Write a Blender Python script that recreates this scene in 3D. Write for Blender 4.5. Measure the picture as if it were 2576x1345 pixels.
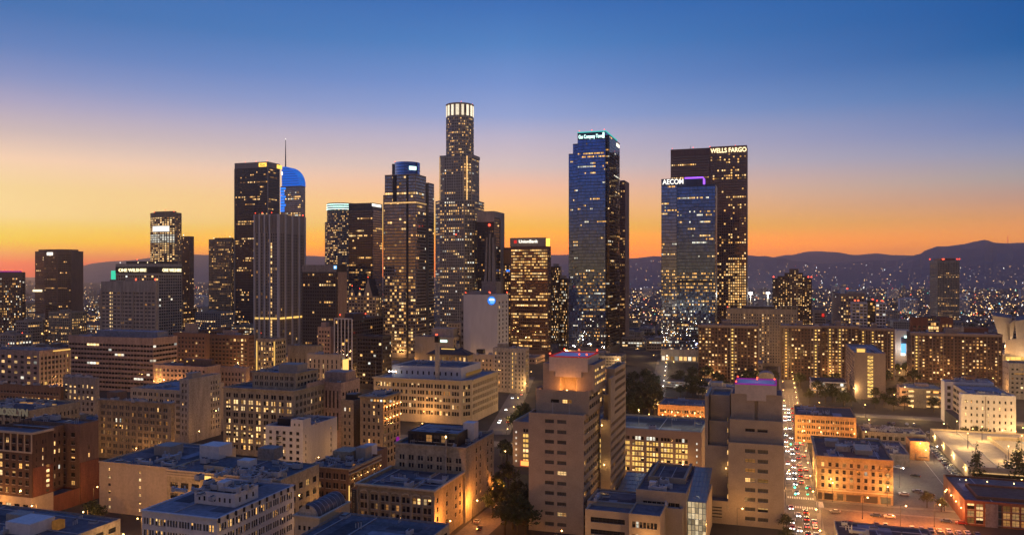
import bpy, math, random
from math import radians, sin, cos, tan, pi, atan2, hypot, exp

for _o in list(bpy.data.objects):
    bpy.data.objects.remove(_o)
scene = bpy.context.scene
COL = scene.collection
RND = random.Random(11)

# ------------------------------------------------------------------ camera
YAW = radians(18.3)              # the street grid runs along world +Y; the camera looks 18.3 degrees west of it
FPX, CU, HV, EYE = 2000.0, 1288.0, 690.0, 100.0
cam = bpy.data.cameras.new('camera')
cam_ob = bpy.data.objects.new('camera', cam)
COL.objects.link(cam_ob)
cam_ob.location = (0, 0, EYE)
cam_ob.rotation_euler = (radians(90), 0, YAW)
cam.sensor_width = 36.0
cam.lens = 36.0 * FPX / 2576.0
cam.shift_y = 17.5 / 2576.0
cam.clip_start = 1.0
cam.clip_end = 60000.0
scene.camera = cam_ob

# ------------------------------------------------------------------ sky
def lin(c):
    return tuple(((x / 255.0) / 12.92 if x / 255.0 <= 0.04045 else ((x / 255.0 + 0.055) / 1.055) ** 2.4) for x in c) + (1.0,)

world = bpy.data.worlds.new("World")
scene.world = world
world.use_nodes = True
SUN_AZ = YAW + radians(39.0)      # the sun went down just left of the picture
SUN_DIR = (-sin(SUN_AZ), cos(SUN_AZ))

def build_sky():
    nt = world.node_tree
    N = nt.nodes
    Lk = nt.links.new
    N.clear()
    out = N.new('ShaderNodeOutputWorld')
    bg = N.new('ShaderNodeBackground')
    tc = N.new('ShaderNodeTexCoord')
    sep = N.new('ShaderNodeSeparateXYZ')
    Lk(tc.outputs['Generated'], sep.inputs[0])

    def math_n(op, a, b=None):
        m = N.new('ShaderNodeMath')
        m.operation = op
        for k, x in enumerate((a, b)):
            if x is None:
                continue
            if isinstance(x, (int, float)):
                m.inputs[k].default_value = x
            else:
                Lk(x, m.inputs[k])
        return m.outputs[0]
    elev = math_n('ARCSINE', sep.outputs[2])
    x, y = sep.outputs[0], sep.outputs[1]
    r = math_n('SQRT', math_n('ADD', math_n('MULTIPLY', x, x), math_n('MULTIPLY', y, y)))
    d = math_n('ADD', math_n('MULTIPLY', x, SUN_DIR[0]), math_n('MULTIPLY', y, SUN_DIR[1]))
    ca = math_n('DIVIDE', d, math_n('MAXIMUM', r, 0.0001))
    az = math_n('ARCCOSINE', math_n('MINIMUM', math_n('MAXIMUM', ca, -0.9999), 0.9999))
    fac = math_n('DIVIDE', elev, 1.5708)

    def ramp(stops):
        n = N.new('ShaderNodeValToRGB')
        cr = n.color_ramp
        cr.interpolation = 'LINEAR'
        while len(cr.elements) > 1:
            cr.elements.remove(cr.elements[-1])
        cr.elements[0].position = 0.0
        cr.elements[0].color = tuple(stops[0][1]) + (1.0,)
        for e, c in stops[1:]:
            el = cr.elements.new(min(1.0, e / 1.5708))
            el.color = tuple(c) + (1.0,)
        Lk(fac, n.inputs[0])
        return n.outputs[0]
    kl, kc, kr = 0.84, 0.99, 0.84
    E = lambda v, k: math.atan((HV - v) / FPX * k)
    zen = [(0.62, (0.030, 0.12, 0.44)), (1.0, (0.024, 0.095, 0.40)), (1.57, (0.024, 0.09, 0.38))]
    # SKYBEGIN
    left = [(664, (1.897, 0.145, 0.004)), (636, (1.632, 0.639, 0.004)), (604, (1.244, 0.924, 0.004)), (568, (1.121, 0.864, 0.159)), (540, (1.128, 0.864, 0.363)), (470, (1.027, 0.779, 0.350)), (396, (1.017, 0.715, 0.494)), (323, (0.639, 0.511, 0.509)), (250, (0.407, 0.383, 0.561)), (183, (0.223, 0.288, 0.557)), (104, (0.101, 0.213, 0.511)), (3, (0.038, 0.158, 0.444))]
    cen = [(626, (2.801, 0.610, 0.004)), (574, (1.258, 0.657, 0.040)), (522, (1.268, 0.654, 0.207)), (470, (1.105, 0.609, 0.377)), (417, (0.771, 0.593, 0.564)), (339, (0.531, 0.491, 0.651)), (287, (0.305, 0.392, 0.698)), (209, (0.181, 0.303, 0.657)), (104, (0.074, 0.225, 0.561)), (3, (0.038, 0.158, 0.483))]
    rig = [(600, (1.424, 0.497, 0.074)), (548, (0.963, 0.424, 0.149)), (496, (0.636, 0.377, 0.279)), (444, (0.454, 0.396, 0.396)), (376, (0.289, 0.330, 0.505)), (313, (0.163, 0.250, 0.515)), (209, (0.059, 0.185, 0.459)), (104, (0.004, 0.112, 0.370)), (3, (0.004, 0.095, 0.349))]
    # SKYEND
    def stops(t, k):                  # (picture row, linear colour) -> (elevation, colour), with the horizon below and the zenith above
        t = [(E(v, k), c) for v, c in t]
        low = tuple(x * q for x, q in zip(t[0][1], (0.84, 0.86, 0.62)))
        return [(0.0, low)] + t + zen
    left, cen, rig = stops(left, kl), stops(cen, kc), stops(rig, kr)
    bak = [(0, (0.50, 0.27, 0.10)), (0.018, (0.30, 0.18, 0.09)), (0.05, (0.12, 0.10, 0.12)), (0.12, (0.10, 0.115, 0.20)), (0.19, (0.15, 0.15, 0.20)), (0.25, (0.26, 0.185, 0.12)), (0.42, (0.26, 0.185, 0.12)), (0.58, (0.22, 0.22, 0.30)), (0.9, (0.04, 0.11, 0.38)), (1.57, (0.03, 0.09, 0.38))]
    outs = [ramp(s) for s in (left, cen, rig, bak)]

    def mix(a, b, lo, hi):
        mr = N.new('ShaderNodeMapRange')
        mr.inputs['From Min'].default_value = radians(lo)
        mr.inputs['From Max'].default_value = radians(hi)
        Lk(az, mr.inputs['Value'])
        m = N.new('ShaderNodeMix')
        m.data_type = 'RGBA'
        Lk(mr.outputs[0], m.inputs[0])
        Lk(a, m.inputs[6])
        Lk(b, m.inputs[7])
        return m.outputs[2]
    c = mix(outs[0], outs[1], 5, 39)
    c = mix(c, outs[2], 39, 72)
    c = mix(c, outs[3], 80, 135)
    # a low, faint physical sky on top of the measured dusk gradient
    sky = N.new('ShaderNodeTexSky')
    sky.sky_type = 'NISHITA'
    sky.sun_disc = False
    sky.sun_elevation = radians(-1.0)
    sky.sun_rotation = -SUN_AZ
    add = N.new('ShaderNodeMix')
    add.data_type = 'RGBA'
    add.inputs[0].default_value = 0.03
    Lk(c, add.inputs[6])
    Lk(sky.outputs[0], add.inputs[7])
    Lk(add.outputs[2], bg.inputs[0])
    bg.inputs[1].default_value = 1.0
    Lk(bg.outputs[0], out.inputs[0])
build_sky()
world.cycles.sampling_method = 'MANUAL'
world.cycles.sample_map_resolution = 512

sun = bpy.data.lights.new('sun', 'SUN')
sun.energy = 0.12
sun.angle = radians(3)
sun.color = (1.0, 0.56, 0.28)
sun_ob = bpy.data.objects.new('sun', sun)
COL.objects.link(sun_ob)
sun_ob.rotation_euler = (radians(88.5), 0, SUN_AZ + pi)

vs = scene.view_settings
scene.display_settings.display_device = 'sRGB'
vs.view_transform = 'Standard'
vs.look = 'None'
vs.exposure = 0.0
vs.gamma = 1.0
vs.use_curve_mapping = False
cy = scene.cycles
cy.max_bounces = 5
cy.diffuse_bounces = 2
cy.glossy_bounces = 3
cy.transmission_bounces = 4
cy.transparent_max_bounces = 6
cy.volume_bounces = 0
cy.sample_clamp_indirect = 1.5
cy.sample_clamp_direct = 0.0
cy.caustics_reflective = False
cy.caustics_refractive = False
cy.use_denoising = True

# ------------------------------------------------------------------ picture coordinates -> the ground
def ray(u, v=HV):
    xc = (u - CU) / FPX
    return (-sin(YAW) + xc * cos(YAW), cos(YAW) + xc * sin(YAW), -(v - HV) / FPX)
def at(u, t):                       # plan position at view depth t
    r = ray(u)
    return (r[0] * t, r[1] * t)
def zat(v, t):
    return EYE - (v - HV) / FPX * t
def x_on_y(u, y):
    r = ray(u)
    return r[0] / r[1] * y
def y_on_x(u, x):
    r = ray(u)
    return x * r[1] / r[0]
def ground(u, v, z=0.0):
    t = (EYE - z) * FPX / (v - HV)
    return at(u, t)

# ------------------------------------------------------------------ materials
MATS = {}
def new_mat(name):
    m = bpy.data.materials.new(name)
    m.use_nodes = True
    return m, m.node_tree.nodes, m.node_tree.links.new

def stone(name, rgb, rough=0.85, var=0.36, scale=0.12, spec=0.3, streak=True, metal=0.0):
    if name in MATS:
        return MATS[name]
    m, N, L = new_mat(name)
    p = N['Principled BSDF']
    p.inputs['Roughness'].default_value = rough
    p.inputs['Specular IOR Level'].default_value = spec
    p.inputs['Metallic'].default_value = metal
    tc = N.new('ShaderNodeTexCoord')
    n1 = N.new('ShaderNodeTexNoise')
    n1.inputs['Scale'].default_value = scale
    n1.inputs['Detail'].default_value = 6
    n1.inputs['Roughness'].default_value = 0.65
    mp = N.new('ShaderNodeMapping')
    mp.inputs['Scale'].default_value = (3.0, 3.0, 0.5) if streak else (1, 1, 1)
    L(tc.outputs['Object'], mp.inputs[0])
    L(mp.outputs[0], n1.inputs['Vector'])
    n2 = N.new('ShaderNodeTexNoise')
    n2.inputs['Scale'].default_value = scale * 9
    n2.inputs['Detail'].default_value = 4
    L(tc.outputs['Object'], n2.inputs['Vector'])
    ad = N.new('ShaderNodeMath')
    ad.operation = 'ADD'
    L(n1.outputs[0], ad.inputs[0])
    L(n2.outputs[0], ad.inputs[1])
    mr = N.new('ShaderNodeMapRange')
    mr.inputs['From Min'].default_value = 0.72
    mr.inputs['From Max'].default_value = 1.28
    L(ad.outputs[0], mr.inputs['Value'])
    mx = N.new('ShaderNodeMix')
    mx.data_type = 'RGBA'
    mx.inputs[6].default_value = tuple(c * (1 - var) for c in rgb) + (1,)
    mx.inputs[7].default_value = tuple(min(0.9, c * (1 + var)) for c in rgb) + (1,)
    L(mr.outputs[0], mx.inputs[0])
    L(mx.outputs[2], p.inputs['Base Color'])
    MATS[name] = m
    return m

def glassy(name, rgb, rough=0.06, metal=0.0, spec=0.6, var=0.0):
    if name in MATS:
        return MATS[name]
    m, N, L = new_mat(name)
    p = N['Principled BSDF']
    p.inputs['Base Color'].default_value = tuple(rgb) + (1,)
    p.inputs['Roughness'].default_value = rough
    p.inputs['Metallic'].default_value = metal
    p.inputs['Specular IOR Level'].default_value = spec
    g = N.new('ShaderNodeNewGeometry')
    mr = N.new('ShaderNodeMapRange')
    mr.inputs['To Min'].default_value = 0.65
    mr.inputs['To Max'].default_value = 1.15
    L(g.outputs['Random Per Island'], mr.inputs['Value'])
    mx = N.new('ShaderNodeVectorMath')
    mx.operation = 'SCALE'
    mx.inputs[0].default_value = rgb
    L(mr.outputs[0], mx.inputs['Scale'])
    L(mx.outputs[0], p.inputs['Base Color'])
    MATS[name] = m
    return m

def lamp_mat(name, c1, c2, strength, lo=0.35, hi=1.25, pattern=True):
    """glowing pane or lamp: colour and power differ from piece to piece"""
    if name in MATS:
        return MATS[name]
    m, N, L = new_mat(name)
    for n in list(N):
        N.remove(n)
    out = N.new('ShaderNodeOutputMaterial')
    em = N.new('ShaderNodeEmission')
    L(em.outputs[0], out.inputs[0])
    g = N.new('ShaderNodeNewGeometry')
    oi = N.new('ShaderNodeObjectInfo')

    def mth(op, a, b):
        x = N.new('ShaderNodeMath')
        x.operation = op
        for k, v in enumerate((a, b)):
            if isinstance(v, (int, float)):
                x.inputs[k].default_value = v
            else:
                L(v, x.inputs[k])
        return x.outputs[0]
    s = mth('ADD', mth('MULTIPLY', g.outputs['Random Per Island'], 5.37), mth('MULTIPLY', oi.outputs['Random'], 13.7))
    r1 = mth('FRACT', s, 0)
    r2 = mth('FRACT', mth('MULTIPLY', s, 7.13), 0)
    mx = N.new('ShaderNodeMix')
    mx.data_type = 'RGBA'
    mx.inputs[6].default_value = tuple(c1) + (1,)
    mx.inputs[7].default_value = tuple(c2) + (1,)
    L(r2, mx.inputs[0])
    L(mx.outputs[2], em.inputs['Color'])
    st = mth('ADD', mth('MULTIPLY', r1, (hi - lo) * strength), lo * strength)
    if pattern:
        tc = N.new('ShaderNodeTexCoord')
        nz = N.new('ShaderNodeTexNoise')
        nz.noise_dimensions = '4D'
        nz.inputs['Scale'].default_value = 1.1
        nz.inputs['Detail'].default_value = 2
        L(tc.outputs['Object'], nz.inputs['Vector'])
        L(s, nz.inputs['W'])
        st = mth('MULTIPLY', st, mth('ADD', mth('MULTIPLY', nz.outputs[0], 1.5), 0.22))
    L(st, em.inputs['Strength'])
    m.cycles.emission_sampling = 'NONE'
    MATS[name] = m
    return m

def M(n):
    return MATS[n]

stone('tan_stone', (0.345, 0.285, 0.195))
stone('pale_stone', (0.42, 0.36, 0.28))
stone('warm_stone', (0.33, 0.25, 0.155))
stone('concrete', (0.33, 0.29, 0.24), var=0.15)
stone('pale_tower', (0.40, 0.375, 0.31))
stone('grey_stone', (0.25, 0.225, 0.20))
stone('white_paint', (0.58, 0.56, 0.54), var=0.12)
stone('cream_paint', (0.48, 0.39, 0.27), var=0.14)
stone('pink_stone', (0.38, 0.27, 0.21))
stone('red_brick', (0.20, 0.075, 0.045), scale=0.3)
stone('brown_brick', (0.20, 0.12, 0.08), scale=0.3)
stone('dark_brick', (0.10, 0.06, 0.045), scale=0.3)
stone('brown_granite', (0.15, 0.085, 0.065), rough=0.5)
stone('dark_granite', (0.055, 0.05, 0.055), rough=0.4)
stone('steel_grey', (0.17, 0.175, 0.19), rough=0.5)
stone('black_metal', (0.022, 0.022, 0.026), rough=0.45)
stone('blue_spandrel', (0.035, 0.055, 0.12), rough=0.3)
stone('roof_tar', (0.105, 0.11, 0.125), rough=0.9, var=0.45, scale=0.06, streak=False)
stone('roof_grey', (0.20, 0.22, 0.255), rough=0.9, var=0.3, scale=0.06, streak=False)
stone('roof_dark', (0.05, 0.054, 0.064), rough=0.9, var=0.4, scale=0.06, streak=False)
stone('roof_white', (0.55, 0.58, 0.62), rough=0.85, var=0.2, scale=0.05, streak=False)
stone('metal_unit', (0.36, 0.37, 0.39), rough=0.55, var=0.2, scale=0.4)
stone('steel_sail', (0.60, 0.53, 0.45), rough=0.42, var=0.08, metal=0.15, spec=0.6)
stone('house_pale', (0.56, 0.47, 0.38), var=0.12)
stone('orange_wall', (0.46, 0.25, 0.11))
stone('dark_pole', (0.05, 0.05, 0.05), rough=0.5)
glassy('dark_pane', (0.018, 0.020, 0.028), rough=0.08, spec=0.55)
glassy('grey_pane', (0.09, 0.085, 0.085), rough=0.3, spec=0.4)
glassy('blue_mirror', (0.13, 0.24, 0.60), rough=0.035, metal=1.0)
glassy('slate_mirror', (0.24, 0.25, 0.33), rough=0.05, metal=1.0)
glassy('bronze_mirror', (0.26, 0.17, 0.13), rough=0.06, metal=1.0)
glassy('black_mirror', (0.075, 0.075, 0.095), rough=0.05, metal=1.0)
lamp_mat('lit_amber', (1.0, 0.46, 0.11), (1.0, 0.60, 0.22), 1.35, lo=0.1, hi=1.35)
lamp_mat('lit_warm', (1.0, 0.52, 0.16), (1.0, 0.68, 0.32), 1.6, lo=0.25, hi=1.3)
lamp_mat('lit_dim', (1.0, 0.40, 0.10), (1.0, 0.55, 0.22), 0.34, lo=0.2)
lamp_mat('lit_white', (1.0, 0.86, 0.62), (0.92, 0.95, 0.85), 1.3, lo=0.2)
lamp_mat('lit_gold', (1.0, 0.55, 0.12), (1.0, 0.62, 0.17), 1.45, lo=0.6, hi=1.1, pattern=False)
lamp_mat('red_beacon', (1.0, 0.06, 0.03), (1.0, 0.10, 0.04), 5.0, lo=0.6, hi=1.0, pattern=False)
lamp_mat('sign_white', (1.0, 0.93, 0.80), (1.0, 0.93, 0.80), 1.8, lo=1, hi=1, pattern=False)
lamp_mat('sign_cream', (1.0, 0.82, 0.45), (1.0, 0.82, 0.45), 2.2, lo=1, hi=1, pattern=False)
lamp_mat('sign_gold', (1.0, 0.55, 0.08), (1.0, 0.55, 0.08), 2.2, lo=1, hi=1, pattern=False)
lamp_mat('sign_teal', (0.10, 0.85, 0.80), (0.10, 0.85, 0.80), 0.7, lo=1, hi=1, pattern=False)
lamp_mat('sign_mint', (0.62, 1.0, 0.88), (0.62, 1.0, 0.88), 2.4, lo=1, hi=1, pattern=False)
lamp_mat('sign_blue', (0.03, 0.22, 1.0), (0.03, 0.25, 1.0), 1.25, lo=1, hi=1, pattern=False)
lamp_mat('sign_sky', (0.18, 0.52, 1.0), (0.18, 0.52, 1.0), 1.5, lo=1, hi=1, pattern=False)
lamp_mat('sign_purple', (0.35, 0.10, 1.0), (0.35, 0.10, 1.0), 1.8, lo=1, hi=1, pattern=False)
lamp_mat('sign_magenta', (0.8, 0.05, 0.8), (0.8, 0.05, 0.8), 0.3, lo=1, hi=1, pattern=False)
lamp_mat('sign_red', (1.0, 0.04, 0.03), (1.0, 0.04, 0.03), 0.75, lo=1, hi=1, pattern=False)
lamp_mat('letter_glow', (1.0, 0.80, 0.58), (1.0, 0.80, 0.58), 0.13, lo=1, hi=1, pattern=False)  # faint glow added to unlit roof letters so they show
lamp_mat('edge_red', (1.0, 0.05, 0.05), (1.0, 0.05, 0.05), 0.30, lo=1, hi=1, pattern=False)
lamp_mat('sign_green', (0.05, 0.75, 0.45), (0.05, 0.75, 0.45), 1.0, lo=1, hi=1, pattern=False)
lamp_mat('crown_white', (1.0, 0.88, 0.66), (1.0, 0.84, 0.58), 1.25, lo=0.8, hi=1.1, pattern=True)
lamp_mat('crown_blue', (0.012, 0.17, 0.95), (0.02, 0.24, 1.0), 0.8, lo=0.7, hi=1.0, pattern=True)
lamp_mat('bulb_sodium', (1.0, 0.52, 0.14), (1.0, 0.60, 0.2), 14.0, lo=0.8, hi=1.1, pattern=False)
lamp_mat('bulb_white', (1.0, 0.93, 0.82), (1.0, 0.95, 0.9), 14.0, lo=0.8, hi=1.1, pattern=False)
lamp_mat('brake_red', (1.0, 0.04, 0.02), (1.0, 0.05, 0.02), 3.0, lo=0.7, hi=1.0, pattern=False)
lamp_mat('go_green', (0.05, 1.0, 0.45), (0.05, 1.0, 0.45), 6.0, lo=1, hi=1, pattern=False)

# ------------------------------------------------------------------ mesh building
class MB:
    def __init__(s, off=(0, 0, 0)):
        s.v, s.f, s.m, s.mats, s.off = [], [], [], [], off
    def mi(s, name):
        if name not in s.mats:
            s.mats.append(name)
        return s.mats.index(name)
    def face(s, pts, mat):
        k = len(s.v)
        ox, oy, oz = s.off
        s.v.extend((p[0] - ox, p[1] - oy, p[2] - oz) for p in pts)
        s.f.append(tuple(range(k, k + len(pts))))
        s.m.append(s.mi(mat))
    def box(s, x0, x1, y0, y1, z0, z1, mat, bottom=True):
        k = len(s.v)
        ox, oy, oz = s.off
        for z in (z0, z1):
            for x, y in ((x0, y0), (x1, y0), (x1, y1), (x0, y1)):
                s.v.append((x - ox, y - oy, z - oz))
        fs = [(4, 5, 6, 7), (0, 1, 5, 4), (1, 2, 6, 5), (2, 3, 7, 6), (3, 0, 4, 7)]
        if bottom:
            fs.append((3, 2, 1, 0))
        i = s.mi(mat)
        for f in fs:
            s.f.append(tuple(a + k for a in f))
            s.m.append(i)
    def prism(s, pts, z0, z1, mat, top=None, cap=True):
        n = len(pts)
        k = len(s.v)
        ox, oy, oz = s.off
        for z in (z0, z1):
            for x, y in pts:
                s.v.append((x - ox, y - oy, z - oz))
        for i in range(n):
            j = (i + 1) % n
            s.f.append((k + i, k + j, k + n + j, k + n + i))
            s.m.append(s.mi(mat))
        if cap:
            s.f.append(tuple(k + n + i for i in range(n)))
            s.m.append(s.mi(top or mat))
            s.f.append(tuple(k + n - 1 - i for i in range(n)))
            s.m.append(s.mi(mat))
    def tube(s, p0, p1, r0, r1, mat, n=8):
        import mathutils
        a, b = mathutils.Vector(p0), mathutils.Vector(p1)
        d = (b - a).normalized()
        q = d.to_track_quat('Z', 'Y')
        k = len(s.v)
        ox, oy, oz = s.off
        for c, r in ((a, r0), (b, r1)):
            for i in range(n):
                w = c + q @ mathutils.Vector((r * cos(2 * pi * i / n), r * sin(2 * pi * i / n), 0))
                s.v.append((w.x - ox, w.y - oy, w.z - oz))
        mi = s.mi(mat)
        for i in range(n):
            j = (i + 1) % n
            s.f.append((k + i, k + j, k + n + j, k + n + i))
            s.m.append(mi)
        s.f.append(tuple(k + n + i for i in range(n)))
        s.f.append(tuple(k + n - 1 - i for i in range(n)))
        s.m.extend((mi, mi))
    def octa(s, x, y, z, r, mat):
        k = len(s.v)
        ox, oy, oz = s.off
        x -= ox
        y -= oy
        z -= oz
        s.v.extend(((x - r, y, z), (x, y - r, z), (x + r, y, z), (x, y + r, z), (x, y, z - r), (x, y, z + r)))
        mi = s.mi(mat)
        for a, b in ((0, 1), (1, 2), (2, 3), (3, 0)):
            s.f.append((k + a, k + b, k + 5))
            s.f.append((k + b, k + a, k + 4))
            s.m.extend((mi, mi))
    def mesh(s, name):
        me = bpy.data.meshes.new(name)
        me.from_pydata(s.v, [], s.f)
        for n in s.mats:
            me.materials.append(M(n))
        me.polygons.foreach_set('material_index', s.m)
        me.update()
        return me
    def build(s, name, parent=None, loc=(0, 0, 0), smooth=False):
        o = link(name, s.mesh(name), parent, loc)
        if smooth:
            o.data.polygons.foreach_set('use_smooth', [True] * len(o.data.polygons))
        return o

def link(name, data, parent=None, loc=(0, 0, 0), rz=0.0):
    o = bpy.data.objects.new(name, data)
    COL.objects.link(o)
    o.location = loc
    if rz:
        o.rotation_euler = (0, 0, rz)
    if parent is not None:
        o.parent = parent
    return o

def tag(o, label=None, cat=None, group=None, kind=None):
    if label:
        o['label'] = label
    if cat:
        o['category'] = cat
    if group:
        o['group'] = group
    if kind:
        o['kind'] = kind
    return o

def copy_tree(o, loc, rz=None, label=None):
    r = o.copy()
    COL.objects.link(r)
    r.location = loc
    if rz is not None:
        r.rotation_euler = (0, 0, rz)
    if label:
        r['label'] = label
    for ch in list(o.children):
        c = ch.copy()
        COL.objects.link(c)
        c.parent = r
        for g in list(ch.children):
            d = g.copy()
            COL.objects.link(d)
            d.parent = c
    return r

# ------------------------------------------------------------------ facades with real openings
def W(n=None, fh=3.7, cw=None, ww=0.6, wh=0.55, lit=0.15, ml=1.0, mr=1.0, mt=1.5, mb=4.0, bay=1, gap=0.35, rec=0.28,
      row=0.0, mix='aabbcw', glass='dark_pane', skip=None, st=None, frame=True, sill=0.22, nr=None, low=None, xs=None, wob=0.0, lith=None):
    return dict(n=n, fh=fh, cw=cw, ww=ww, wh=wh, lit=min(0.9, lit * 1.35), ml=ml, mr=mr, mt=mt, mb=mb, bay=bay, gap=gap, rec=rec, row=row,
                mix=mix, glass=glass, skip=skip, st=st, frame=frame, sill=sill, nr=nr, low=low, xs=xs, wob=wob, lith=lith)
KEYMAT = {'a': 'lit_amber', 'b': 'lit_warm', 'c': 'lit_dim', 'w': 'lit_white', 'g': 'lit_gold'}

def facade(mb, wins, p, q, z0, z1, sp, mat, rng):
    L = hypot(q[0] - p[0], q[1] - p[1])
    ux, uy = (q[0] - p[0]) / L, (q[1] - p[1]) / L
    nx, ny = uy, -ux
    def P(a, z, d=0.0):
        return (p[0] + ux * a - nx * d, p[1] + uy * a - ny * d, z)
    def quad(a0, a1, za, zb, m):
        if a1 - a0 > 1e-4 and zb - za > 1e-4:
            mb.face((P(a0, za), P(a1, za), P(a1, zb), P(a0, zb)), m)
    if sp is None:
        quad(0, L, z0, z1, mat)
        return
    ih = z1 - z0 - sp['mt'] - sp['mb']
    nr = sp['nr'] or max(1, round(ih / sp['fh']))
    if ih < 1.5:
        quad(0, L, z0, z1, mat)
        return
    fh = ih / nr
    iw = L - sp['ml'] - sp['mr']
    xs = []
    if sp['xs']:
        xs = [(a * L, b * L) for a, b in sp['xs']]
    else:
        n = sp['n'] or max(1, round(iw / (sp['cw'] or 3.5)))
        cw = iw / n
        for i in range(n):
            c = sp['ml'] + cw * (i + 0.5)
            half = cw * sp['ww'] * 0.5
            k = sp['bay']
            wd = (2 * half - sp['gap'] * (k - 1)) / k
            for b in range(k):
                a0 = c - half + b * (wd + sp['gap'])
                xs.append((a0, a0 + wd))
    n = len(xs)
    zs = []
    for j in range(nr):
        za = z0 + sp['mb'] + fh * (j + sp['sill'])
        zs.append((za, za + fh * sp['wh']))
    rowp = [sp['lit'] * (1 if rng.random() > sp['row'] else rng.choice((0.08, 0.25, 0.6, 2.2, 3.2))) for _ in range(nr)]
    z = z0
    rot = atan2(uy, ux)
    rec = sp['rec']
    for j, (za, zb) in enumerate(zs):
        quad(0, L, z, za, mat)
        a = 0.0
        run = False
        for i, (xa, xb) in enumerate(xs):
            if sp['skip'] and sp['skip'](i, j, n, nr):
                continue
            quad(a, xa, za, zb, mat)
            a = xb
            mb.face((P(xa, za), P(xb, za), P(xb, za, rec), P(xa, za, rec)), mat)
            mb.face((P(xa, zb, rec), P(xb, zb, rec), P(xb, zb), P(xa, zb)), mat)
            mb.face((P(xa, za), P(xa, za, rec), P(xa, zb, rec), P(xa, zb)), mat)
            mb.face((P(xb, za, rec), P(xb, za), P(xb, zb), P(xb, zb, rec)), mat)
            if sp['st']:
                s = sp['st'](i, j, n, nr, rng)
            else:
                pr = rowp[j]
                if sp['low'] and zb < sp['low'][0]:
                    pr = sp['low'][1]
                if sp['row'] > 0.3:      # whole offices along a floor are lit together
                    if rng.random() < (0.34 if run else 0.26):
                        run = rng.random() < pr
                        tone = rng.choice(sp['mix'])
                    elif i == 0:
                        run = rng.random() < pr
                        tone = rng.choice(sp['mix'])
                    s = (tone if rng.random() < 0.8 else rng.choice(sp['mix'])) if run and rng.random() < 0.86 else 'd'
                else:
                    s = rng.choice(sp['mix']) if rng.random() < pr else 'd'
            if sp['lith'] and s != 'd':
                zc = zb - (zb - za) * sp['lith']
                wins.append((P((xa + xb) / 2, (za + zc) / 2), rot, xb - xa, zc - za, rec, sp['glass'], False, sp['wob']))
                wins.append((P((xa + xb) / 2, (zc + zb) / 2), rot, (xb - xa) * 0.8, zb - zc, rec, KEYMAT[s], False, 0.0))
                continue
            c = P((xa + xb) / 2, (za + zb) / 2)
            wins.append((c, rot, xb - xa, zb - za, rec, KEYMAT.get(s) or sp['glass'], sp['frame'], sp['wob']))
        quad(a, L, za, zb, mat)
        z = zb
    quad(0, L, z, z1, mat)

WINMESH = {}
def window_mesh(w, h, rec, mat, frame, half=0):
    w, h = round(w, 2), round(h, 2)
    key = (w, h, rec, mat, frame, half)
    if key in WINMESH:
        return WINMESH[key]
    mb = MB()
    d = rec * 0.8
    def pane(a, b, c, e, m):
        mb.face(((a, d, c), (b, d, c), (b, d, e), (a, d, e)), m)
    if half == 1:                   # blind half down, or a lamp behind one leaf only
        pane(-w / 2, w / 2, 0, h / 2, 'lit_dim')
        pane(-w / 2, w / 2, -h / 2, 0, mat)
    elif half == 2:
        pane(-w / 2, 0, -h / 2, h / 2, mat)
        pane(0, w / 2, -h / 2, h / 2, 'lit_dim')
    elif half == 4:                 # pale blind half drawn in a dark room
        pane(-w / 2, w / 2, 0, h / 2, 'grey_pane')
        pane(-w / 2, w / 2, -h / 2, 0, mat)
    elif half == 3:
        pane(-w / 2, w / 2, h * 0.12, h / 2, mat)
        pane(-w / 2, w / 2, -h / 2, h * 0.12, 'dark_pane')
    else:
        pane(-w / 2, w / 2, -h / 2, h / 2, mat)
    if frame:
        fm = 'black_metal'
        t = 0.09
        for a, b in ((-w / 2 + 0.003, -w / 2 + t), (w / 2 - t, w / 2 - 0.003)):
            mb.box(a, b, d - 0.1, d - 0.004, -h / 2 + 0.003, h / 2 - 0.003, fm)
        mb.box(-w / 2 + t, w / 2 - t, d - 0.1, d - 0.004, -0.05, 0.05, fm)
        mb.box(-w / 2 - 0.12, w / 2 + 0.12, -0.14, -0.003, -h / 2 - 0.2, -h / 2 - 0.003, 'pale_stone')      # sill
        nm = int(w / 1.5)
        for k in range(nm):
            x = -w / 2 + w * (k + 1) / (nm + 1)
            mb.box(x - 0.045, x + 0.045, d - 0.09, d - 0.005, -h / 2 + 0.003, -0.05, fm)
            mb.box(x - 0.045, x + 0.045, d - 0.09, d - 0.005, 0.05, h / 2 - 0.003, fm)
    WINMESH[key] = mb.mesh('window')
    return WINMESH[key]

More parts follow.
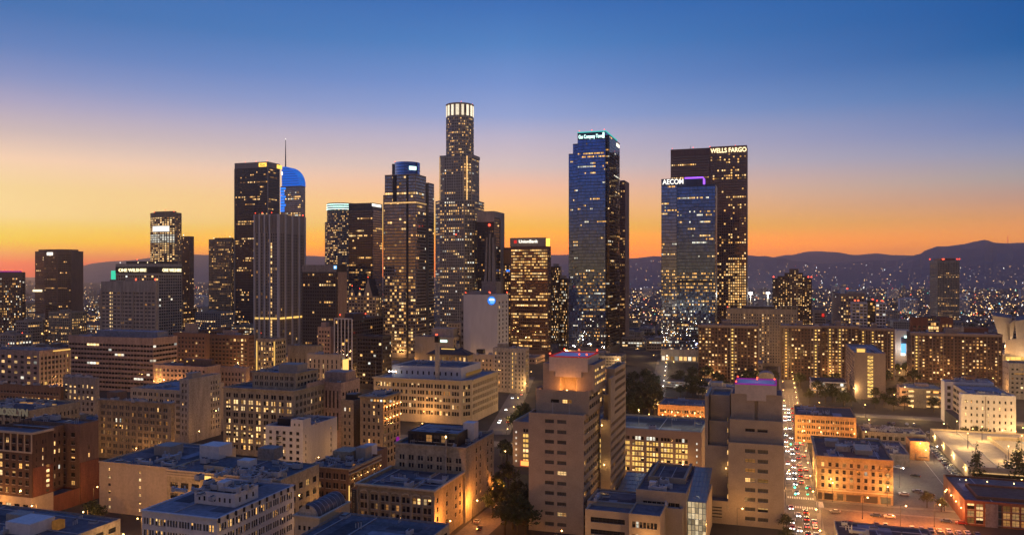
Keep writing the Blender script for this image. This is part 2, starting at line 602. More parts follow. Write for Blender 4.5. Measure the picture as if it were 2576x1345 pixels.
UNIT = {}
def unit_mesh(k):
    if k in UNIT:
        return UNIT[k]
    mb = MB()
    if k == 0:      # fan unit on skids
        mb.box(-1.2, 1.2, -0.9, 0.9, 0.25, 1.7, 'metal_unit')
        mb.box(-1.0, -0.8, -0.95, 0.95, 0, 0.25, 'black_metal')
        mb.box(0.8, 1.0, -0.95, 0.95, 0, 0.25, 'black_metal')
        mb.tube((-0.5, 0, 1.7), (-0.5, 0, 1.95), 0.45, 0.45, 'black_metal', 10)
        mb.tube((0.55, 0, 1.7), (0.55, 0, 1.95), 0.45, 0.45, 'black_metal', 10)
    elif k == 1:    # duct with elbow
        mb.box(-2.2, 2.2, -0.4, 0.4, 0.3, 1.1, 'metal_unit')
        mb.box(2.2, 3.0, -0.4, 0.4, 0, 1.5, 'metal_unit')
        mb.tube((-1.5, 0, 0), (-1.5, 0, 2.0), 0.25, 0.25, 'metal_unit', 8)
    elif k == 2:    # skylight / hatch
        mb.box(-1.3, 1.3, -0.8, 0.8, 0, 0.5, 'metal_unit')
        mb.prism([(-1.1, -0.6), (1.1, -0.6), (1.1, 0.6), (-1.1, 0.6)], 0.5, 0.8, 'grey_pane')
    else:           # vent pipes
        for x in (-0.6, 0.1, 0.8):
            mb.tube((x, 0, 0), (x, 0, 1.4 + x * 0.3), 0.14, 0.14, 'metal_unit', 6)
            mb.tube((x, 0, 1.4 + x * 0.3), (x, 0, 1.55 + x * 0.3), 0.26, 0.2, 'black_metal', 6)
    UNIT[k] = mb.mesh('rooftop_unit')
    return UNIT[k]

SEED = [100]
FOOT = []                       # footprints already built on

class Bld:
    """one building: an Empty at its base with wall, roof, window, sign ... parts"""
    def __init__(s, name, label, cat='building', group=None, win_limit=100):
        s.name, s.label, s.cat, s.group, s.lim = name, label, cat, group, win_limit
        s.root = None
        s.wins = []
        SEED[0] += 1
        s.rng = random.Random(SEED[0])
    def base(s, x, y):
        if s.root is None:
            s.root = link(s.name, None, None, (x, y, 0))
            s.root.empty_display_size = 2.0
            tag(s.root, s.label, s.cat, s.group)
            s.off = (x, y, 0)
    def mb(s):
        return MB(s.off)
    def poly(s, pts, z0, z1, specs, wall='tan_stone', roof='roof_tar', par=0.9, name='wall', pth=0.35):
        """pts counter-clockwise seen from above; specs: one facade spec or None per edge"""
        cx = sum(p[0] for p in pts) / len(pts)
        cyy = sum(p[1] for p in pts) / len(pts)
        s.base(cx, cyy)
        mb = s.mb()
        n = len(pts)
        for i in range(n):
            p, q = pts[i], pts[(i + 1) % n]
            sp = specs[i] if isinstance(specs, (list, tuple)) else specs
            if sp is not None:
                ex, ey = q[0] - p[0], q[1] - p[1]
                if ey * (-p[0]) - ex * (-p[1]) < 0:
                    sp = None
            facade(mb, s.wins, p, q, z0, z1, sp, wall, s.rng)
        size = min(max(a[0] for a in pts) - min(a[0] for a in pts), max(a[1] for a in pts) - min(a[1] for a in pts))
        k = max(0.3, 1 - 2 * pth / max(size, 1))
        inn = [(cx + (a[0] - cx) * k, cyy + (a[1] - cyy) * k) for a in pts]
        zr = z1 - par
        for i in range(n):
            j = (i + 1) % n
            mb.face(((pts[i][0], pts[i][1], z1), (pts[j][0], pts[j][1], z1), (inn[j][0], inn[j][1], z1), (inn[i][0], inn[i][1], z1)), wall)
            if par > 0.01:
                mb.face(((inn[j][0], inn[j][1], zr), (inn[i][0], inn[i][1], zr), (inn[i][0], inn[i][1], z1), (inn[j][0], inn[j][1], z1)), wall)
        mb.build(name, s.root)
        rb = s.mb()
        rb.face([(a[0], a[1], zr) for a in inn], roof)
        if size > 12 and n == 4:
            g = s.rng
            ax, bx_ = min(a[0] for a in inn), max(a[0] for a in inn)
            ay, by_ = min(a[1] for a in inn), max(a[1] for a in inn)
            for q in range(g.randint(4, 9)):
                w, d = g.uniform(0.08, 0.4) * (bx_ - ax), g.uniform(0.08, 0.4) * (by_ - ay)
                px, py = g.uniform(ax, bx_ - w), g.uniform(ay, by_ - d)
                zz = zr + 0.004 * (q + 1)
                rb.face([(px, py, zz), (px + w, py, zz), (px + w, py + d, zz), (px, py + d, zz)], g.choice(('roof_tar', 'roof_dark', 'roof_grey', 'roof_dark')))
            for q in range(g.randint(1, 4)):        # pipe runs
                px, py = g.uniform(ax, bx_), g.uniform(ay, by_)
                if g.random() < 0.5:
                    rb.box(ax + 1, bx_ - 1, py, py + 0.25, zr + 0.15, zr + 0.4, 'metal_unit')
                else:
                    rb.box(px, px + 0.25, ay + 1, by_ - 1, zr + 0.15, zr + 0.4, 'metal_unit')
        rb.build('roof', s.root)
        s.last = (pts, zr)
        FOOT.append((min(a[0] for a in pts), max(a[0] for a in pts), min(a[1] for a in pts), max(a[1] for a in pts)))
        return pts
    def box(s, x0, x1, y0, y1, z0, z1, f=None, r=None, l=None, **kw):
        s.poly([(x0, y0), (x1, y0), (x1, y1), (x0, y1)], z0, z1, [f, r, None, l], **kw)
        return (x0, x1, y0, y1, z1)
    def rect(s, u0, u1, u2, vt, t, z0=0.0, D=None, f=None, s_=None, vl=None, **kw):
        """front face from picture column u0 to u1, its side seen as far as u2, top edge at row vt, view depth t"""
        left = u2 is not None and u2 < u0
        y0 = t * ray(u0 if left else u1)[1]
        x0, x1 = x_on_y(u0, y0), x_on_y(u1, y0)
        if D is None:
            D = y_on_x(u2, x0 if left else x1) - y0
        z1 = zat(vt, t)
        return s.box(x0, x1, y0, y0 + D, z0, z1, f=f, r=None if left else s_, l=s_ if left else None, **kw)
    def part(s, name, fn, **kw):
        m = s.mb()
        fn(m)
        return m.build(name, s.root, **kw)
    def slab(s, name, x0, x1, y0, y1, z0, z1, mat):
        m = s.mb()
        m.box(x0, x1, y0, y1, z0, z1, mat)
        return m.build(name, s.root)
    def cornice(s, b, mat, out=0.5, h=0.8, dz=0.0, z=None, name='cornice'):
        """a projecting ring round a box b = (x0, x1, y0, y1, z1)"""
        x0, x1, y0, y1, z1 = b
        z1 = (z if z is not None else z1) + dz
        m = s.mb()
        m.box(x0 - out, x1 + out, y0 - out, y0 - 0.003, z1 - h, z1 + 0.02, mat)
        m.box(x1 + 0.003, x1 + out, y0 - 0.003, y1, z1 - h, z1 + 0.02, mat)
        m.box(x0 - out, x0 - 0.003, y0 - 0.003, y1, z1 - h, z1 + 0.02, mat)
        return m.build(name, s.root)
    def piers(s, b, us, mat, out=0.4, w=1.0, z0=0.0, z1=None, side='f', name='pier'):
        """upright ribs on the front ('f') or on a side ('r', 'l') at fractions us"""
        x0, x1, y0, y1, zt = b
        for k in us:
            m = s.mb()
            if side == 'f':
                c = x0 + (x1 - x0) * k
                m.box(c - w / 2, c + w / 2, y0 - out, y0 - 0.003, z0, z1 or zt, mat)
            elif side == 'r':
                c = y0 + (y1 - y0) * k
                m.box(x1 + 0.003, x1 + out, c - w / 2, c + w / 2, z0, z1 or zt, mat)
            else:
                c = y0 + (y1 - y0) * k
                m.box(x0 - out, x0 - 0.003, c - w / 2, c + w / 2, z0, z1 or zt, mat)
            m.build(name, s.root)
    def text(s, name, body, x, y, z, size, mat, side='f', align='CENTER', fit=None, bold=0.0):
        cu = bpy.data.curves.new(name, 'FONT')
        cu.body = body
        cu.size = size
        cu.align_x = align
        cu.extrude = size * 0.06
        cu.offset = bold
        cu.materials.append(M(mat))
        tmp = bpy.data.objects.new(name, cu)
        COL.objects.link(tmp)
        dg = bpy.context.evaluated_depsgraph_get()
        me = bpy.data.meshes.new_from_object(tmp.evaluated_get(dg))
        bpy.data.objects.remove(tmp)
        me.name = name
        if fit:
            xs = [v.co.x for v in me.vertices]
            k = fit / max(0.01, max(xs) - min(xs))
            for v in me.vertices:
                v.co.x *= k
        o = link(name, me, s.root, (x - s.off[0], y - s.off[1], z))
        o.rotation_euler = (pi / 2, 0, {'f': 0, 'r': pi / 2, 'l': -pi / 2}[side])
        return o
    def beacon(s, x, y, z, r=0.9, mat='red_beacon', name='beacon', pole=1.2):
        m = s.mb()
        m.tube((x, y, z), (x, y, z + pole), 0.12, 0.1, 'black_metal', 5)
        m.octa(x, y, z + pole + r * 0.8, r, mat)
        return m.build(name, s.root)
    def units(s, n, box=None, scale=1.0, seed=None):
        pts, zr = s.last
        x0, x1 = min(p[0] for p in pts) + 3, max(p[0] for p in pts) - 3
        y0, y1 = min(p[1] for p in pts) + 2.5, max(p[1] for p in pts) - 2.5
        if box:
            x0, x1, y0, y1 = box
        for _ in range(int(n * 1.8)):
            k = s.rng.randrange(4)
            o = link('rooftop_unit', unit_mesh(k), s.root,
                     (s.rng.uniform(x0, x1) - s.off[0], s.rng.uniform(y0, y1) - s.off[1], zr + 0.004), s.rng.choice((0, pi / 2, pi)))
            q = scale * s.rng.uniform(0.8, 1.5)
            o.scale = (q, q, q)
    def lamp(s, x, y, z, power, col=(1.0, 0.55, 0.2), r=0.3, bulb=0.35, mat='bulb_sodium', name='wall_lamp'):
        m = s.mb()
        m.octa(x, y, z, bulb, mat)
        o = m.build(name, s.root)
        point_light(x, y, z - bulb - 0.15, power, col, r)
        return o
    def done(s):
        ws = sorted(s.wins, key=lambda w: -(w[2] * w[3] / (w[0][0] ** 2 + w[0][1] ** 2 + 1)) * (1.6 if w[5].startswith('lit') else 1.0))
        near = ws[:s.lim]
        for c, rot, w, h, rec, mat, fr, wob in near:
            link('window', window_mesh(w, h, rec, mat, fr, s.rng.choice((0, 0, 1, 2, 3)) if fr and mat in ('lit_amber', 'lit_warm') else (4 if fr and mat == 'dark_pane' and s.rng.random() < 0.25 else 0)), s.root, (c[0] - s.off[0], c[1] - s.off[1], c[2]), rot)
        rest = ws[s.lim:]
        if rest:
            m = s.mb()
            for c, rot, w, h, rec, mat, fr, wob in rest:
                cu, su = cos(rot), sin(rot)
                d = rec * 0.8
                def P(a, z, dd):
                    return (c[0] + cu * a - su * dd, c[1] + su * a + cu * dd, c[2] + z)
                j = (lambda: s.rng.uniform(-wob, wob)) if wob else (lambda: 0.0)
                a, b = j(), j()
                m.face((P(-w / 2, -h / 2, d + a), P(w / 2, -h / 2, d + b), P(w / 2, h / 2, d - a), P(-w / 2, h / 2, d - b)) if not wob else
                       (P(-w / 2, -h / 2, d + a), P(w / 2, -h / 2, d + b), P(w / 2, h / 2, d + b + j()), P(-w / 2, h / 2, d + a + j())), mat)
                if fr and w > 1.2:
                    m.face((P(-0.05, -h / 2, d - 0.04), P(0.05, -h / 2, d - 0.04), P(0.05, h / 2, d - 0.04), P(-0.05, h / 2, d - 0.04)), 'black_metal')
            o = m.build('window_glazing', s.root)
            tag(o, kind='stuff')
        return s.root

def point_light(x, y, z, power, col=(1.0, 0.55, 0.2), r=0.3):
    l = bpy.data.lights.new('lamp_light', 'POINT')
    l.energy = power
    l.color = col
    l.shadow_soft_size = r
    o = bpy.data.objects.new('lamp_light', l)
    COL.objects.link(o)
    o.location = (x, y, z)
    return o
# ================================================================== the towers on the skyline
def octagon(cx, cy, r, ch):
    """square of half width r with corners cut by ch, counter-clockwise from the front left"""
    return [(cx - r + ch, cy - r), (cx + r - ch, cy - r), (cx + r, cy - r + ch), (cx + r, cy + r - ch),
            (cx + r - ch, cy + r), (cx - r + ch, cy + r), (cx - r, cy + r - ch), (cx - r, cy - r + ch)]
def ngon(cx, cy, r, n=24, ph=0.0):
    return [(cx + r * cos(2 * pi * i / n + ph), cy + r * sin(2 * pi * i / n + ph)) for i in range(n)]

glassy('wing_mirror', (0.22, 0.33, 0.66), rough=0.05, metal=1.0)
def build_towers():
    # --- tallest tower: round shaft, lit crown
    t = 1100
    cx, cyy = at(1157, t)
    b = Bld('crown_tower', 'tallest stone tower in the skyline with a round shaft and a glowing white crown', 'skyscraper', win_limit=30)
    st = dict(fh=3.9, cw=3.3, ww=0.5, wh=0.5, ml=0.6, mr=0.6, mt=1, mb=2, mix='aaabcbw', frame=False, row=0.35, rec=0.3)
    z1, z2, z3, z4 = zat(560, t), zat(508, t), zat(400, t), zat(298, t)
    b.poly(octagon(cx, cyy, 29.0, 11), 0, z2, W(lit=0.34, low=(zat(700, t), 0.42), **st), wall='pale_tower', par=1.0)
    b.poly(octagon(cx, cyy, 23.2, 9), z2 - 1.0, z3, W(lit=0.28, **st), wall='pale_tower', name='upper_wall')
    for sx in (-1, 1):
        b.poly([(cx + sx * 19.5 - 4.5, cyy - 15), (cx + sx * 19.5 + 4.5, cyy - 15), (cx + sx * 19.5 + 4.5, cyy + 15), (cx + sx * 19.5 - 4.5, cyy + 15)], z3 - 1, z3 + 3.5, None, wall='pale_tower', name='shoulder')
    b.poly(ngon(cx, cyy, 19.3), z3 - 1.0, z4, W(lit=0.30, fh=3.9, n=2, ww=0.55, wh=0.5, ml=0.2, mr=0.2, mt=1, mb=2, frame=False, row=0.4, mix='aaabc', rec=0.3), wall='pale_tower', name='shaft_wall')
    zc = zat(266, t)
    b.poly(ngon(cx, cyy, 18.4), z4 - 1, zc, None, wall='pale_stone', name='crown_wall')
    for i in range(16):
        a = 2 * pi * (i + 0.5) / 16
        m = b.mb()
        r0, w = 18.9, 1.75 if i % 4 else 2.4
        px, py = cx + r0 * cos(a), cyy + r0 * sin(a)
        tx, ty = -sin(a), cos(a)
        m.prism([(px - tx * w / 1.1 + cos(a) * 0.2, py - ty * w / 1.1 + sin(a) * 0.2), (px - tx * w / 1.1 - cos(a) * 0.9, py - ty * w / 1.1 - sin(a) * 0.9),
                 (px + tx * w / 1.1 - cos(a) * 0.9, py + ty * w / 1.1 - sin(a) * 0.9), (px + tx * w / 1.1 + cos(a) * 0.2, py + ty * w / 1.1 + sin(a) * 0.2)][::-1], z4 + 1.5, zc - 1.8, 'crown_white')
        m.build('crown_light', b.root)
    m = b.mb()
    m.prism(ngon(cx, cyy, 19.4, 32), zc - 1.2, zc + 0.6, 'pale_stone')
    m.build('crown_ring', b.root)
    m = b.mb()      # plant screen: dark emblem panel on the right of the crown
    ang = -0.75
    px, py = cx + 19.3 * cos(ang), cyy + 19.3 * sin(ang)
    m.prism([(px - 1.6, py - 2.2), (px + 1.0, py - 0.6), (px + 0.2, py + 0.8), (px - 2.4, py - 0.8)], z4 + 5, zc - 3.0, 'brown_granite')
    m.build('emblem_panel', b.root)
    for a in (0.3, 1.9, 3.5, 5.2):
        b.beacon(cx + 17 * cos(a), cyy + 17 * sin(a), zc + 0.5, r=0.6)
    rx, ry = at(1147, t - 35)
    b.beacon(rx, ry, zat(592, t - 35), r=1.2, pole=0.2)
    # bright upright strips at the inner corners of the setbacks
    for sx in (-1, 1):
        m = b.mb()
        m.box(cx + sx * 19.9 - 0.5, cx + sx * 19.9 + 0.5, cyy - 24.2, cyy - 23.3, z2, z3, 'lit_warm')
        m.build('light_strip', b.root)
    b.done()

    # --- dark slab tower with a pale top band (far left of the cluster)
    t = 1300
    b = Bld('slab_tower', 'wide dark slab tower with a pale top band and a gold rooftop sign', 'skyscraper', win_limit=30)
    sp = dict(fh=4.0, cw=2.4, ww=0.72, wh=0.5, ml=1.2, mr=1.2, mt=10, mb=8, mix='aabc', frame=False, row=0.6, rec=0.3)
    bx = b.rect(591, 674, 704, 407, t, f=W(lit=0.16, low=(zat(720, t), 0.30), **sp), s_=W(lit=0.10, **sp), wall='dark_granite', par=1.2)
    x0, x1, y0, y1, z = bx
    b.slab('top_band', x0 - 0.4, x1 + 0.4, y0 - 0.4, y0 - 0.003, z - 9, z + 0.3, 'concrete')
    b.slab('top_band', x1 + 0.003, x1 + 0.4, y0 - 0.003, y1, z - 9, z + 0.3, 'concrete')
    for q in (0, 1):
        b.piers(bx, (0.0 + q,), 'concrete', out=0.9, w=1.6, z1=z - 9)
    b.slab('sign_panel', x1 - 17, x1 - 2.5, y0 - 0.9, y0 - 0.41, z - 7.6, z - 1.6, 'sign_gold')
    b.text('sign', 'Aon', x1 - 9.7, y0 - 1.1, z - 6.6, 5.6, 'brown_granite')
    b.slab('sign_panel', x1 + 0.42, x1 + 0.9, y0 + 24, y0 + 38, z - 7.6, z - 1.6, 'sign_gold')
    for k in (0.3, 0.62, 0.95):
        b.beacon(x0 + (x1 - x0) * k, y0 + 2, z, r=0.8)
    b.done()

    # --- blue sail tower with spire
    t = 1600
    b = Bld('sail_tower', 'tall tower with a blue glowing sail shaped top and a thin spire', 'skyscraper', win_limit=30)
    sp = dict(fh=4.2, cw=3.4, ww=0.78, wh=0.6, ml=0.8, mr=0.8, mt=3, mb=8, mix='aabw', frame=False, row=0.6, rec=0.2)
    bx = b.rect(706, 757, 768, 467, t, f=W(lit=0.22, glass='slate_mirror', **sp), s_=W(lit=0.1, glass='slate_mirror', **sp), wall='grey_stone')
    x0, x1, y0, y1, z = bx
    # the sail: quarter ellipse outline, extruded in depth
    xa, xb = x_on_y(708, y0), x_on_y(752, y0)
    zt = zat(417, t)
    out = [(xa, z - 1), (xa, zt)]
    for k in range(1, 13):
        a = pi / 2 * k / 12
        out.append((xa + (xb - xa) * (0.12 + 0.88 * sin(a)), z - 1 + (zt - z + 1) * (0.12 + 0.88 * cos(a)) if k < 12 else z - 1))
    m = b.mb()
    ya, yb = y0 + 1.5, y0 + 24
    n = len(out)
    m.face([(x, ya, zz) for x, zz in out][::-1], 'crown_blue')
    m.face([(x, yb, zz) for x, zz in out], 'crown_blue')
    for i in range(n):
        j = (i + 1) % n
        m.face([(out[i][0], ya, out[i][1]), (out[j][0], ya, out[j][1]), (out[j][0], yb, out[j][1]), (out[i][0], yb, out[i][1])], 'crown_blue')
    m.build('sail', b.root)
    for k in range(1, 8):                     # floor lines across the sail
        zz = z + (zt - z) * k / 8
        w = xb - (xb - xa) * (0.02 + 0.75 * (k / 8) ** 3)
        b.slab('sail_rib', xa - 0.1, w, ya - 0.35, ya - 0.003, zz - 0.35, zz + 0.35, 'blue_spandrel')
    m = b.mb()
    xm = x_on_y(713, y0)
    m.tube((xm, ya + 6, zt - 2), (xm, ya + 6, zat(347, t)), 1.5, 0.5, 'steel_grey', 8)
    m.octa(xm, ya + 6, zat(346, t), 1.3, 'sign_white')
    m.build('spire', b.root)
    for k in range(9):                         # blue lit edge running down the left of the tower
        zz = zat(470 + k * 7.0, t)
        b.slab('edge_light', x0 - 0.5, x0 + (9 if k % 3 else 12), y0 - 0.6, y0 - 0.1, zz - 4.3, zz, 'sign_blue')
    b.slab('white_lamp', xa - 1.2, xa + 2.2, ya - 0.8, ya - 0.2, zt - 17, zt - 10, 'sign_white')
    b.done()

    # --- striped tower with upright stone piers, in front of the slab tower
    t = 1000
    b = Bld('ribbed_tower', 'flat topped grey tower with pale upright ribs and a lit column of windows', 'skyscraper', win_limit=60)
    wx = dict(fh=4.0, ww=0.62, wh=0.72, ml=1.5, mr=1.5, mt=24, mb=10, frame=False, rec=0.5, glass='grey_pane')
    col = lambda i, j, n, nr, rng: ('b' if (i == 6 and rng.random() < 0.7) else ('c' if rng.random() < 0.05 else 'd'))
    bx = b.rect(641, 700, 766, 538, t, f=W(n=9, st=col, **wx), s_=W(n=15, lit=0.015, mix='ac', **wx), wall='concrete', par=1.5)
    x0, x1, y0, y1, z = bx
    b.piers(bx, (0.0, 0.22, 0.44, 0.66, 1.0), 'white_paint', out=1.6, w=1.7, z1=z - 0.3)
    b.piers(bx, (0.0, 0.24, 0.5, 0.76, 1.0), 'white_paint', out=1.6, w=2.4, z1=z - 0.3, side='r')
    for k in range(14):
        b.piers(bx, (0.03 + 0.94 * k / 13,), 'grey_stone', out=0.7, w=0.7, z0=z - 23, z1=z - 2, side='f', name='louvre')
    b.slab('podium_light', x0, x1, y0 - 1.2, y0 - 0.4, zat(803, t), zat(799, t), 'lit_gold')
    b.slab('podium_light', x1 + 0.4, x1 + 1.2, y0, y1, zat(803, t), zat(799, t), 'lit_gold')
    for k in (0.0, 0.3, 0.7):
        b.beacon(x0 + (x1 - x0) * k, y0 + 1, z, r=0.9)
    b.beacon(x1, y1 - 4, z, r=1.0)
    b.done()

    # --- tan-orange office block left of the slab tower
    t = 1350
    b = Bld('amber_tower', 'tan office tower left of the dark slab, warm glow on its grid of windows', 'skyscraper', win_limit=20)
    bx = b.rect(525, 580, 592, 601, t, f=W(lit=0.3, cw=2.7, fh=3.9, row=0.4, mix='aacc', frame=False, mt=4, mb=6), s_=W(lit=0.3, cw=2.9, fh=3.9, mix='ac', frame=False), wall='warm_stone')
    b.slab('roof_house', bx[0] + 8, bx[1] - 1, bx[2] + 5, bx[3] - 3, bx[4] - 1, bx[4] + 2.5, 'brown_brick')
    b.beacon(bx[0] + 10, bx[2] + 1, bx[4], r=1.0, mat='sign_white')
    b.beacon(bx[1] - 2, bx[2] + 1, bx[4] + 2, r=1.0, mat='sign_white')
    b.beacon(bx[0] + 22, bx[2] + 1, bx[4] + 2, r=0.8)
    b.done()

    # --- lit top tower, far left
    t = 1450
    b = Bld('bright_grid_tower', 'tower whose pale window grid glows white in a band near the top', 'skyscraper', win_limit=40)
    z = zat(536, t)
    cx, cyy = at(412, t)
    p = [at(380, t), at(441, t - 6)]
    x0, y0 = at(378, t)
    x1 = x_on_y(440, y0)
    arc = [(x0 + (x1 - x0) * k / 6, y0 - 7 * sin(pi * k / 6)) for k in range(7)]
    y1 = y_on_x(457, x1)
    pts = arc + [(x1, y1), (x0, y1)]
    stx = lambda i, j, n, nr, rng: 'w' if (nr - 12 <= j <= nr - 9 or j == nr - 26 ) else ('b' if j > nr - 27 and rng.random() < 0.75 else ('c' if rng.random() < 0.3 else 'd'))
    fs = W(n=2, fh=3.9, ww=0.62, wh=0.55, ml=0.1, mr=0.1, mt=8, mb=6, st=stx, frame=False)
    ss = W(cw=3.2, fh=3.9, lit=0.25, mix='cca', frame=False, mt=6)
    b.poly(pts, 0, z, [fs] * 6 + [ss, None, None], wall='warm_stone')
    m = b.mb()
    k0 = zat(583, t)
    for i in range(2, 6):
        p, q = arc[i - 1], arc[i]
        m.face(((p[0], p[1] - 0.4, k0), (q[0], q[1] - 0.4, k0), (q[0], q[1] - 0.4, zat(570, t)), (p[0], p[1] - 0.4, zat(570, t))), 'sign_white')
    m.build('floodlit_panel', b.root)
    b.slab('roof_house', x0 + 4, x1 - 8, y0 + 5, y1 - 4, z - 1, z + 3, 'brown_granite')
    for k in (0.1, 0.55, 0.9):
        b.beacon(x0 + (x1 - x0) * k, y0 + 4, z + (3 if k == 0.55 else 0), r=1.0)
    b.done()
    t = 1500
    b = Bld('dim_tower', 'dark tower right behind the one with the glowing white band', 'skyscraper', win_limit=10)
    bx = b.rect(452, 477, 488, 594, t, f=W(lit=0.08, cw=3, mix='ac', frame=False), s_=W(lit=0.05, cw=3, frame=False), wall='brown_granite')
    b.beacon(bx[0] + 8, bx[2] + 1, bx[4], r=1.4, mat='sign_white')
    b.done()

    # --- lone brown tower with rounded top, far left
    t = 1500
    b = Bld('lone_tower', 'lone dark brown tower standing well left of the others, rounded top edge', 'skyscraper', win_limit=20)
    x0, y0 = at(88, t)
    x1 = x_on_y(176, y0)
    pts = [(x0, y0), (x0 + (x1 - x0) * 0.38, y0 - 9), (x0 + (x1 - x0) * 0.75, y0 - 8), (x1, y0 + 3), (x1, y0 + 30), (x0, y0 + 30)]
    fs = W(lit=0.06, cw=3, fh=4, ww=0.7, wh=0.5, mix='acb', frame=False, row=0.5, mt=6)
    z = zat(632, t)
    b.poly(pts, 0, z, [fs, fs, fs, None, None, None], wall='brown_granite')
    b.part('roof_rim', lambda m: m.prism([(x0 + (x - x0) * 0.84 + 5, y0 + (y - y0) * 0.8 + 3) for x, y in pts], z - 1, z + 3.2, 'brown_granite'))
    b.slab('sign_panel', x0 + 40, x0 + 54, y0 - 9.6, y0 - 9.2, z - 8, z - 2.5, 'sign_white')
    b.slab('sign_panel', x0 + 3, x0 + 26, y0 - 7.4, y0 - 6.9, zat(733, t), zat(728, t), 'sign_cream')
    b.done()

    # --- grid office with rooftop lettering and the concrete block before it
    t = 1050
    b = Bld('letter_sign_office', 'wide office block with a pale window grid and ONE WILSHIRE lit along its top', 'office building', win_limit=60)
    sp = dict(fh=3.9, ww=0.74, wh=0.58, ml=0.5, mr=0.5, mt=15, mb=3, frame=False, rec=0.4, row=0.3)
    bx = b.rect(291, 399, 458, 663, t, f=W(cw=4.0, lit=0.06, mix='abw', **sp), s_=W(cw=4.4, lit=0.03, mix='abw', **sp), wall='pale_stone')
    x0, x1, y0, y1, z = bx
    b.slab('sign_band', x0 - 0.1, x1 + 0.3, y0 - 0.3, y0 - 0.003, z - 12.5, z - 4, 'black_metal')
    b.slab('sign_band', x1 + 0.003, x1 + 0.3, y0 - 0.003, y1, z - 12.5, z - 4, 'black_metal')
    b.text('sign', 'ONE WILSHIRE', x0 + 29, y0 - 0.8, z - 10.5, 6.0, 'sign_cream', fit=46, bold=0.02)
    b.text('sign', 'ONE WILSHIRE', x1 + 0.9, (y0 + y1) / 2 + 2, z - 10.5, 6.0, 'sign_cream', side='r', fit=(y1 - y0) * 0.8, bold=0.02)
    b.slab('roof_house', x0 + 12, x1 - 2, y0 + 6, y1 - 6, z - 1, z + 3.5, 'dark_granite')
    for k, mt in ((0.08, 'sign_white'), (0.5, 'sign_cream'), (0.72, 'sign_cream'), (0.9, 'sign_cream')):
        b.beacon(x0 + (x1 - x0) * k, y0 + 2, z - 0.3, r=1.0, mat=mt)
    b.slab('green_screen', x0 - 14, x0 - 6, y0 + 6, y0 + 12, z - 21, z - 9, 'sign_green')
    b.slab('screen_base', x0 - 15, x0 - 5, y0 + 5, y0 + 14, 0, z - 21.003, 'grey_stone')
    b.beacon(x0 + 1, y0 + 2, z - 5, r=1.5)
    b.beacon(x0 + (x1 - x0) * 0.4, y0 + 8, z + 4, r=1.1)
    b.done()
    t = 900
    b = Bld('concrete_block', 'pale concrete block with blank top and one lit window column, before the lettered office', 'office building')
    stx = lambda i, j, n, nr, rng: ('b' if i == 2 else ('a' if (j < 4 and rng.random() < 0.5) else ('c' if rng.random() < 0.04 else 'd')))
    bx = b.rect(254, 392, 398, 708, t, f=W(n=14, fh=4.2, ww=0.78, wh=0.45, ml=1, mr=1, mt=11, mb=4, st=stx, frame=False, rec=0.5, glass='grey_pane'), wall='pale_stone', s_=None, roof='roof_grey')
    b.piers(bx, [k / 5 for k in range(6)], 'pale_stone', out=0.7, w=1.0, z1=bx[4] - 10)
    for k in (0.62, 0.97):
        b.beacon(bx[0] + (bx[1] - bx[0]) * k, bx[2] + 2, bx[4], r=1.4)
    b.slab('roof_house', bx[0] + 34, bx[0] + 48, bx[2] + 3, bx[3] - 2, bx[4] - 0.8, bx[4] + 4, 'concrete')
    b.done()

    # --- purple topped block at the left edge
    t = 1150
    b = Bld('purple_top_block', 'dark block at the very left edge with a purple lit roof line', 'building', win_limit=30)
    bx = b.rect(-40, 54, 64, 684, t, f=W(lit=0.3, cw=3.4, mix='aacw', frame=False, mt=8), s_=W(lit=0.2, frame=False), wall='dark_granite')
    b.slab('roof_light', bx[0], bx[1], bx[2] - 0.3, bx[2] + 0.5, bx[4] + 0.05, bx[4] + 1.6, 'sign_magenta')
    for k in (0.5, 0.7, 0.95):
        b.beacon(bx[0] + (bx[1] - bx[0]) * k, bx[2] + 3, bx[4] + 1, r=1.0)
    b.done()

    # --- short dark office with logo lamp
    t = 900
    b = Bld('low_dark_office', 'low dark office block right of the ribbed tower with a blue white corner lamp', 'office building', win_limit=60)
    sp = dict(fh=3.9, cw=3.0, ww=0.7, wh=0.5, mt=9, mb=4, frame=False, row=0.5, rec=0.3, mix='aabc')
    bx = b.rect(760, 846, 872, 666, t, f=W(lit=0.13, low=(45, 0.22), **sp), s_=W(lit=0.05, **sp), wall='dark_granite')
    x0, x1, y0, y1, z = bx
    b.slab('top_band', x0 - 0.2, x1 + 0.2, y0 - 0.25, y0 - 0.003, z - 8, z + 0.1, 'grey_stone')
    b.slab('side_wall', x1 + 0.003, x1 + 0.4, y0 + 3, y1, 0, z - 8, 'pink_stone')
    b.slab('corner_lamp', x1 - 2.6, x1 + 0.8, y0 - 1.2, y0 - 0.3, z - 4.6, z - 1.0, 'sign_sky')
    b.slab('corner_lamp', x1 - 1.7, x1 + 0.1, y0 - 1.4, y0 - 1.21, z - 3.6, z - 2.0, 'sign_white')
    b.done()

    # --- round shouldered tower with green white crown
    t = 1500
    b = Bld('green_crown_tower', 'round fronted tower with greenish white glowing top floors', 'skyscraper', win_limit=20)
    cx, cyy = at(861, t)
    z = zat(513, t)
    r = 30
    fs = W(n=3, fh=4, ww=0.7, wh=0.5, ml=0.2, mr=0.2, mt=2, mb=6, frame=False, mix='aabc', row=0.5, lit=0.36)
    b.poly(ngon(cx, cyy, r + 2), 0, zat(560, t), fs, wall='grey_stone')
    b.poly(ngon(cx, cyy, r - 2), zat(561, t), z, W(n=3, fh=4, lit=0.2, ml=0.2, mr=0.2, mt=11, mb=1, frame=False, mix='aab'), wall='grey_stone', name='upper_wall')
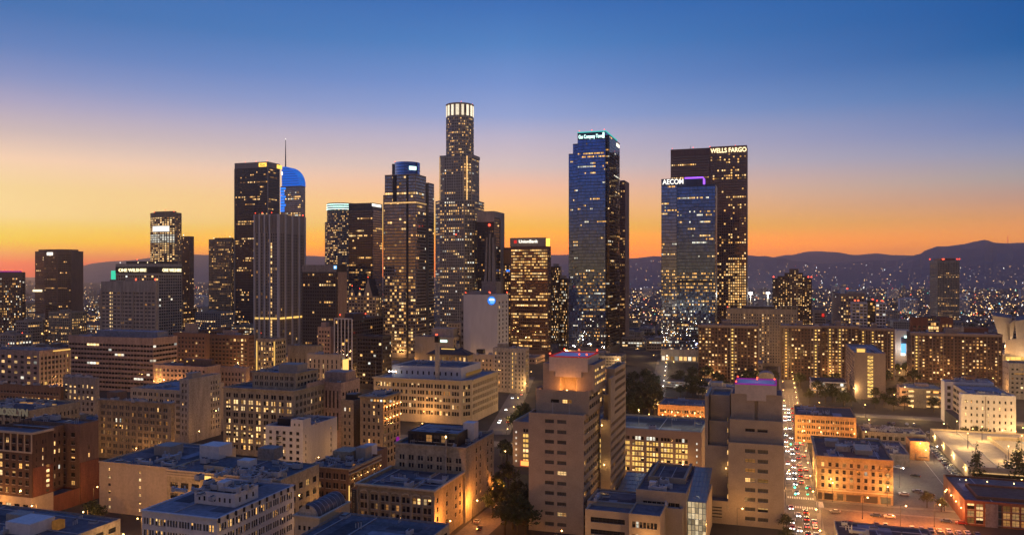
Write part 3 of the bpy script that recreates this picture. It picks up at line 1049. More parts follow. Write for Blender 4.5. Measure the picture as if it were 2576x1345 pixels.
    for k in range(3):
        zz = z - 2.2 - 4.2 * k
        b.part('crown_light', lambda m: m.prism(ngon(cx, cyy, r - 1.2 + k * 0.2), zz - 1.3, zz, 'sign_mint'))
    b.done()

    # --- black office tower
    t = 1280
    b = Bld('black_tower', 'flat roofed black glass tower with a lighter right side and white roof corner sign', 'skyscraper', win_limit=40)
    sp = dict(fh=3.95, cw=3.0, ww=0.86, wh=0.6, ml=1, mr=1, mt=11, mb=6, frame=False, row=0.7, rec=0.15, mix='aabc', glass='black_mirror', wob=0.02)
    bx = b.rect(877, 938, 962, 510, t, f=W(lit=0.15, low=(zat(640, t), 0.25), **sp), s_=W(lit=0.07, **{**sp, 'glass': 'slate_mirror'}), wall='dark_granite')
    b.slab('roof_sign', bx[1] + 0.05, bx[1] + 0.8, bx[3] - 36, bx[3] - 6, bx[4] - 5.5, bx[4] - 1.5, 'sign_white')
    b.done()

    # --- gabled castle-like hotel block
    t = 960
    b = Bld('gabled_building', 'cream building with steep pointed gables and dark pitched roofs, lit from inside', 'building')
    bx = b.rect(868, 946, 962, 745, t, f=W(n=10, fh=3.8, lit=0.35, mix='abc', frame=False, mt=1, mb=3), s_=W(n=6, lit=0.2, frame=False), wall='cream_paint')
    x0, x1, y0, y1, z = bx
    for uc, w, vt_ in ((886, 10, 722), (905, 9, 729), (926, 13, 700)):
        xc = x_on_y(uc, y0)
        hw = w * t / FPX
        zt = zat(vt_, t)
        m = b.mb()
        m.face(((xc - hw, y0 - 0.4, z - 0.5), (xc + hw, y0 - 0.4, z - 0.5), (xc, y0 - 0.4, zt)), 'cream_paint')
        m.face(((xc + hw, y0 - 0.4, z - 0.5), (xc + hw, y1, z - 0.5), (xc, y1, zt), (xc, y0 - 0.4, zt)), 'roof_dark')
        m.face(((xc - hw, y1, z - 0.5), (xc - hw, y0 - 0.4, z - 0.5), (xc, y0 - 0.4, zt), (xc, y1, zt)), 'roof_dark')
        m.face(((xc + hw, y1, z - 0.5), (xc - hw, y1, z - 0.5), (xc, y1, zt)), 'cream_paint')
        m.build('gable', b.root)
        b.slab('gable_window', xc - 1.0, xc + 1.0, y0 - 0.55, y0 - 0.42, z + 1, z + 4.0, 'lit_warm')
        b.beacon(xc, y0, zt - 0.3, r=0.8)
    b.done()

    # --- glass tower with blue cylinder crown
    t = 950
    b = Bld('cylinder_crown_tower', 'grey glass tower with stepped shoulders and a blue glass drum on its roof', 'skyscraper', win_limit=80)
    sp = dict(fh=3.9, cw=3.0, ww=0.84, wh=0.58, ml=0.5, mr=0.5, mt=1.5, mb=5, frame=False, row=0.45, rec=0.14, mix='aabcw', glass='slate_mirror', wob=0.03)
    zr = zat(509, t)
    def lit_k(i, j, n, nr, rng):
        h = j / nr
        if abs(h - 0.885) < 0.008:
            return 'b'
        p = 0.42 if h < 0.42 else 0.10
        return rng.choice('aabc') if rng.random() < p * rng.choice((0.4, 1, 1.5)) else 'd'
    y0 = t * ray(1046)[1]
    xl, xm, xr0 = x_on_y(960, y0), x_on_y(968, y0), x_on_y(1046, y0)
    y1 = y_on_x(1072, xr0)
    zt = zat(437, t)
    b.box(xm, xr0, y0, y1, 0, zt, f=W(**{**sp, 'st': lit_k}), r=W(lit=0.08, low=(60, 0.3), **sp), wall='grey_stone')
    b.box(xl, xm - 0.003, y0 + 4, y1 - 4, 0, zat(487, t), f=W(lit=0.2, **sp), wall='grey_stone', name='shoulder_wall')
    y2 = y_on_x(1092, xr0 + 2)
    b.box(xr0 - 20, xr0 + 2, y1 + 3, y2, 0, zat(452, t), r=W(lit=0.08, low=(60, 0.25), **sp), wall='steel_grey', name='rear_wall')
    xg = x_on_y(1025, y0)
    b.slab('groove', xg - 1.3, xg + 1.3, y0 - 0.25, y0 - 0.003, 0, zt - 1, 'black_metal')
    xg = x_on_y(993, y0)
    b.slab('groove', xg - 2.6, xg + 2.6, y0 - 0.2, y0 - 0.003, zat(505, t), zt - 1, 'black_metal')
    b.slab('light_ring', xm - 0.2, xr0 + 0.5, y0 - 0.6, y0 - 0.26, zr - 0.7, zr + 0.8, 'lit_warm')
    b.slab('light_ring', xr0 + 0.003, xr0 + 0.5, y0 - 0.25, y1, zr - 0.7, zr + 0.8, 'lit_warm')
    cx, cyy = (xm + xr0) / 2 + 1, y0 + 17
    b.part('crown_drum', lambda m: m.prism(ngon(cx, cyy, 15.6, 32), zt - 1, zat(404, t), 'blue_mirror'), smooth=False)
    for k in range(4):
        zz = zt + 2 + k * 3.6
        b.part('drum_band', lambda m: m.prism(ngon(cx, cyy, 15.75, 32), zz, zz + 0.5, 'blue_spandrel', cap=False))
    b.part('crown_fin', lambda m: m.box(cx - 17.5, cx - 15.2, cyy - 6, cyy + 6, zt - 1, zat(406, t), 'steel_grey'))
    ang = -0.70
    m = b.mb()
    px, py = cx + 15.9 * cos(ang), cyy + 15.9 * sin(ang)
    tx, ty = -sin(ang), cos(ang)
    m.prism([(px - tx * 4.5, py - ty * 4.5), (px - tx * 4.5 + cos(ang), py - ty * 4.5 + sin(ang)), (px + tx * 4.5 + cos(ang), py + ty * 4.5 + sin(ang)), (px + tx * 4.5, py + ty * 4.5)][::1], zat(425, t), zat(416, t), 'sign_mint')
    m.build('roof_sign', b.root)
    b.beacon(cx - 14, cyy - 5, zat(404, t), r=0.7)
    b.done()

    # --- pylon tower and slab behind it
    t = 1050
    b = Bld('light_sided_slab', 'slim office slab behind the ribbed pylon with a pale right edge and red lights', 'office building', win_limit=10)
    bx = b.rect(1200, 1243, 1268, 531, t, f=W(lit=0.06, cw=2.6, frame=False, mt=10, mix='ac', row=0.4), s_=W(lit=0.05, n=6, frame=False, ww=0.85, wh=0.45), wall='dark_granite')
    x0, x1, y0, y1, z = bx
    b.slab('top_band', x0, x1 + 0.3, y0 - 0.3, y0 - 0.003, z - 14, z + 0.1, 'pale_stone')
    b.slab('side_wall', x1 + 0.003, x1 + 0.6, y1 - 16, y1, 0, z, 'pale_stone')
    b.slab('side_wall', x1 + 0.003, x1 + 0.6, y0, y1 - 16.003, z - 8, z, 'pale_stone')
    xr, _ = at(1229, t)
    b.beacon(xr + 1.0, y0 - 2.0, zat(569, t), r=2.0, pole=0.1)
    b.done()
    t = 850
    b = Bld('ribbed_pylon', 'tapering grey concrete radio pylon with upright ribs above the blue globe building', 'tower', win_limit=0)
    cx, cyy = at(1237, t)
    b.base(cx, cyy)
    zb_, zt = zat(740, t), zat(588, t)
    b.part('shaft_wall', lambda m: m.prism([(cx - 8, cyy - 8.7), (cx + 8, cyy - 8.7), (cx + 8, cyy + 8), (cx - 8, cyy + 8)], 0, zat(712, t), 'grey_stone'))
    for q in range(3):
        xo = -4.6 + q * 4.6
        h = zat((598, 588, 598)[q], t)
        m = b.mb()
        a, c = 1.7, 0.8
        k = 0.72
        lo = [(cx + xo - a, cyy - 7.9), (cx + xo + a, cyy - 7.9), (cx + xo + a, cyy - 4), (cx + xo - a, cyy - 4)]
        hi = [(cx + xo * k - c, cyy - 6.4), (cx + xo * k + c, cyy - 6.4), (cx + xo * k + c, cyy - 4), (cx + xo * k - c, cyy - 4)]
        zl = zat(735, t)
        for i in range(4):
            j = (i + 1) % 4
            m.face(((lo[i][0], lo[i][1], zl), (lo[j][0], lo[j][1], zl), (hi[j][0], hi[j][1], h), (hi[i][0], hi[i][1], h)), 'grey_stone')
        m.face([(p[0], p[1], h) for p in hi], 'grey_stone')
        m.build('rib', b.root)
    b.part('core', lambda m: m.box(cx - 3.8, cx + 3.8, cyy - 3.9, cyy + 4, zat(713, t), zat(594, t), 'dark_granite'))
    b.slab('collar', cx - 8.5, cx + 8.5, cyy - 9.2, cyy + 8.5, zat(712, t), zat(707, t), 'grey_stone')
    b.done()
    t = 800
    b = Bld('globe_sign_building', 'blank pale stone block with a glowing blue globe emblem high on its wall', 'building', win_limit=40)
    bx = b.rect(1166, 1251, 1279, 741, t, f=None, s_=W(n=3, lit=0.02, fh=4.5, ww=0.3, frame=False, mb=12, mt=6), wall='white_paint', roof='roof_grey')
    x0, x1, y0, y1, z = bx
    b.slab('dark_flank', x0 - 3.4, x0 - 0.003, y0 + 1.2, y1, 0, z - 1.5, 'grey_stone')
    for k in range(9):
        b.slab('flank_window', x0 - 2.6, x0 - 1.0, y0 + 1.05, y0 + 1.195, 10 + k * 6.2, 13 + k * 6.2, 'dark_pane')
    xg = x_on_y(1237, y0)
    zg = zat(756, t)
    m = b.mb()
    for k in range(32):
        a0, a1 = 2 * pi * k / 32, 2 * pi * (k + 1) / 32
        m.face(((xg, y0 - 0.5, zg), (xg + 4.3 * cos(a0), y0 - 0.5, zg + 4.3 * sin(a0)), (xg + 4.3 * cos(a1), y0 - 0.5, zg + 4.3 * sin(a1))), 'sign_blue')
        m.face(((xg + 4.3 * cos(a1), y0 - 0.5, zg + 4.3 * sin(a1)), (xg + 4.3 * cos(a0), y0 - 0.5, zg + 4.3 * sin(a0)), (xg + 4.3 * cos(a0), y0 - 0.003, zg + 4.3 * sin(a0)), (xg + 4.3 * cos(a1), y0 - 0.003, zg + 4.3 * sin(a1))), 'black_metal')
    em = m.build('emblem', b.root)
    m = b.mb()
    for k in range(6):                       # pale latitude stripes of the globe
        h = -2.45 + k * 0.98
        w = (3.3 ** 2 - h * h) ** 0.5 if abs(h) < 3.3 else 0.5
        m.box(xg - w * (0.55 if k < 3 else 0.85), xg + w, y0 - 0.75, y0 - 0.51, zg + h - 0.32, zg + h + 0.32, 'sign_sky' if k not in (3, 4) else 'sign_white')
    m.build('emblem_stripe', b.root)
    for px, py in ((x1 - 8, y0 + 1), (x1 - 1, y1 - 2), (x0 + 2, y0 + 1), (x0 + 16, y1 - 2)):
        b.beacon(px, py, z, r=0.8)
    b.slab('roof_house', x0 + 3, x0 + 16, y0 + 6, y1 - 5, z - 0.9, z + 3, 'concrete')
    b.done()

    # --- bank block with red and white roof sign
    t = 1000
    b = Bld('roof_sign_office', 'dark brown office block with bands of lit floors and a red white roof sign', 'office building', win_limit=100)
    sp = dict(fh=3.7, cw=2.5, ww=0.86, wh=0.5, ml=1, mr=1, mt=3, mb=4, frame=False, row=0.75, rec=0.3, mix='aaabc', glass='bronze_mirror', wob=0.02)
    bx = b.rect(1284, 1379, 1386, 619, t, f=W(lit=0.36, **sp), s_=W(lit=0.2, **sp), wall='brown_granite')
    x0, x1, y0, y1, z = bx
    b.slab('sign_house', x0 - 0.5, x1 - 3, y0 - 0.4, y0 + 14, z + 0.1, zat(597, t), 'concrete')
    b.text('sign', 'UnionBank', x0 + 24, y0 - 1.0, zat(610, t), 5.4, 'sign_white', fit=25, bold=0.03)
    b.slab('sign_mark', x0 + 5, x0 + 8.6, y0 - 0.9, y0 - 0.45, zat(611, t), zat(603, t), 'sign_red')
    b.slab('corner_glow', x1 - 2.9, x1 + 0.6, y0 + 0.2, y0 + 6, z + 0.1, zat(599, t), 'sign_gold')
    b.done()
    t = 1080
    b = Bld('orange_side_block', 'dark block peeping out left of the bank block with an orange upper corner', 'building', win_limit=10)
    bx = b.rect(1258, 1296, 1300, 622, t, f=W(lit=0.3, cw=3, frame=False, mt=24, mix='aac'), wall='brown_brick')
    b.slab('orange_glow_slab', bx[0] + 5, bx[1] - 1, bx[2] - 0.3, bx[2] - 0.003, bx[4] - 22, bx[4] - 3, 'orange_wall')  # orange light on this side put into the slab's colour
    b.slab('blue_lamp', bx[0] + 9, bx[0] + 14, bx[2] - 0.9, bx[2] - 0.35, bx[4] - 33, bx[4] - 30.5, 'sign_blue')
    b.done()
    for (u0, u1, v, tt, lb) in ((1386, 1409, 670, 1150, 'dark narrow apartment block just right of the bank block, pale top corner'),
                                (1405, 1428, 700, 1060, 'dark narrow apartment block pressed against the tall blue glass tower')):
        b = Bld('narrow_block', lb, 'building', win_limit=20)
        bx = b.rect(u0, u1, u1 + 4, v, tt, f=W(n=7, lit=0.3, mix='abcw', frame=False), s_=W(n=3, lit=0.2, frame=False), wall='dark_granite')
        b.slab('roof_house', bx[0] + 3, bx[1] - 3, bx[2] + 3, bx[3] - 2, bx[4] - 0.9, bx[4] + 4, 'pale_stone')
        b.done()

    # --- tall blue glass tower with teal crown
    t = 950
    b = Bld('teal_crown_tower', 'tall stepped blue glass tower with a teal roof line and a glowing top sign', 'skyscraper', win_limit=100)
    sp = dict(fh=3.9, cw=1.7, ww=0.97, wh=0.86, sill=0.07, ml=0.2, mr=0.2, mt=1.0, mb=12, frame=False, row=0.72, rec=0.1, mix='aabw', glass='blue_mirror', wob=0.03, lith=0.5)
    y0 = t * ray(1523)[1]
    xa, xb, xc, xd = x_on_y(1428, y0), x_on_y(1440, y0), x_on_y(1453, y0), x_on_y(1523, y0)
    y1 = y_on_x(1559, xd + 4)
    zt = zat(330, t)
    zs1, zs2 = zat(357, t), zat(381, t)
    rcol = {}
    def glassrow(seed, base):
        r_ = random.Random(seed)
        rows = [base * r_.choice((0.0, 0.0, 0.1, 0.2, 0.5, 1.0, 2.5, 4.0)) for _ in range(120)]
        memo = {}
        def f(i, j, n, nr, rng):
            on, tone = memo.get(j, (False, 'a'))
            if i == 0 or rng.random() < 0.3:
                on, tone = rng.random() < rows[j], rng.choice('aabw')
                memo[j] = (on, tone)
            return tone if on and rng.random() < 0.85 else 'd'
        return f
    def reflected_glitter(base, seed, lo_, hi_):  # lit panes stand in for city lights reflected in the lower glass
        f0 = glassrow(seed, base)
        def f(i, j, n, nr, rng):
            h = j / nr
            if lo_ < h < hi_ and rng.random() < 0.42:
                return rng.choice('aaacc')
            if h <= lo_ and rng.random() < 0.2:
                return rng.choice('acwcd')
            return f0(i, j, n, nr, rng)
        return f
    b.box(xc, xd, y0, y1, 0, zt, f=W(**{**sp, 'st': reflected_glitter(0.16, 5, 0.24, 0.345), 'mt': 9}), r=W(**{**sp, 'st': glassrow(5, 0.08), 'cw': 4}), wall='blue_spandrel', roof='roof_dark')
    b.box(xb, xc - 0.003, y0 + 2.5, y1 - 4, 0, zs1, f=W(**{**sp, 'st': glassrow(6, 0.1)}), l=W(lit=0.02, **sp), wall='blue_spandrel', name='step_wall')
    b.box(xa, xb - 0.003, y0 + 5, y1 - 8, 0, zs2, f=W(**{**sp, 'st': glassrow(7, 0.05)}), l=W(lit=0.02, **sp), wall='blue_spandrel', name='step_wall')
    b.box(xd + 0.003, xd + 4, y0 + 5, y1, 0, zat(338, t), f=W(n=2, **{**{k: v for k, v in sp.items() if k != 'cw'}, 'lit': 0.1, 'glass': 'black_mirror'}), r=W(lit=0.06, **{**sp, 'glass': 'black_mirror', 'cw': 4}), wall='dark_granite', name='side_wall')
    for xx0, xx1, yy in ((xc, xd, y0),):
        b.slab('roof_line', xx0 - 0.3, xx1 + 0.3, yy - 0.5, yy - 0.02, zt - 0.5, zt + 0.7, 'sign_teal')
        b.slab('roof_line', xx1 + 0.31, xx1 + 0.9, yy - 0.02, y1, zt - 0.5, zt + 0.7, 'sign_teal')
    xs0, xs1 = x_on_y(1459, y0), x_on_y(1535, y0)
    b.slab('sign_board', xs0 - 0.6, xd - 0.3, y0 - 0.35, y0 - 0.02, zat(348, t), zat(334, t), 'blue_spandrel')
    b.text('sign', 'Gas Company Tower', (xs0 + xd) / 2 - 1.6, y0 - 0.75, zat(345.6, t), 6.2, 'sign_mint', fit=31, bold=0.05)
    b.part('sign_flame', lambda m: m.prism([(xd - 3.2, y0 - 0.9), (xd - 1.2, y0 - 0.9), (xd - 1.2, y0 - 0.5), (xd - 3.2, y0 - 0.5)], zat(347, t), zat(333, t), 'sign_mint'))
    b.slab('side_sign', xd + 4.01, xd + 4.5, y1 - 22, y1 - 4, zat(352, t), zat(344, t), 'sign_white')
    for k in (0.05, 0.5, 0.95):
        b.beacon(xc + (xd - xc) * k, y0 + 2, zt + 0.6, r=0.7)
    b.slab('podium', xa - 2, xd + 6, y0 - 4, y0 - 0.6, 0, zat(884, t) + 1, 'pale_stone')
    b.done()
    t = 1120
    b = Bld('dark_companion_slab', 'dark slab with a pale right edge directly right of the blue glass tower with teal roof line', 'office building', win_limit=30)
    bx = b.rect(1553, 1573, 1582, 455, t, f=W(n=7, lit=0.14, frame=False, mix='aac', row=0.5), s_=None, wall='brown_granite')
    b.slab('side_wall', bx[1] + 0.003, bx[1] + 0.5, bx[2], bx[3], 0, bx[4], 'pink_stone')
    b.slab('roof_house', bx[0] + 3, bx[1] - 2, bx[2] + 4, bx[2] + 12, bx[4] - 0.9, bx[4] + 1.5, 'grey_stone')
    b.done()

    # --- twin: blue tower with white lettering and the brown granite tower behind
    t = 900
    b = Bld('lettered_glass_tower', 'blue glass tower with AECOM in white letters and a violet roof line', 'skyscraper', win_limit=100)
    y0 = t * ray(1798)[1]
    xa, xb, xc = x_on_y(1664, y0), x_on_y(1703, y0), x_on_y(1799, y0)
    zt, zl = zat(463, t), zat(446, t)
    def reflected_gold(base, seed):  # golden reflections drawn as a band of glowing panes
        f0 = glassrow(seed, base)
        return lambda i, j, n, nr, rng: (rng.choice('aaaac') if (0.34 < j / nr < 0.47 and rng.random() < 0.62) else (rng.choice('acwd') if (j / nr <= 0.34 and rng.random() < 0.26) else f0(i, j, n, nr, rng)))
    b.box(xb, xc, y0, y0 + 34, 0, zt, f=W(**{**sp, 'st': reflected_gold(0.17, 9), 'mt': 2}), r=None, wall='blue_spandrel', roof='roof_dark')
    b.poly([(xa, y0 - 1.5), (xb - 0.003, y0 - 1.5), (xb - 0.003, y0 + 30), (xa, y0 + 30)], 0, zl, [W(**{**sp, 'st': reflected_gold(0.14, 10), 'mt': 8, 'glass': 'wing_mirror'}), None, None, None], wall='blue_spandrel', name='wing_wall', roof='roof_dark')
    xe = x_on_y(1768, y0)
    b.box(xb + 0.003, xe, y0 + 2, y0 + 26, zt - 0.9, zl, wall='blue_spandrel', name='top_wall', roof='roof_dark')
    b.text('sign', 'AECOM', x_on_y(1694, y0), y0 - 2.6, zat(460, t), 8.0, 'sign_white', fit=23.5, bold=0.06)
    b.slab('roof_line', x_on_y(1722, y0), xe, y0 + 1.3, y0 + 1.9, zl - 0.4, zl + 1.4, 'sign_purple')
    b.slab('roof_line', xe + 0.01, xe + 0.5, y0 + 2, y0 + 26, zl - 7, zl + 1.0, 'sign_purple')
    m = b.mb()
    m.box(x_on_y(1703, y0), x_on_y(1792, y0), y0 - 0.5, y0 - 0.05, zat(710, t), zat(705, t), 'black_metal')
    m.build('plant_band', b.root)
    b.slab('pale_edge', xc + 0.003, xc + 0.5, y0, y0 + 4, 0, zt, 'slate_mirror')
    b.part('podium', lambda m: m.box(xa, xc, y0 - 6, y0 - 1.6, 0, zat(880, t), 'grey_stone'))
    for k in range(12):
        xx = xa + 3 + (xc - xa - 6) * k / 11
        b.slab('shop_window', xx - 1.7, xx + 1.7, y0 - 6.15, y0 - 6.003, 2, 6.5, 'lit_amber' if k % 3 else 'lit_white')
    b.done()
    t = 1150
    b = Bld('brown_granite_tower', 'broad brown granite tower with WELLS FARGO in cream letters at its top corner', 'skyscraper', win_limit=80)
    spg = dict(fh=3.9, cw=3.1, ww=0.62, wh=0.56, ml=1, mr=1, mt=10, mb=8, frame=False, row=0.7, rec=0.3, glass='bronze_mirror', wob=0.02)
    def wf(i, j, n, nr, rng, rows={}):
        h = j / nr
        if j not in rows:
            rows[j] = rng.choice((0.02, 0.05, 0.1, 0.3, 0.55)) if h > 0.4 else (0.6 if h > 0.16 else 0.35)
        p = rows[j] * (1.5 if i > n * 0.45 else 0.6)
        return rng.choice('aaab') if rng.random() < p else 'd'
    y0 = t * ray(1879)[1]
    xa, xm, xc = x_on_y(1686, y0), x_on_y(1785, y0), x_on_y(1879, y0)
    zt = zat(365, t)
    b.box(xm, xc, y0, y0 + 40, 0, zt, f=W(**{**spg, 'st': wf}), wall='brown_granite')
    b.box(xa, xm - 0.003, y0 + 5, y0 + 38, 0, zt - 0.5, f=W(**{**spg, 'lit': 0.10, 'mix': 'aab'}), wall='brown_granite', name='wing_wall')
    b.text('sign', 'WELLS FARGO', (x_on_y(1789, y0) + x_on_y(1877, y0)) / 2, y0 - 0.9, zat(381, t), 9.0, 'sign_cream', fit=50.5, bold=0.1)
    for k in (0.02, 0.3, 0.52, 0.85):
        b.beacon(xa + (xc - xa) * k, y0 + 6.5, zt - 0.5, r=0.7)
    b.part('mast', lambda m: m.tube((x_on_y(1735, y0), y0 + 10, zt - 1.5), (x_on_y(1735, y0), y0 + 10, zat(357, t)), 0.4, 0.2, 'black_metal', 6))
    b.done()
build_towers()
# ================================================================== the land: ground, hills, far city, haze
def build_land():
    stone('ground_dark', (0.035, 0.032, 0.028), rough=0.95, var=0.4, scale=0.01, streak=False)
    stone('hill_earth', (0.11, 0.115, 0.14), rough=1.0, var=0.3, scale=0.004, streak=False)
    m = MB()
    m.face(((-26000, -8000, -0.05), (26000, -8000, -0.05), (26000, 26000, -0.05), (-26000, 26000, -0.05)), 'ground_dark')
    tag(m.build('ground'), kind='structure')

    def ridge(name, prof, t, back, front, seed, amp):
        r_ = random.Random(seed)
        ph = [(r_.uniform(0, 6.28), r_.uniform(0.6, 1.6)) for _ in range(8)]
        us = [prof[0][0] + (prof[-1][0] - prof[0][0]) * k / 160 for k in range(161)]
        def h(u):
            for (a, va), (c, vc) in zip(prof, prof[1:]):
                if a <= u <= c:
                    f = (u - a) / (c - a)
                    f = f * f * (3 - 2 * f)
                    return EYE + (HV - (va + (vc - va) * f)) / FPX * t
            return 0
        steps = [(-front, 0.0), (-front * 0.72, 0.22), (-front * 0.45, 0.5), (-front * 0.2, 0.78), (0, 1.0), (back * 0.4, 0.7), (back, 0.0)]
        grid = []
        for u in us:
            row = []
            e = min(1, (u - us[0]) / 60, (us[-1] - u) / 60)
            hh = h(u)
            for d, k in steps:
                wob = sum(sin(u * 0.02 * q[1] * (i + 1) + q[0] + d * 0.0012 * (i - 3)) / (i + 1.2) for i, q in enumerate(ph))
                x, y = at(u, t + d)
                z = hh * k * (0.25 + 0.75 * max(0, e) ** 0.5) + amp * wob * k * (1.0 if k < 1 else 0.35)
                row.append((x, y, z if k > 0 else -2.0))
            grid.append(row)
        m = MB()
        for a, c in zip(grid, grid[1:]):
            for i in range(len(steps) - 1):
                m.face((a[i], c[i], c[i + 1], a[i + 1]), 'hill_earth')
        o = m.build(name, smooth=True)
        tag(o, kind='structure')
        def surf(u, d):
            f = (u - us[0]) / (us[-1] - us[0]) * 160
            i = max(0, min(159, int(f)))
            for q in range(len(steps) - 1):
                if steps[q][0] <= d <= steps[q + 1][0]:
                    g = (d - steps[q][0]) / (steps[q + 1][0] - steps[q][0])
                    za = grid[i][q][2] * (1 - g) + grid[i][q + 1][2] * g
                    zb = grid[i + 1][q][2] * (1 - g) + grid[i + 1][q + 1][2] * g
                    return za + (zb - za) * (f - i)
            return 0
        return surf
    ridge('hills', [(100, 684), (175, 674), (250, 661), (300, 656), (380, 648), (430, 643), (525, 640), (620, 650), (780, 643), (840, 646), (900, 660), (960, 684)], 12000, 2500, 2200, 1, 14)
    ridge('hills', [(1180, 660), (1300, 648), (1400, 640), (1500, 646), (1600, 649), (1640, 645), (1760, 652), (1880, 643), (1930, 648), (1985, 640), (2035, 632), (2090, 634), (2150, 641), (2200, 636), (2250, 641), (2320, 645), (2420, 660)], 11500, 2500, 2300, 2, 16)
    near_hill = ridge('hills', [(1340, 676), (1450, 664), (1580, 650), (1640, 646), (1700, 655), (1800, 650), (1880, 643), (1915, 645), (1960, 650), (2000, 655), (2060, 661), (2150, 659), (2250, 655), (2310, 640), (2335, 626), (2360, 618), (2420, 615), (2455, 609), (2480, 606), (2505, 611), (2576, 610), (2680, 602), (2800, 620), (2950, 660)], 8200, 2400, 2600, 3, 20)
    # mast on the right hill
    x, y = at(2535, 8200)
    zb = EYE + (HV - 610) / FPX * 8200
    m = MB((x, y, zb - 20))
    m.tube((x, y, zb - 20), (x, y, zat(592, 8200)), 2.4, 1.2, 'black_metal', 6)
    for k in range(3):
        m.octa(x + (k - 1) * 4, y, zb + 12 + k * 24, 4.0, 'red_beacon')
    tag(m.build('hilltop_mast', loc=(x, y, zb - 20)), 'thin radio mast on the crest of the dark hill at the far right', 'mast')

    # lights of the far city, scattered over the plain and the slopes: uncountable
    lamp_mat('city_amber', (1.0, 0.48, 0.14), (1.0, 0.64, 0.28), 4.2, lo=0.12, hi=1.3, pattern=False)
    lamp_mat('city_white', (1.0, 0.85, 0.62), (0.85, 0.92, 1.0), 3.6, lo=0.12, hi=1.3, pattern=False)
    lamp_mat('city_red', (1.0, 0.05, 0.03), (1.0, 0.15, 0.05), 4.0, lo=0.4, hi=1.2, pattern=False)
    lamp_mat('city_green', (0.1, 1.0, 0.4), (0.2, 0.4, 1.0), 3.0, lo=0.4, hi=1.2, pattern=False)
    r_ = random.Random(77)
    m = MB()
    def dot(x, y, z, t, k=1.0, warm=False):
        q = r_.random() * (0.78 if warm else 1.0)
        mat = 'city_amber' if q < 0.74 else ('city_white' if q < 0.93 else ('city_red' if q < 0.975 else 'city_green'))
        m.octa(x, y, z, k * (0.3 + t / 2900.0 * r_.choice((0.4, 0.6, 0.8, 1.0, 1.0, 1.9))) , mat)
    for _ in range(5200):
        v = r_.uniform(696, 835)
        v = 694 + (v - 694) ** 1.0
        t = EYE * FPX / (v - HV)
        if t > 9000 or t < 1250:
            continue
        u = r_.uniform(-120, 2720)
        x, y = at(u, t)
        if r_.random() < 0.6:       # along the street grid
            if r_.random() < 0.5:
                x = round(x / 140) * 140
            else:
                y = round(y / 260) * 260
        dot(x, y, r_.uniform(5, 14), t)
    for _ in range(260):            # clusters
        v = r_.uniform(697, 800)
        t = EYE * FPX / (v - HV)
        x, y = at(r_.uniform(-100, 2700), t)
        n = r_.randint(3, 9)
        for k in range(n):
            dot(x + (k - n / 2) * t / 160 + r_.uniform(-4, 4), y + r_.uniform(-20, 20), r_.uniform(6, 12), t, 1.1)
    for _ in range(640):            # lights up the slopes of the nearer hills
        u = r_.uniform(1400, 2700)
        d = -2500 + 2350 * r_.random() ** 1.5 * (0.85 if u < 2280 else 0.42)
        x, y = at(u, 8200 + d)
        dot(x, y, near_hill(u, d) + 14, 8200 + d, 0.8)
    for _ in range(620):            # signs, yards and streets in the near plain, left
        t = r_.uniform(880, 1700)
        x, y = at(r_.uniform(-60, 640), t)
        if r_.random() < 0.6:
            y = round(y / 90) * 90
        dot(x, y, r_.choice((5, 8, 9, 12, 16, 22, 30)), t + 500, 0.95)
    for _ in range(9000):           # behind and beside the camera (they come back in the mirror glass)
        t = 150 * (60 ** r_.random())
        a = r_.uniform(pi * 0.92, pi * 2.08)
        x, y = t * cos(a), t * sin(a)
        if r_.random() < 0.7:
            if r_.random() < 0.5:
                x = round(x / 110) * 110 + r_.uniform(-5, 5)
            else:
                y = round(y / 160) * 160 + r_.uniform(-5, 5)
        dot(x, y, r_.uniform(5, 30), t + 1300, 1.4, True)
    o = m.build('city_lights')
    tag(o, kind='stuff')

    # small far buildings, each its own thing
    variants = []
    vr = random.Random(5)
    for k in range(14):
        w, d, h = vr.uniform(14, 55), vr.uniform(14, 40), vr.choice((7, 9, 11, 14, 18, 26, 38))
        wall = vr.choice(('grey_stone', 'tan_stone', 'concrete', 'dark_brick', 'brown_brick', 'white_paint'))
        mb = MB()
        mb.box(-w / 2, w / 2, -d / 2, d / 2, 0, h, wall)
        mb.face(((-w / 2 + 0.5, -d / 2 + 0.5, h + 0.02), (w / 2 - 0.5, -d / 2 + 0.5, h + 0.02), (w / 2 - 0.5, d / 2 - 0.5, h + 0.02), (-w / 2 + 0.5, d / 2 - 0.5, h + 0.02)), vr.choice(('roof_tar', 'roof_grey', 'roof_white')))
        mb.box(-w / 6, w / 8, -d / 6, d / 5, h + 0.03, h + 3, wall)
        nr, nc = max(1, int(h / 3.8)), max(3, int(w / 4.2))
        for j in range(nr):
            for i in range(nc):
                x = -w / 2 + w * (i + 0.5) / nc
                z = h * (j + 0.5) / nr
                lit = vr.random() < 0.28
                mat = vr.choice(('lit_amber', 'lit_warm', 'lit_dim', 'lit_white')) if lit else 'dark_pane'
                mb.face(((x - 1.2, -d / 2 - 0.04, z - 0.8), (x + 1.2, -d / 2 - 0.04, z - 0.8), (x + 1.2, -d / 2 - 0.04, z + 0.9), (x - 1.2, -d / 2 - 0.04, z + 0.9)), mat)
        variants.append(mb.mesh('far_building'))
    n = 0
    spots = []
    while n < 230:
        v = r_.uniform(702, 800)
        t = EYE * FPX / (v - HV)
        u = r_.uniform(-60, 2640)
        x, y = at(u, t)
        if any(abs(x - a) < 45 and abs(y - c) < 40 for a, c in spots):
            continue
        if t < 1700 and 590 < u < 1900:
            continue
        spots.append((x, y))
        o = link('far_building', r_.choice(variants), None, (x, y, 0))
        tag(o, 'small flat roofed building with a few lit windows out on the far plain', 'building', 'small buildings on the far plain')
        n += 1

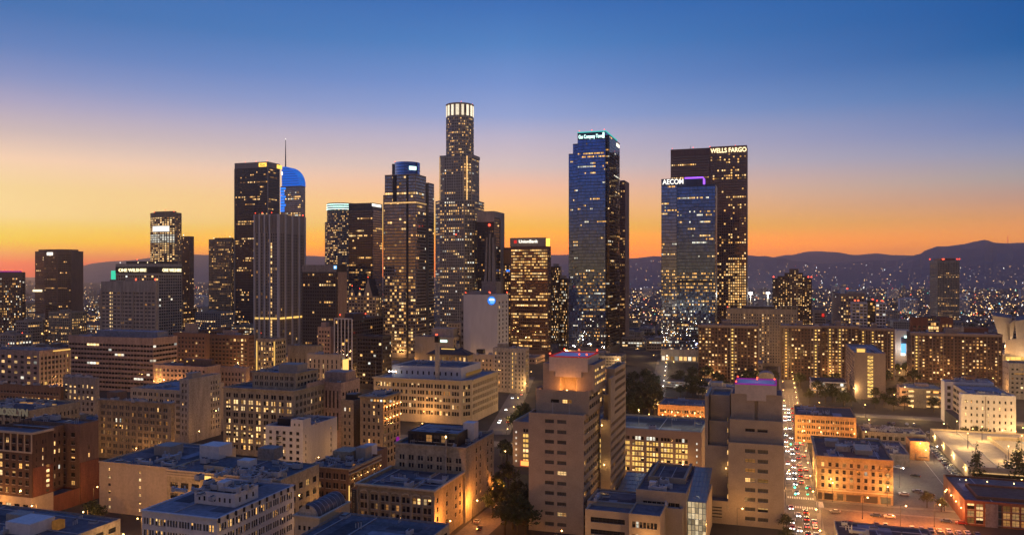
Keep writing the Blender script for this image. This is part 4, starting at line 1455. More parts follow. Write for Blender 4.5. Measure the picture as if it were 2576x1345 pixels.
    # dark tree cover between them
    stone('leaf_far', (0.03, 0.04, 0.022), rough=1.0, var=0.5, scale=0.05, streak=False)
    m = MB()
    for _ in range(1500):
        v = r_.uniform(700, 860)
        t = EYE * FPX / (v - HV)
        u = r_.uniform(-100, 2700)
        if 600 < u < 1620 and t < 1600:
            continue
        if t < 1250 and u < 1900:
            continue
        x, y = at(u, t)
        h = r_.uniform(5, 11)
        w = h * r_.uniform(0.4, 0.8)
        for k in range(7):
            px, py, pz = x + r_.gauss(0, w * 0.5), y + r_.gauss(0, w * 0.5), h * r_.uniform(0.35, 0.9)
            s = w * r_.uniform(0.35, 0.6)
            m.octa(px, py, pz, s, 'leaf_far')
    o = m.build('distant_trees')
    tag(o, kind='stuff')
build_land()

def build_haze():
    m, N, L = new_mat('haze')
    for n in list(N):
        N.remove(n)
    out = N.new('ShaderNodeOutputMaterial')
    pv = N.new('ShaderNodeVolumePrincipled')
    pv.inputs['Color'].default_value = (0.94, 0.81, 0.80, 1)
    pv.inputs['Density'].default_value = HAZE
    pv.inputs['Anisotropy'].default_value = 0.84
    L(pv.outputs[0], out.inputs['Volume'])
    m.cycles.homogeneous_volume = True
    MATS['haze'] = m
    b = MB()
    b.box(-14000, 14000, -3000, 14500, -4, 500, 'haze')
    tag(b.build('haze'), kind='stuff')
HAZE = 6.5e-5
build_haze()
# ================================================================== the near city: old downtown blocks
def build_left_blocks():
    # --- brick hotel with roof lettering, bottom left
    b = Bld('brick_hotel', 'dark brick hotel with pale stone trim and ROSSLYN letters on its roof', 'hotel')
    t = 324
    y0 = t * ray(80)[1]
    x1 = x_on_y(80, y0)
    x0 = x1 - 34
    ya, yb, yc = y_on_x(133, x1), y_on_x(200, x1), y_on_x(248, x1)
    zf = zat(1087, t)
    def rs(i, j, n, nr, rng):
        if i == 3 or i == 4:
            return 'b' if rng.random() < 0.8 and j < nr - 2 else 'd'
        return 'a' if rng.random() < 0.16 else 'd'
    b.box(x0, x1, y0, ya, 9, zf, f=W(n=9, fh=3.5, ww=0.5, wh=0.6, mt=2.2, mb=0.6, ml=0.8, mr=0.8, st=rs),
          r=W(n=4, fh=3.5, ww=0.3, wh=0.5, mt=3, mb=0.5, ml=1.5, mr=2.5, skip=lambda i, j, n, nr: i == 1, st=lambda i, j, n, nr, rng: 'b' if i == 2 and rng.random() < 0.75 else 'd'), wall='dark_brick')
    bx = (x0, x1, y0, ya, zf)
    b.box(x0 - 0.3, x1 + 0.3, y0 - 0.3, ya, 0, 8.997, f=W(n=7, nr=1, ww=0.6, wh=0.7, mt=2.4, mb=0.4, st=lambda i, j, n, nr, rng: 'b' if i in (2, 4) else 'd'), wall='cream_paint', name='base_storey')
    b.slab('party_wall', x1 + 0.003, x1 + 0.25, y0 + 0.5, ya - 0.2, 9.2, 21, 'red_brick')
    for k in range(6):
        b.slab('window', x1 + 0.26, x1 + 0.32, y0 + 6.6, y0 + 8.0, 9.8 + 2.05 * k, 10.9 + 2.05 * k, 'lit_warm' if k % 5 else 'lit_dim')
    b.piers(bx, [k / 9 for k in range(10)], 'cream_paint', out=0.25, w=0.55, z0=zf - 8, z1=zf - 1)
    b.cornice(bx, 'cream_paint', out=0.7, h=0.9)
    b.slab('string_course', x0 - 0.3, x1 + 0.15, y0 - 0.3, y0 - 0.003, zf - 8.6, zf - 8.0, 'cream_paint')
    sp2 = W(n=5, fh=3.5, ww=0.35, wh=0.5, mt=2, mb=0.5, lit=0.22, mix='abcw')
    b.box(x0, x1 - 9, ya + 0.003, yb - 0.003, 0, zf - 1.5, r=sp2, wall='brown_brick', name='court_wall')
    b.box(x1 - 9 + 0.003, x1, ya + 0.003, yb - 0.003, 0, 7.2, wall='red_brick', name='court_base')
    b.box(x0, x1, yb, yc, 0, zf - 0.8, f=W(n=6, fh=3.5, ww=0.4, wh=0.5, lit=0.15, mt=3), r=W(n=3, fh=3.4, ww=0.26, wh=0.5, mt=9, mb=8, st=lambda i, j, n, nr, rng: 'b' if i == 1 and rng.random() < 0.8 else 'd', skip=lambda i, j, n, nr: i != 1), wall='brown_brick', name='rear_wall')
    b.slab('party_wall', x1 + 0.003, x1 + 0.25, yb + 0.3, yc, 0, 18, 'red_brick')
    b.units(4, box=(x0 + 4, x1 - 4, yb + 3, yc - 3))
    ys = y0 + 15
    xs0, xs1 = x_on_y(-6, ys), x_on_y(69, ys)
    b.text('sign', 'ROSSLYN', (xs0 + xs1) / 2, ys, zf + 2.9, 4.3, 'letter_glow', fit=xs1 - xs0, bold=0.06)
    m = b.mb()
    for k in range(8):
        xx = xs0 + (xs1 - xs0) * k / 7
        m.tube((xx, ys + 0.3, zf - 1), (xx, ys + 0.3, zf + 6.2), 0.09, 0.09, 'black_metal', 5)
        m.tube((xx, ys + 0.3, zf + 5), (xx, ys + 3.0, zf - 1), 0.07, 0.07, 'black_metal', 5)
    m.box(xs0, xs1, ys + 0.25, ys + 0.4, zf + 2.7, zf + 2.85, 'black_metal')
    m.box(xs0, xs1, ys + 0.25, ys + 0.4, zf + 5.8, zf + 5.95, 'black_metal')
    m.build('sign_frame', b.root)
    b.done()

    # --- low blue roof bottom left corner
    b = Bld('corner_shop_block', 'low building with a flat blue roof in the bottom left corner', 'building')
    xx1, yy1 = at(303, 287)
    b.box(xx1 - 70, xx1, yy1 - 52, yy1, 0, 12, r=W(n=9, nr=2, lit=0.1, mb=4, ml=1, mr=1), wall='grey_stone', roof='roof_tar', par=0.5)
    b.slab('roof_house', xx1 - 26, xx1 - 15, yy1 - 24, yy1 - 14, 11.5, 15.5, 'white_paint')
    b.slab('roof_house', xx1 - 38, xx1 - 30, yy1 - 14, yy1 - 9, 11.5, 14.2, 'concrete')
    b.slab('skylight', xx1 - 14.2, xx1 - 11.6, yy1 - 16, yy1 - 13, 11.5, 14.5, 'lit_dim')
    b.units(9)
    b.done()

    # --- white loft block in the foreground
    b = Bld('white_loft_block', 'white painted loft block with a bright blue flat roof in the foreground', 'building')
    lw = lambda i, j, n, nr, rng: 'a' if rng.random() < (0.10 if j < nr - 1 else 0.2) else ('c' if rng.random() < 0.12 else 'd')
    bx = b.rect(357, 545, 740, 1303, 258, f=W(n=6, bay=4, fh=3.6, ww=0.86, wh=0.55, gap=0.3, mt=1.5, mb=3.5, ml=0.4, mr=0.8, st=lw, glass='grey_pane'),
                s_=W(n=10, bay=3, fh=3.6, ww=0.8, wh=0.58, gap=0.3, mt=1.5, mb=3.5, st=lw), wall='white_paint', roof='roof_grey', par=0.4)
    x0, x1, y0, y1, z = bx
    b.cornice(bx, 'white_paint', out=0.35, h=0.5)
    for k in range(11):
        yy = y0 + 0.5 + (y1 - y0 - 1) * k / 10
        b.slab('cornice_bracket', x1 + 0.351, x1 + 0.9, yy - 0.25, yy + 0.25, z - 1.5, z + 0.02, 'black_metal')
    px0, px1 = x0 + 10.5, x1 - 3
    b.box(px0, px1, y0 + 13, y0 + 26, z - 0.4, z + 4.2, f=W(n=7, nr=1, ww=0.4, wh=0.5, mt=0.8, mb=0.6, lit=0.0), r=W(n=3, nr=1, ww=0.3, mt=1, mb=0.5, lit=0), wall='white_paint', name='penthouse_wall', par=0.3)
    b.slab('roof_house', px0 + 7, px0 + 10, y0 + 16, y0 + 20, z + 3.9, z + 6.8, 'white_paint')
    b.slab('roof_house', px1 - 8, px1 - 1.5, y0 + 19, y0 + 24, z + 3.9, z + 5.5, 'black_metal')
    b.units(6, box=(px0 + 1, px1 - 1, y0 + 15, y0 + 24))
    b.units(14, box=(x0 + 2, x1 - 2, y0 + 3, y1 - 3))
    b.units(10, box=(x1 - 14, x1 - 2, y0 + 28, y1 - 3))
    b.done()

    # --- big low warehouse with a blank pale end wall
    b = Bld('blank_wall_warehouse', 'broad low warehouse with a blank pale end wall and a wide dark blue roof', 'warehouse')
    t = 325
    y0 = t * ray(427)[1]
    xa, xb = x_on_y(250, y0), x_on_y(427, y0)
    z = zat(1187, 318)
    b.box(xa, xb, y0, y0 + 42, 0, z, f=W(xs=[(0.13, 0.165), (0.565, 0.6)], fh=3.4, wh=0.34, mt=1.0, mb=1.0, st=lambda i, j, n, nr, rng: 'b' if rng.random() < 0.72 else 'd'),
          r=W(n=3, fh=5.0, ww=0.35, wh=0.3, mt=1, mb=2, st=lambda i, j, n, nr, rng: 'a' if i == 0 else 'd'), wall='cream_paint', roof='roof_tar', par=0.5)
    b.slab('coping', xa - 0.2, xb + 0.2, y0 - 0.25, y0 - 0.003, z - 0.5, z + 0.25, 'cream_paint')
    y2 = 263
    xr = x_on_y(707, y2)
    b2 = b.box(xb + 0.003, xr, y2, y2 + 27, 0, z, f=W(n=10, fh=4.0, ww=0.7, wh=0.5, mt=3.8, mb=4, lit=0.12), r=W(n=5, fh=4.0, ww=0.5, wh=0.5, mt=3, lit=0.04), wall='tan_stone', name='wing_wall', roof='roof_tar', par=0.5)
    for k in range(3):
        b.slab('cornice_band', xb + 0.01, xr + 0.3, y2 - 0.5 + 0.1 * k, y2 - 0.003, z - 0.6 - 1.1 * k, z + 0.1 - 1.1 * k, 'cream_paint')
    b.slab('lit_sign_box', xb + 17, xb + 22, y2 - 1.0, y2 - 0.51, z - 2.4, z - 1.2, 'lit_gold')
    for (u, v, w, d, h, mt) in ((408, 1142, 9, 8, 3.6, 'concrete'), (526, 1150, 10, 9, 5.0, 'white_paint'), (668, 1152, 8, 7, 4.2, 'grey_stone'), (612, 1176, 6, 5, 3.0, 'white_paint')):
        gx, gy = ground(u, v, z)
        b.slab('roof_house', gx - w / 2, gx + w / 2, gy, gy + d, z - 0.5, z + h, mt)
    b.slab('roof_wall', xb + 14, xr - 1, y2 + 5, y2 + 5.4, z - 0.5, z + 1.5, 'cream_paint')
    b.last = ([(xa, y0), (xr, y0), (xr, y0 + 33), (xa, y0 + 33)], z - 0.5)
    b.units(16, box=(xa + 5, xr - 4, y2 + 3, y2 + 24), scale=1.1)
    b.units(10, box=(xb + 16, xr - 3, y2 + 1, y2 + 4), scale=0.8)
    b.done()

    # --- ten storey tan office
    b = Bld('tan_office', 'ten storey tan office with rows of paired small windows, left of the pale blank tower', 'office building')
    def tb(i, j, n, nr, rng):
        if j == nr - 4 and i in (1, 6, 7, 8):
            return 'a'
        if j == nr - 3 and i in (5, 6):
            return 'w'
        return 'a' if rng.random() < 0.05 else ('c' if rng.random() < 0.12 else 'd')
    bx = b.rect(247, 430, 440, 1014, 420, f=W(n=11, bay=2, fh=3.5, ww=0.62, wh=0.58, gap=0.3, mt=2.2, mb=2, ml=1.2, mr=1.5, st=tb, glass='grey_pane'), s_=W(n=3, lit=0.05), wall='warm_stone', roof='roof_dark')
    b.cornice(bx, 'warm_stone', out=0.6, h=0.9)
    b.units(7)
    b.slab('skylight', bx[0] + 18, bx[0] + 23, bx[2] + 4, bx[2] + 6, bx[4] - 0.85, bx[4] + 0.2, 'grey_pane')
    b.slab('roof_house', bx[0] + 2, bx[0] + 9, bx[2] + 4, bx[2] + 11, bx[4] - 0.85, bx[4] + 3.4, 'brown_brick')
    b.done()

    # --- tower with blank right flank behind
    b = Bld('blank_flank_block', 'grey block with a tall blank right wall behind the ten storey tan office', 'building')
    t = 470
    y0 = t * ray(475)[1]
    x1 = x_on_y(475, y0)
    xa, xb = x_on_y(322, y0), x_on_y(452, y0)
    y1 = y_on_x(556, x1)
    b.box(xa, xb - 0.003, y0 + 2, y0 + 40, 0, zat(984, t), f=W(n=9, bay=2, ww=0.6, fh=3.6, lit=0.04, mt=1.5), wall='cream_paint', roof='roof_grey')
    b.units(5)
    b.box(xb, x1, y0, y1, 0, zat(953, t), f=W(n=2, ww=0.4, fh=3.6, lit=0.04, mt=2), r=W(n=12, ww=0.4, fh=3.6, mt=3, skip=lambda i, j, n, nr: i < 8, lit=0.12), wall='pale_stone', name='flank_wall', roof='roof_grey')
    b.slab('roof_house', xb + 1, x1 - 1, y0 + 4, y0 + 12, zat(953, t) - 0.9, zat(953, t) + 3, 'concrete')
    b.lamp(x1 - 1, y1 - 4, zat(944, 520), 900, (1.0, 0.8, 0.45))
    b.done()

    # --- stepped block with many lit windows
    b = Bld('lit_stepped_office', 'stepped tan office with several whole rows of paired windows lit amber', 'office building')
    rows_on = {0: 0.5, 1: 0.95, 2: 0.95, 3: 0.95, 4: 0.3, 5: 0.12, 6: 0.95, 7: 0.9, 8: 0.0}
    def ls(i, j, n, nr, rng):
        return rng.choice('bbab') if rng.random() < rows_on.get(j, 0.1) * (0.5 if j in (4,) and i < 5 else 1) else 'd'
    t = 430
    bx = b.rect(562, 740, 800, 982, t, D=32, f=W(n=9, bay=2, fh=3.65, nr=9, ww=0.6, wh=0.64, gap=0.25, mt=2.6, mb=2.5, ml=0.8, mr=0.8, st=ls),
                s_=W(n=8, bay=2, fh=3.65, ww=0.6, wh=0.6, mt=2.6, lit=0.07), wall='tan_stone', roof='roof_tar')
    x0, x1, y0, y1, z = bx
    b.cornice(bx, 'tan_stone', out=0.5, h=0.8)
    xa, xb = x_on_y(615, y0), x_on_y(726, y0)
    z2 = zat(938, t + 8)
    b2 = b.box(xa, xb, y0 + 7, y1 - 3, z - 0.9, z2, f=W(n=8, bay=2, nr=2, ww=0.55, wh=0.6, mt=1.6, mb=1, lit=0.0), r=W(n=6, nr=2, lit=0.02, mb=1), wall='tan_stone', name='upper_wall', roof='roof_grey')
    b.cornice(b2, 'tan_stone', out=0.4, h=0.6)
    b.units(5)
    b.slab('roof_house', xa + 14, xa + 26, y0 + 12, y0 + 22, z2 - 0.9, z2 + 4.0, 'concrete')
    b.box(xb + 3, x1, y0 + 12, y1 + 12, z - 0.9, zat(962, t + 15), f=W(n=2, nr=1, lit=0), r=W(n=6, nr=2, lit=0.05, mb=1, mt=1), wall='pink_stone', name='wing_wall', roof='roof_white')
    b.done()

    # --- white apartment block before it
    b = Bld('white_apartment_block', 'white block with a small corner tower and dark square windows, between lit tan offices', 'building')
    t = 402
    bx = b.rect(668, 762, 848, 1075, t, f=W(n=5, fh=3.1, ww=0.42, wh=0.5, mt=1.5, mb=2, lit=0.06, mix='bw'), s_=W(n=9, fh=3.1, ww=0.24, wh=0.45, mt=3, lit=0.03, skip=lambda i, j, n, nr: i not in (0, 7)), wall='white_paint', roof='roof_tar')
    x0, x1, y0, y1, z = bx
    b.box(x1 - 7, x1 + 0.2, y0 - 0.2, y0 + 7, z - 0.9, z + 4.0, f=W(n=2, nr=1, ww=0.3, wh=0.4, mt=1, mb=1, lit=0), wall='white_paint', name='tower_wall', roof='roof_tar')
    m = b.mb()
    for k in range(6):
        zz = 2 + k * 3.1
        m.box(x0 + 7, x0 + 9.6, y0 - 1.0, y0 - 0.003, zz, zz + 0.12, 'black_metal')
        m.box(x0 + 7, x0 + 7.08, y0 - 1.0, y0 - 0.9, zz, zz + 1.1, 'black_metal')
        m.box(x0 + 7, x0 + 9.6, y0 - 1.0, y0 - 0.92, zz + 1.0, zz + 1.08, 'black_metal')
        m.tube((x0 + 7.2, y0 - 0.8, zz), (x0 + 9.4, y0 - 0.8, zz + 3.1), 0.08, 0.08, 'black_metal', 5)
    m.build('fire_escape', b.root)
    b.slab('roof_house', x0 + 3, x0 + 10, y0 + 6, y0 + 14, z - 0.9, z + 2.6, 'black_metal')
    b.last = ([(x0, y0), (x1, y0), (x1, y1), (x0, y1)], z - 0.9)
    b.units(7, box=(x1 - 10, x1 - 2, y0 + 9, y1 - 4))
    b.done()

    # --- two winged hotel with orange lit cornice
    b = Bld('orange_cornice_block', 'two winged tan block whose right wall glows orange under its cornice', 'building')
    t = 402
    y0 = t * ray(963)[1]
    xl, xa, xb, xr = (x_on_y(u, y0) for u in (850, 882, 906, 963))
    y1 = y_on_x(1007, xr)
    z = zat(998, t)
    st1 = lambda i, j, n, nr, rng: 'a' if rng.random() < (0.5 if i == 2 else 0.12) else 'd'
    b.box(xb, xr, y0, y1, 0, z, f=W(n=4, fh=3.6, ww=0.4, wh=0.55, mt=3, mb=3, st=st1), r=W(n=5, fh=3.6, ww=0.55, wh=0.66, mt=1.2, mb=3, lit=0.16, mix='ac'), wall='warm_stone', roof='roof_grey')
    bx = (xb, xr, y0, y1, z)
    b.cornice(bx, 'warm_stone', out=0.8, h=0.8)
    b.box(xl, xa, y0 + 3, y1, 0, z - 3, f=W(n=2, fh=3.6, ww=0.35, wh=0.5, mt=3, lit=0.15), wall='warm_stone', name='wing_wall', roof='roof_dark')
    b.box(xa + 0.003, xb - 0.003, y0 + 12, y1, 0, z - 4, f=W(n=3, fh=3.6, ww=0.5, wh=0.6, mt=3, lit=0.4, mix='aac'), wall='brown_brick', name='court_wall')
    for zz in (z - 2.6, z - 8.6):
        for k in range(5):
            yy = y0 + 2 + (y1 - y0 - 4) * k / 4
            b.lamp(xr + 1.2, yy, zz - 2.6, 240, (1.0, 0.36, 0.07), bulb=0.3, r=0.15)
    b.last = ([(xb, y0), (xr, y0), (xr, y1), (xb, y1)], z - 0.9)
    b.units(5)
    for k in range(8):
        b.slab('attic_window', xb + 6 + k * 1.8, xb + 7.1 + k * 1.8, y0 - 0.08, y0 - 0.004, z - 2.4, z - 1.4, 'lit_amber' if k % 3 else 'lit_white')
    b.slab('roof_house', xl + 1, xa - 1, y0 + 6, y0 + 13, z - 3.9, z - 0.5, 'black_metal')
    b.slab('neon_sign', xr + 0.1, xr + 1.2, y1 - 5, y1 - 3.5, 12, 15, 'sign_magenta')
    b.done()

    # --- pink block behind it
    b = Bld('pink_block', 'pinkish block with tall narrow openings behind the block with the orange cornice', 'building')
    bx = b.rect(793, 858, 905, 962, 455, f=W(n=6, nr=2, ww=0.4, wh=0.8, mt=5, mb=8, lit=0.03), s_=W(n=6, lit=0.1, mt=5), wall='pink_stone', roof='roof_tar')
    b.slab('roof_house', bx[0] + 2, bx[1] - 1, bx[2] + 7, bx[3] - 3, bx[4] - 0.9, bx[4] + 5, 'pink_stone')
    b.units(4)
    b.done()

    # --- dark mid block with lit cornice strings
    b = Bld('dark_corner_block', 'dark front block with a few lit windows and glowing string courses on its right side', 'building')
    t = 340
    def dk(i, j, n, nr, rng):
        return 'b' if (j >= nr - 2 and i in (0, 1)) or (i == 2 and j < nr - 1 and j > 0) else 'd'
    bx = b.rect(775, 878, 958, 1179, t, f=W(n=5, fh=4.0, bay=2, ww=0.66, wh=0.6, mt=1.6, mb=3, st=dk), s_=W(n=9, fh=4.0, bay=2, ww=0.6, wh=0.5, mt=2.2, mb=4, lit=0.16), wall='brown_brick', roof='roof_tar')
    x0, x1, y0, y1, z = bx
    b.box(x0, x1 - 5, y1 + 0.003, y1 + 16, 0, z - 0.2, wall='brown_brick', roof='roof_tar', name='rear_wall')
    for zz in (z - 0.4, z - 2.0):
        b.slab('string_course', x1 + 0.003, x1 + 0.6, y0 - 0.3, y1, zz - 0.5, zz, 'cream_paint')
    b.cornice(bx, 'tan_stone', out=0.4, h=0.5, dz=0.15)
    for k in range(5):
        b.lamp(x1 + 0.9, y0 + 3 + 6 * k, z - 4.6, 60, (1.0, 0.6, 0.2), bulb=0.16, r=0.1)
    b.slab('corner_light', x1 + 0.3, x1 + 0.55, y0 - 0.8, y0 - 0.35, 1, 10, 'lit_gold')
    b.slab('roof_house', x0 + 2, x0 + 11, y0 + 17, y0 + 27, z - 0.9, z + 3, 'tan_stone')
    b.slab('roof_house', x0 + 12, x0 + 17, y0 + 20, y0 + 26, z - 0.9, z + 4.6, 'concrete')
    b.slab('roof_house', x1 - 9, x1 - 4, y1 - 4, y1 + 4, z - 0.9, z + 4, 'white_paint')
    b.slab('glowing_skylight', x0 + 14, x1 - 3, y0 + 9, y0 + 10.2, z - 0.88, z - 0.3, 'lit_dim')
    b.last = ([(x0, y0), (x1, y0), (x1, y1), (x0, y1)], z - 0.9)
    b.units(12)
    b.done()

    # --- barrel roofed hall
    b = Bld('vaulted_hall', 'small hall with a barrel vault roof over a yellow lit wall', 'hall')
    t = 270
    y0 = t * ray(803)[1]
    x0, x1 = x_on_y(741, y0), x_on_y(803, y0)
    y1 = y_on_x(880, x1)
    z = zat(1300, t)
    b.box(x0, x1, y0, y1, 0, z, f=W(n=4, fh=4, ww=0.5, wh=0.4, mt=2, lit=0.1), r=W(n=4, fh=4, ww=0.4, wh=0.4, mt=2, lit=0.15), wall='cream_paint', roof='roof_tar')
    xm, rr = (x0 + x1) / 2 - 0.4, (x1 - x0) / 2 - 0.9
    prof = [(xm + rr * cos(pi * k / 14), z - 0.6 + rr * 1.0 * sin(pi * k / 14)) for k in range(15)]
    m = b.mb()
    m.face([(p[0], y0 + 1.2, p[1]) for p in prof][::-1], 'pale_stone')
    m.face([(p[0], y1 - 1, p[1]) for p in prof], 'pale_stone')
    for p, q in zip(prof, prof[1:]):
        m.face(((p[0], y0 + 1.2, p[1]), (p[0], y1 - 1, p[1]), (q[0], y1 - 1, q[1]), (q[0], y0 + 1.2, q[1])), 'roof_tar')
    m.build('vault', b.root)
    b.slab('vent', xm - 0.7, xm + 0.7, y0 + 1.05, y0 + 1.197, z + 2.0, z + 3.4, 'black_metal')
    m = b.mb()
    for k in range(8):
        yy = y0 + 1.2 + (y1 - y0 - 2.2) * k / 7
        for p, q in zip(prof, prof[1:]):
            m.face(((p[0] * 1.0, yy - 0.1, p[1] + 0.08), (p[0], yy + 0.1, p[1] + 0.08), (q[0], yy + 0.1, q[1] + 0.08), (q[0], yy - 0.1, q[1] + 0.08)), 'metal_unit')
    m.build('vault_rib', b.root)
    b.cornice((x0, x1, y0, y1, z), 'cream_paint', out=0.6, h=0.7)
    b.done()

    # --- arcaded hotel with upright sign
    b = Bld('arcaded_hotel', 'tan hotel with arched upper windows and an upright black HOTEL BARCLAY sign', 'hotel')
    t = 293
    bx = b.rect(900, 1092, 1165, 1231, t, f=W(n=7, bay=2, fh=3.35, ww=0.72, wh=0.66, gap=0.4, mt=3.4, mb=4, ml=0.6, mr=0.6, rec=0.5, lit=0.1, st=lambda i, j, n, nr, rng: 'b' if (j == nr - 1 and i >= n - 4) else ('c' if rng.random() < 0.15 else 'd')),
                s_=W(n=6, fh=3.35, ww=0.35, wh=0.5, mt=3, lit=0.04, skip=lambda i, j, n, nr: i in (1, 3)), wall='warm_stone', roof='roof_tar', par=1.2)
    x0, x1, y0, y1, z = bx
    b.cornice(bx, 'cream_paint', out=0.9, h=0.7)
    b.slab('frieze', x0 - 0.2, x1 + 0.1, y0 - 0.25, y0 - 0.003, z - 2.3, z - 1.7, 'warm_stone')
    for k in range(8):
        b.piers(bx, (k / 7,), 'tan_stone', out=0.45, w=0.7, z1=z - 2.4)
    for k in range(7):      # arches over the top row
        xc = x0 + 0.6 + (x1 - x0 - 1.2) * (k + 0.5) / 7
        m = b.mb()
        for a in range(8):
            a0, a1 = pi * a / 8, pi * (a + 1) / 8
            m.prism([(0, 0)] * 0 or [(xc + 1.55 * cos(a0), y0 - 0.35), (xc + 1.55 * cos(a0), y0 - 0.004), (xc + 1.55 * cos(a1), y0 - 0.004), (xc + 1.55 * cos(a1), y0 - 0.35)], z - 3.3 + 0.7 * sin((a0 + a1) / 2), z - 2.9 + 0.7 * sin((a0 + a1) / 2), 'cream_paint')
        m.build('arch', b.root)
    b.slab('sign_blade', x0 - 2.0, x0 - 0.3, y0 - 0.9, y0 - 0.5, z - 13, z - 2.4, 'black_metal')
    for k, ch in enumerate('HOTEL BARCLAY'):
        if ch != ' ':
            b.text('sign_letter', ch, x0 - 1.15, y0 - 0.95, z - 3.35 - k * 0.78, 0.72, 'cream_paint')
    b.slab('skylight', x0 + 17, x0 + 23, y0 + 14, y0 + 17, z - 1.19, z - 0.5, 'roof_grey')
    b.slab('roof_wall', x0 + 21, x0 + 21.4, y0 + 3, y1 - 2, z - 1.19, z - 0.4, 'tan_stone')
    b.units(6)
    b.done()

    # --- taller block with roof terrace behind the hotel
    b = Bld('roof_terrace_block', 'tall brown block with a dark roof terrace pavilion and a white roof tank', 'building')
    t = 320
    bx = b.rect(994, 1171, 1247, 1125, t, D=34, f=W(n=7, bay=2, fh=3.6, ww=0.55, wh=0.6, mt=4, mb=3, lit=0.015), s_=W(n=7, fh=3.6, ww=0.28, wh=0.55, mt=2, lit=0.02, skip=lambda i, j, n, nr: i in (0, 1, 4)), wall='tan_stone', roof='roof_dark')
    x0, x1, y0, y1, z = bx
    b.cornice(bx, 'tan_stone', out=0.5, h=0.7)
    b.box(x0 + 4, x1 - 5, y0 + 4, y1 - 12, z - 0.9, z + 4.4, f=W(n=6, nr=1, ww=0.8, wh=0.65, mt=0.6, mb=0.4, st=lambda i, j, n, nr, rng: 'c' if i in (2, 4) else 'd'), wall='black_metal', name='pavilion_wall', roof='roof_grey', par=0.3)
    b.box(x1 - 7, x1 - 2, y0 + 15, y0 + 20, z - 0.9, z + 7, wall='white_paint', name='tank_wall', par=0.2, roof='roof_white')
    b.slab('lamp_mast', x0 + 22.9, x0 + 23.4, y0 - 0.9, y0 - 0.4, 12, z + 3.4, 'pale_stone')
    b.lamp(x0 + 23.1, y0 - 0.7, z + 4.0, 200, (1, 0.75, 0.35), bulb=0.4)
    b.last = ([(x0, y0), (x1, y0), (x1, y1), (x0, y1)], z - 0.9)
    b.units(14)
    m = b.mb()
    for k in range(20):
        yy = y0 + 0.4 + (y1 - y0 - 0.8) * k / 19
        m.box(x1 - 0.4, x1 - 0.3, yy, yy + 0.08, z, z + 1.1, 'black_metal')
    m.box(x1 - 0.4, x1 - 0.3, y0, y1, z + 1.1, z + 1.2, 'black_metal')
    m.build('railing', b.root)
    b.done()

    # --- dark roof along the bottom edge
    b = Bld('dark_roof_block', 'long dark flat roof with painted marks along the bottom edge', 'building')
    yb = 249
    b.box(-146, x_on_y(1131, yb), yb - 44, yb, 0, 15.8, r=W(n=8, fh=4, lit=0.1), wall='grey_stone', roof='roof_tar', par=0.6)
    pts, zr = b.last
    for k in range(16):
        xx = -136 + k * 1.75
        b.slab('painted_mark', xx, xx + b.rng.uniform(0.8, 1.5), yb - 7.5, yb - 3.8 - b.rng.random(), zr + 0.004, zr + 0.03, 'black_metal')
    b.units(10)
    b.done()

    # --- long palazzo with lit cornice, mid centre
    b = Bld('long_palazzo', 'long pale stone palazzo block with its street front lit yellow and a flagpole', 'building')
    t = 530
    def pz(i, j, n, nr, rng):
        return 'b' if (j == nr - 1 and i in (2, 4, 5)) or rng.random() < 0.10 else ('c' if rng.random() < 0.3 else 'd')
    y0 = t * ray(1160)[1]
    xa, xb = x_on_y(940, y0), x_on_y(1160, y0)
    xe = x_on_y(1188, y0 + 7)
    y1 = y_on_x(1253, xe)
    z = zat(957, t)
    sp = dict(fh=4.2, bay=3, ww=0.8, wh=0.6, gap=0.35, mt=2.4, mb=4.5, rec=0.4)
    b.poly([(xa, y0), (xb, y0), (xe, y0 + 7), (xe, y1), (xa, y1)], 0, z, [W(n=10, st=pz, **sp), W(n=1, **sp), W(n=11, lit=0.09, **sp), None, None], wall='cream_paint', roof='roof_grey', par=1.0)
    m = b.mb()
    m.box(xa - 0.8, xb, y0 - 0.9, y0 - 0.003, z - 0.9, z + 0.1, 'cream_paint')
    m.box(xe + 0.003, xe + 0.9, y0 + 7, y1, z - 0.9, z + 0.1, 'cream_paint')
    m.build('cornice', b.root)
    b.box(xa + 8, xe - 10, y0 + 12, y1 - 10, z - 1, zat(925, t + 12), f=W(n=12, nr=1, ww=0.3, wh=0.4, lit=0.05, mt=1, mb=1), wall='white_paint', name='upper_wall', roof='roof_tar')
    b.units(8)
    b.slab('lit_gallery', xe - 9.5, xe - 8.5, y0 + 20, y1 - 12, z + 0.5, z + 2.6, 'lit_amber')
    b.part('flagpole', lambda m: m.tube((xa + 1, y0 + 1, z - 1), (xa + 1, y0 + 1, z + 11), 0.16, 0.08, 'pale_stone', 6))
    xc = x_on_y(1100, y0 + 6)
    b.part('chimney', lambda m: m.box(xc - 1.2, xc + 1.2, y0 + 5, y0 + 7.4, z - 1, zat(862, t + 7), 'pale_stone'))
    b.slab('chimney_cap', xc - 1.5, xc + 1.5, y0 + 4.7, y0 + 7.7, zat(862, t + 7) + 0.003, zat(847, t + 7), 'black_metal')
    b.beacon(xc, y0 + 6, zat(847, t + 7), r=0.55, pole=0.8)
    for k in range(3):
        b.beacon(xa + 8 + k * 2.4, y0 + 8, z + 1.5, r=0.6, mat='bulb_white', name='roof_lamp')
    b.done()

    # --- pale hotel with a lit stair strip
    b = Bld('stair_strip_hotel', 'pale hotel block with one bright upright strip of stair windows', 'building')
    t = 670
    def sh(i, j, n, nr, rng):
        return 'g' if i == 5 else ('a' if rng.random() < 0.12 else 'd')
    bx = b.rect(1240, 1322, 1331, 876, t, f=W(n=9, fh=3.6, ww=0.36, wh=0.55, mt=3, mb=3, st=sh), s_=W(n=4, lit=0.5, mix='aag'), wall='pale_stone', roof='roof_grey')
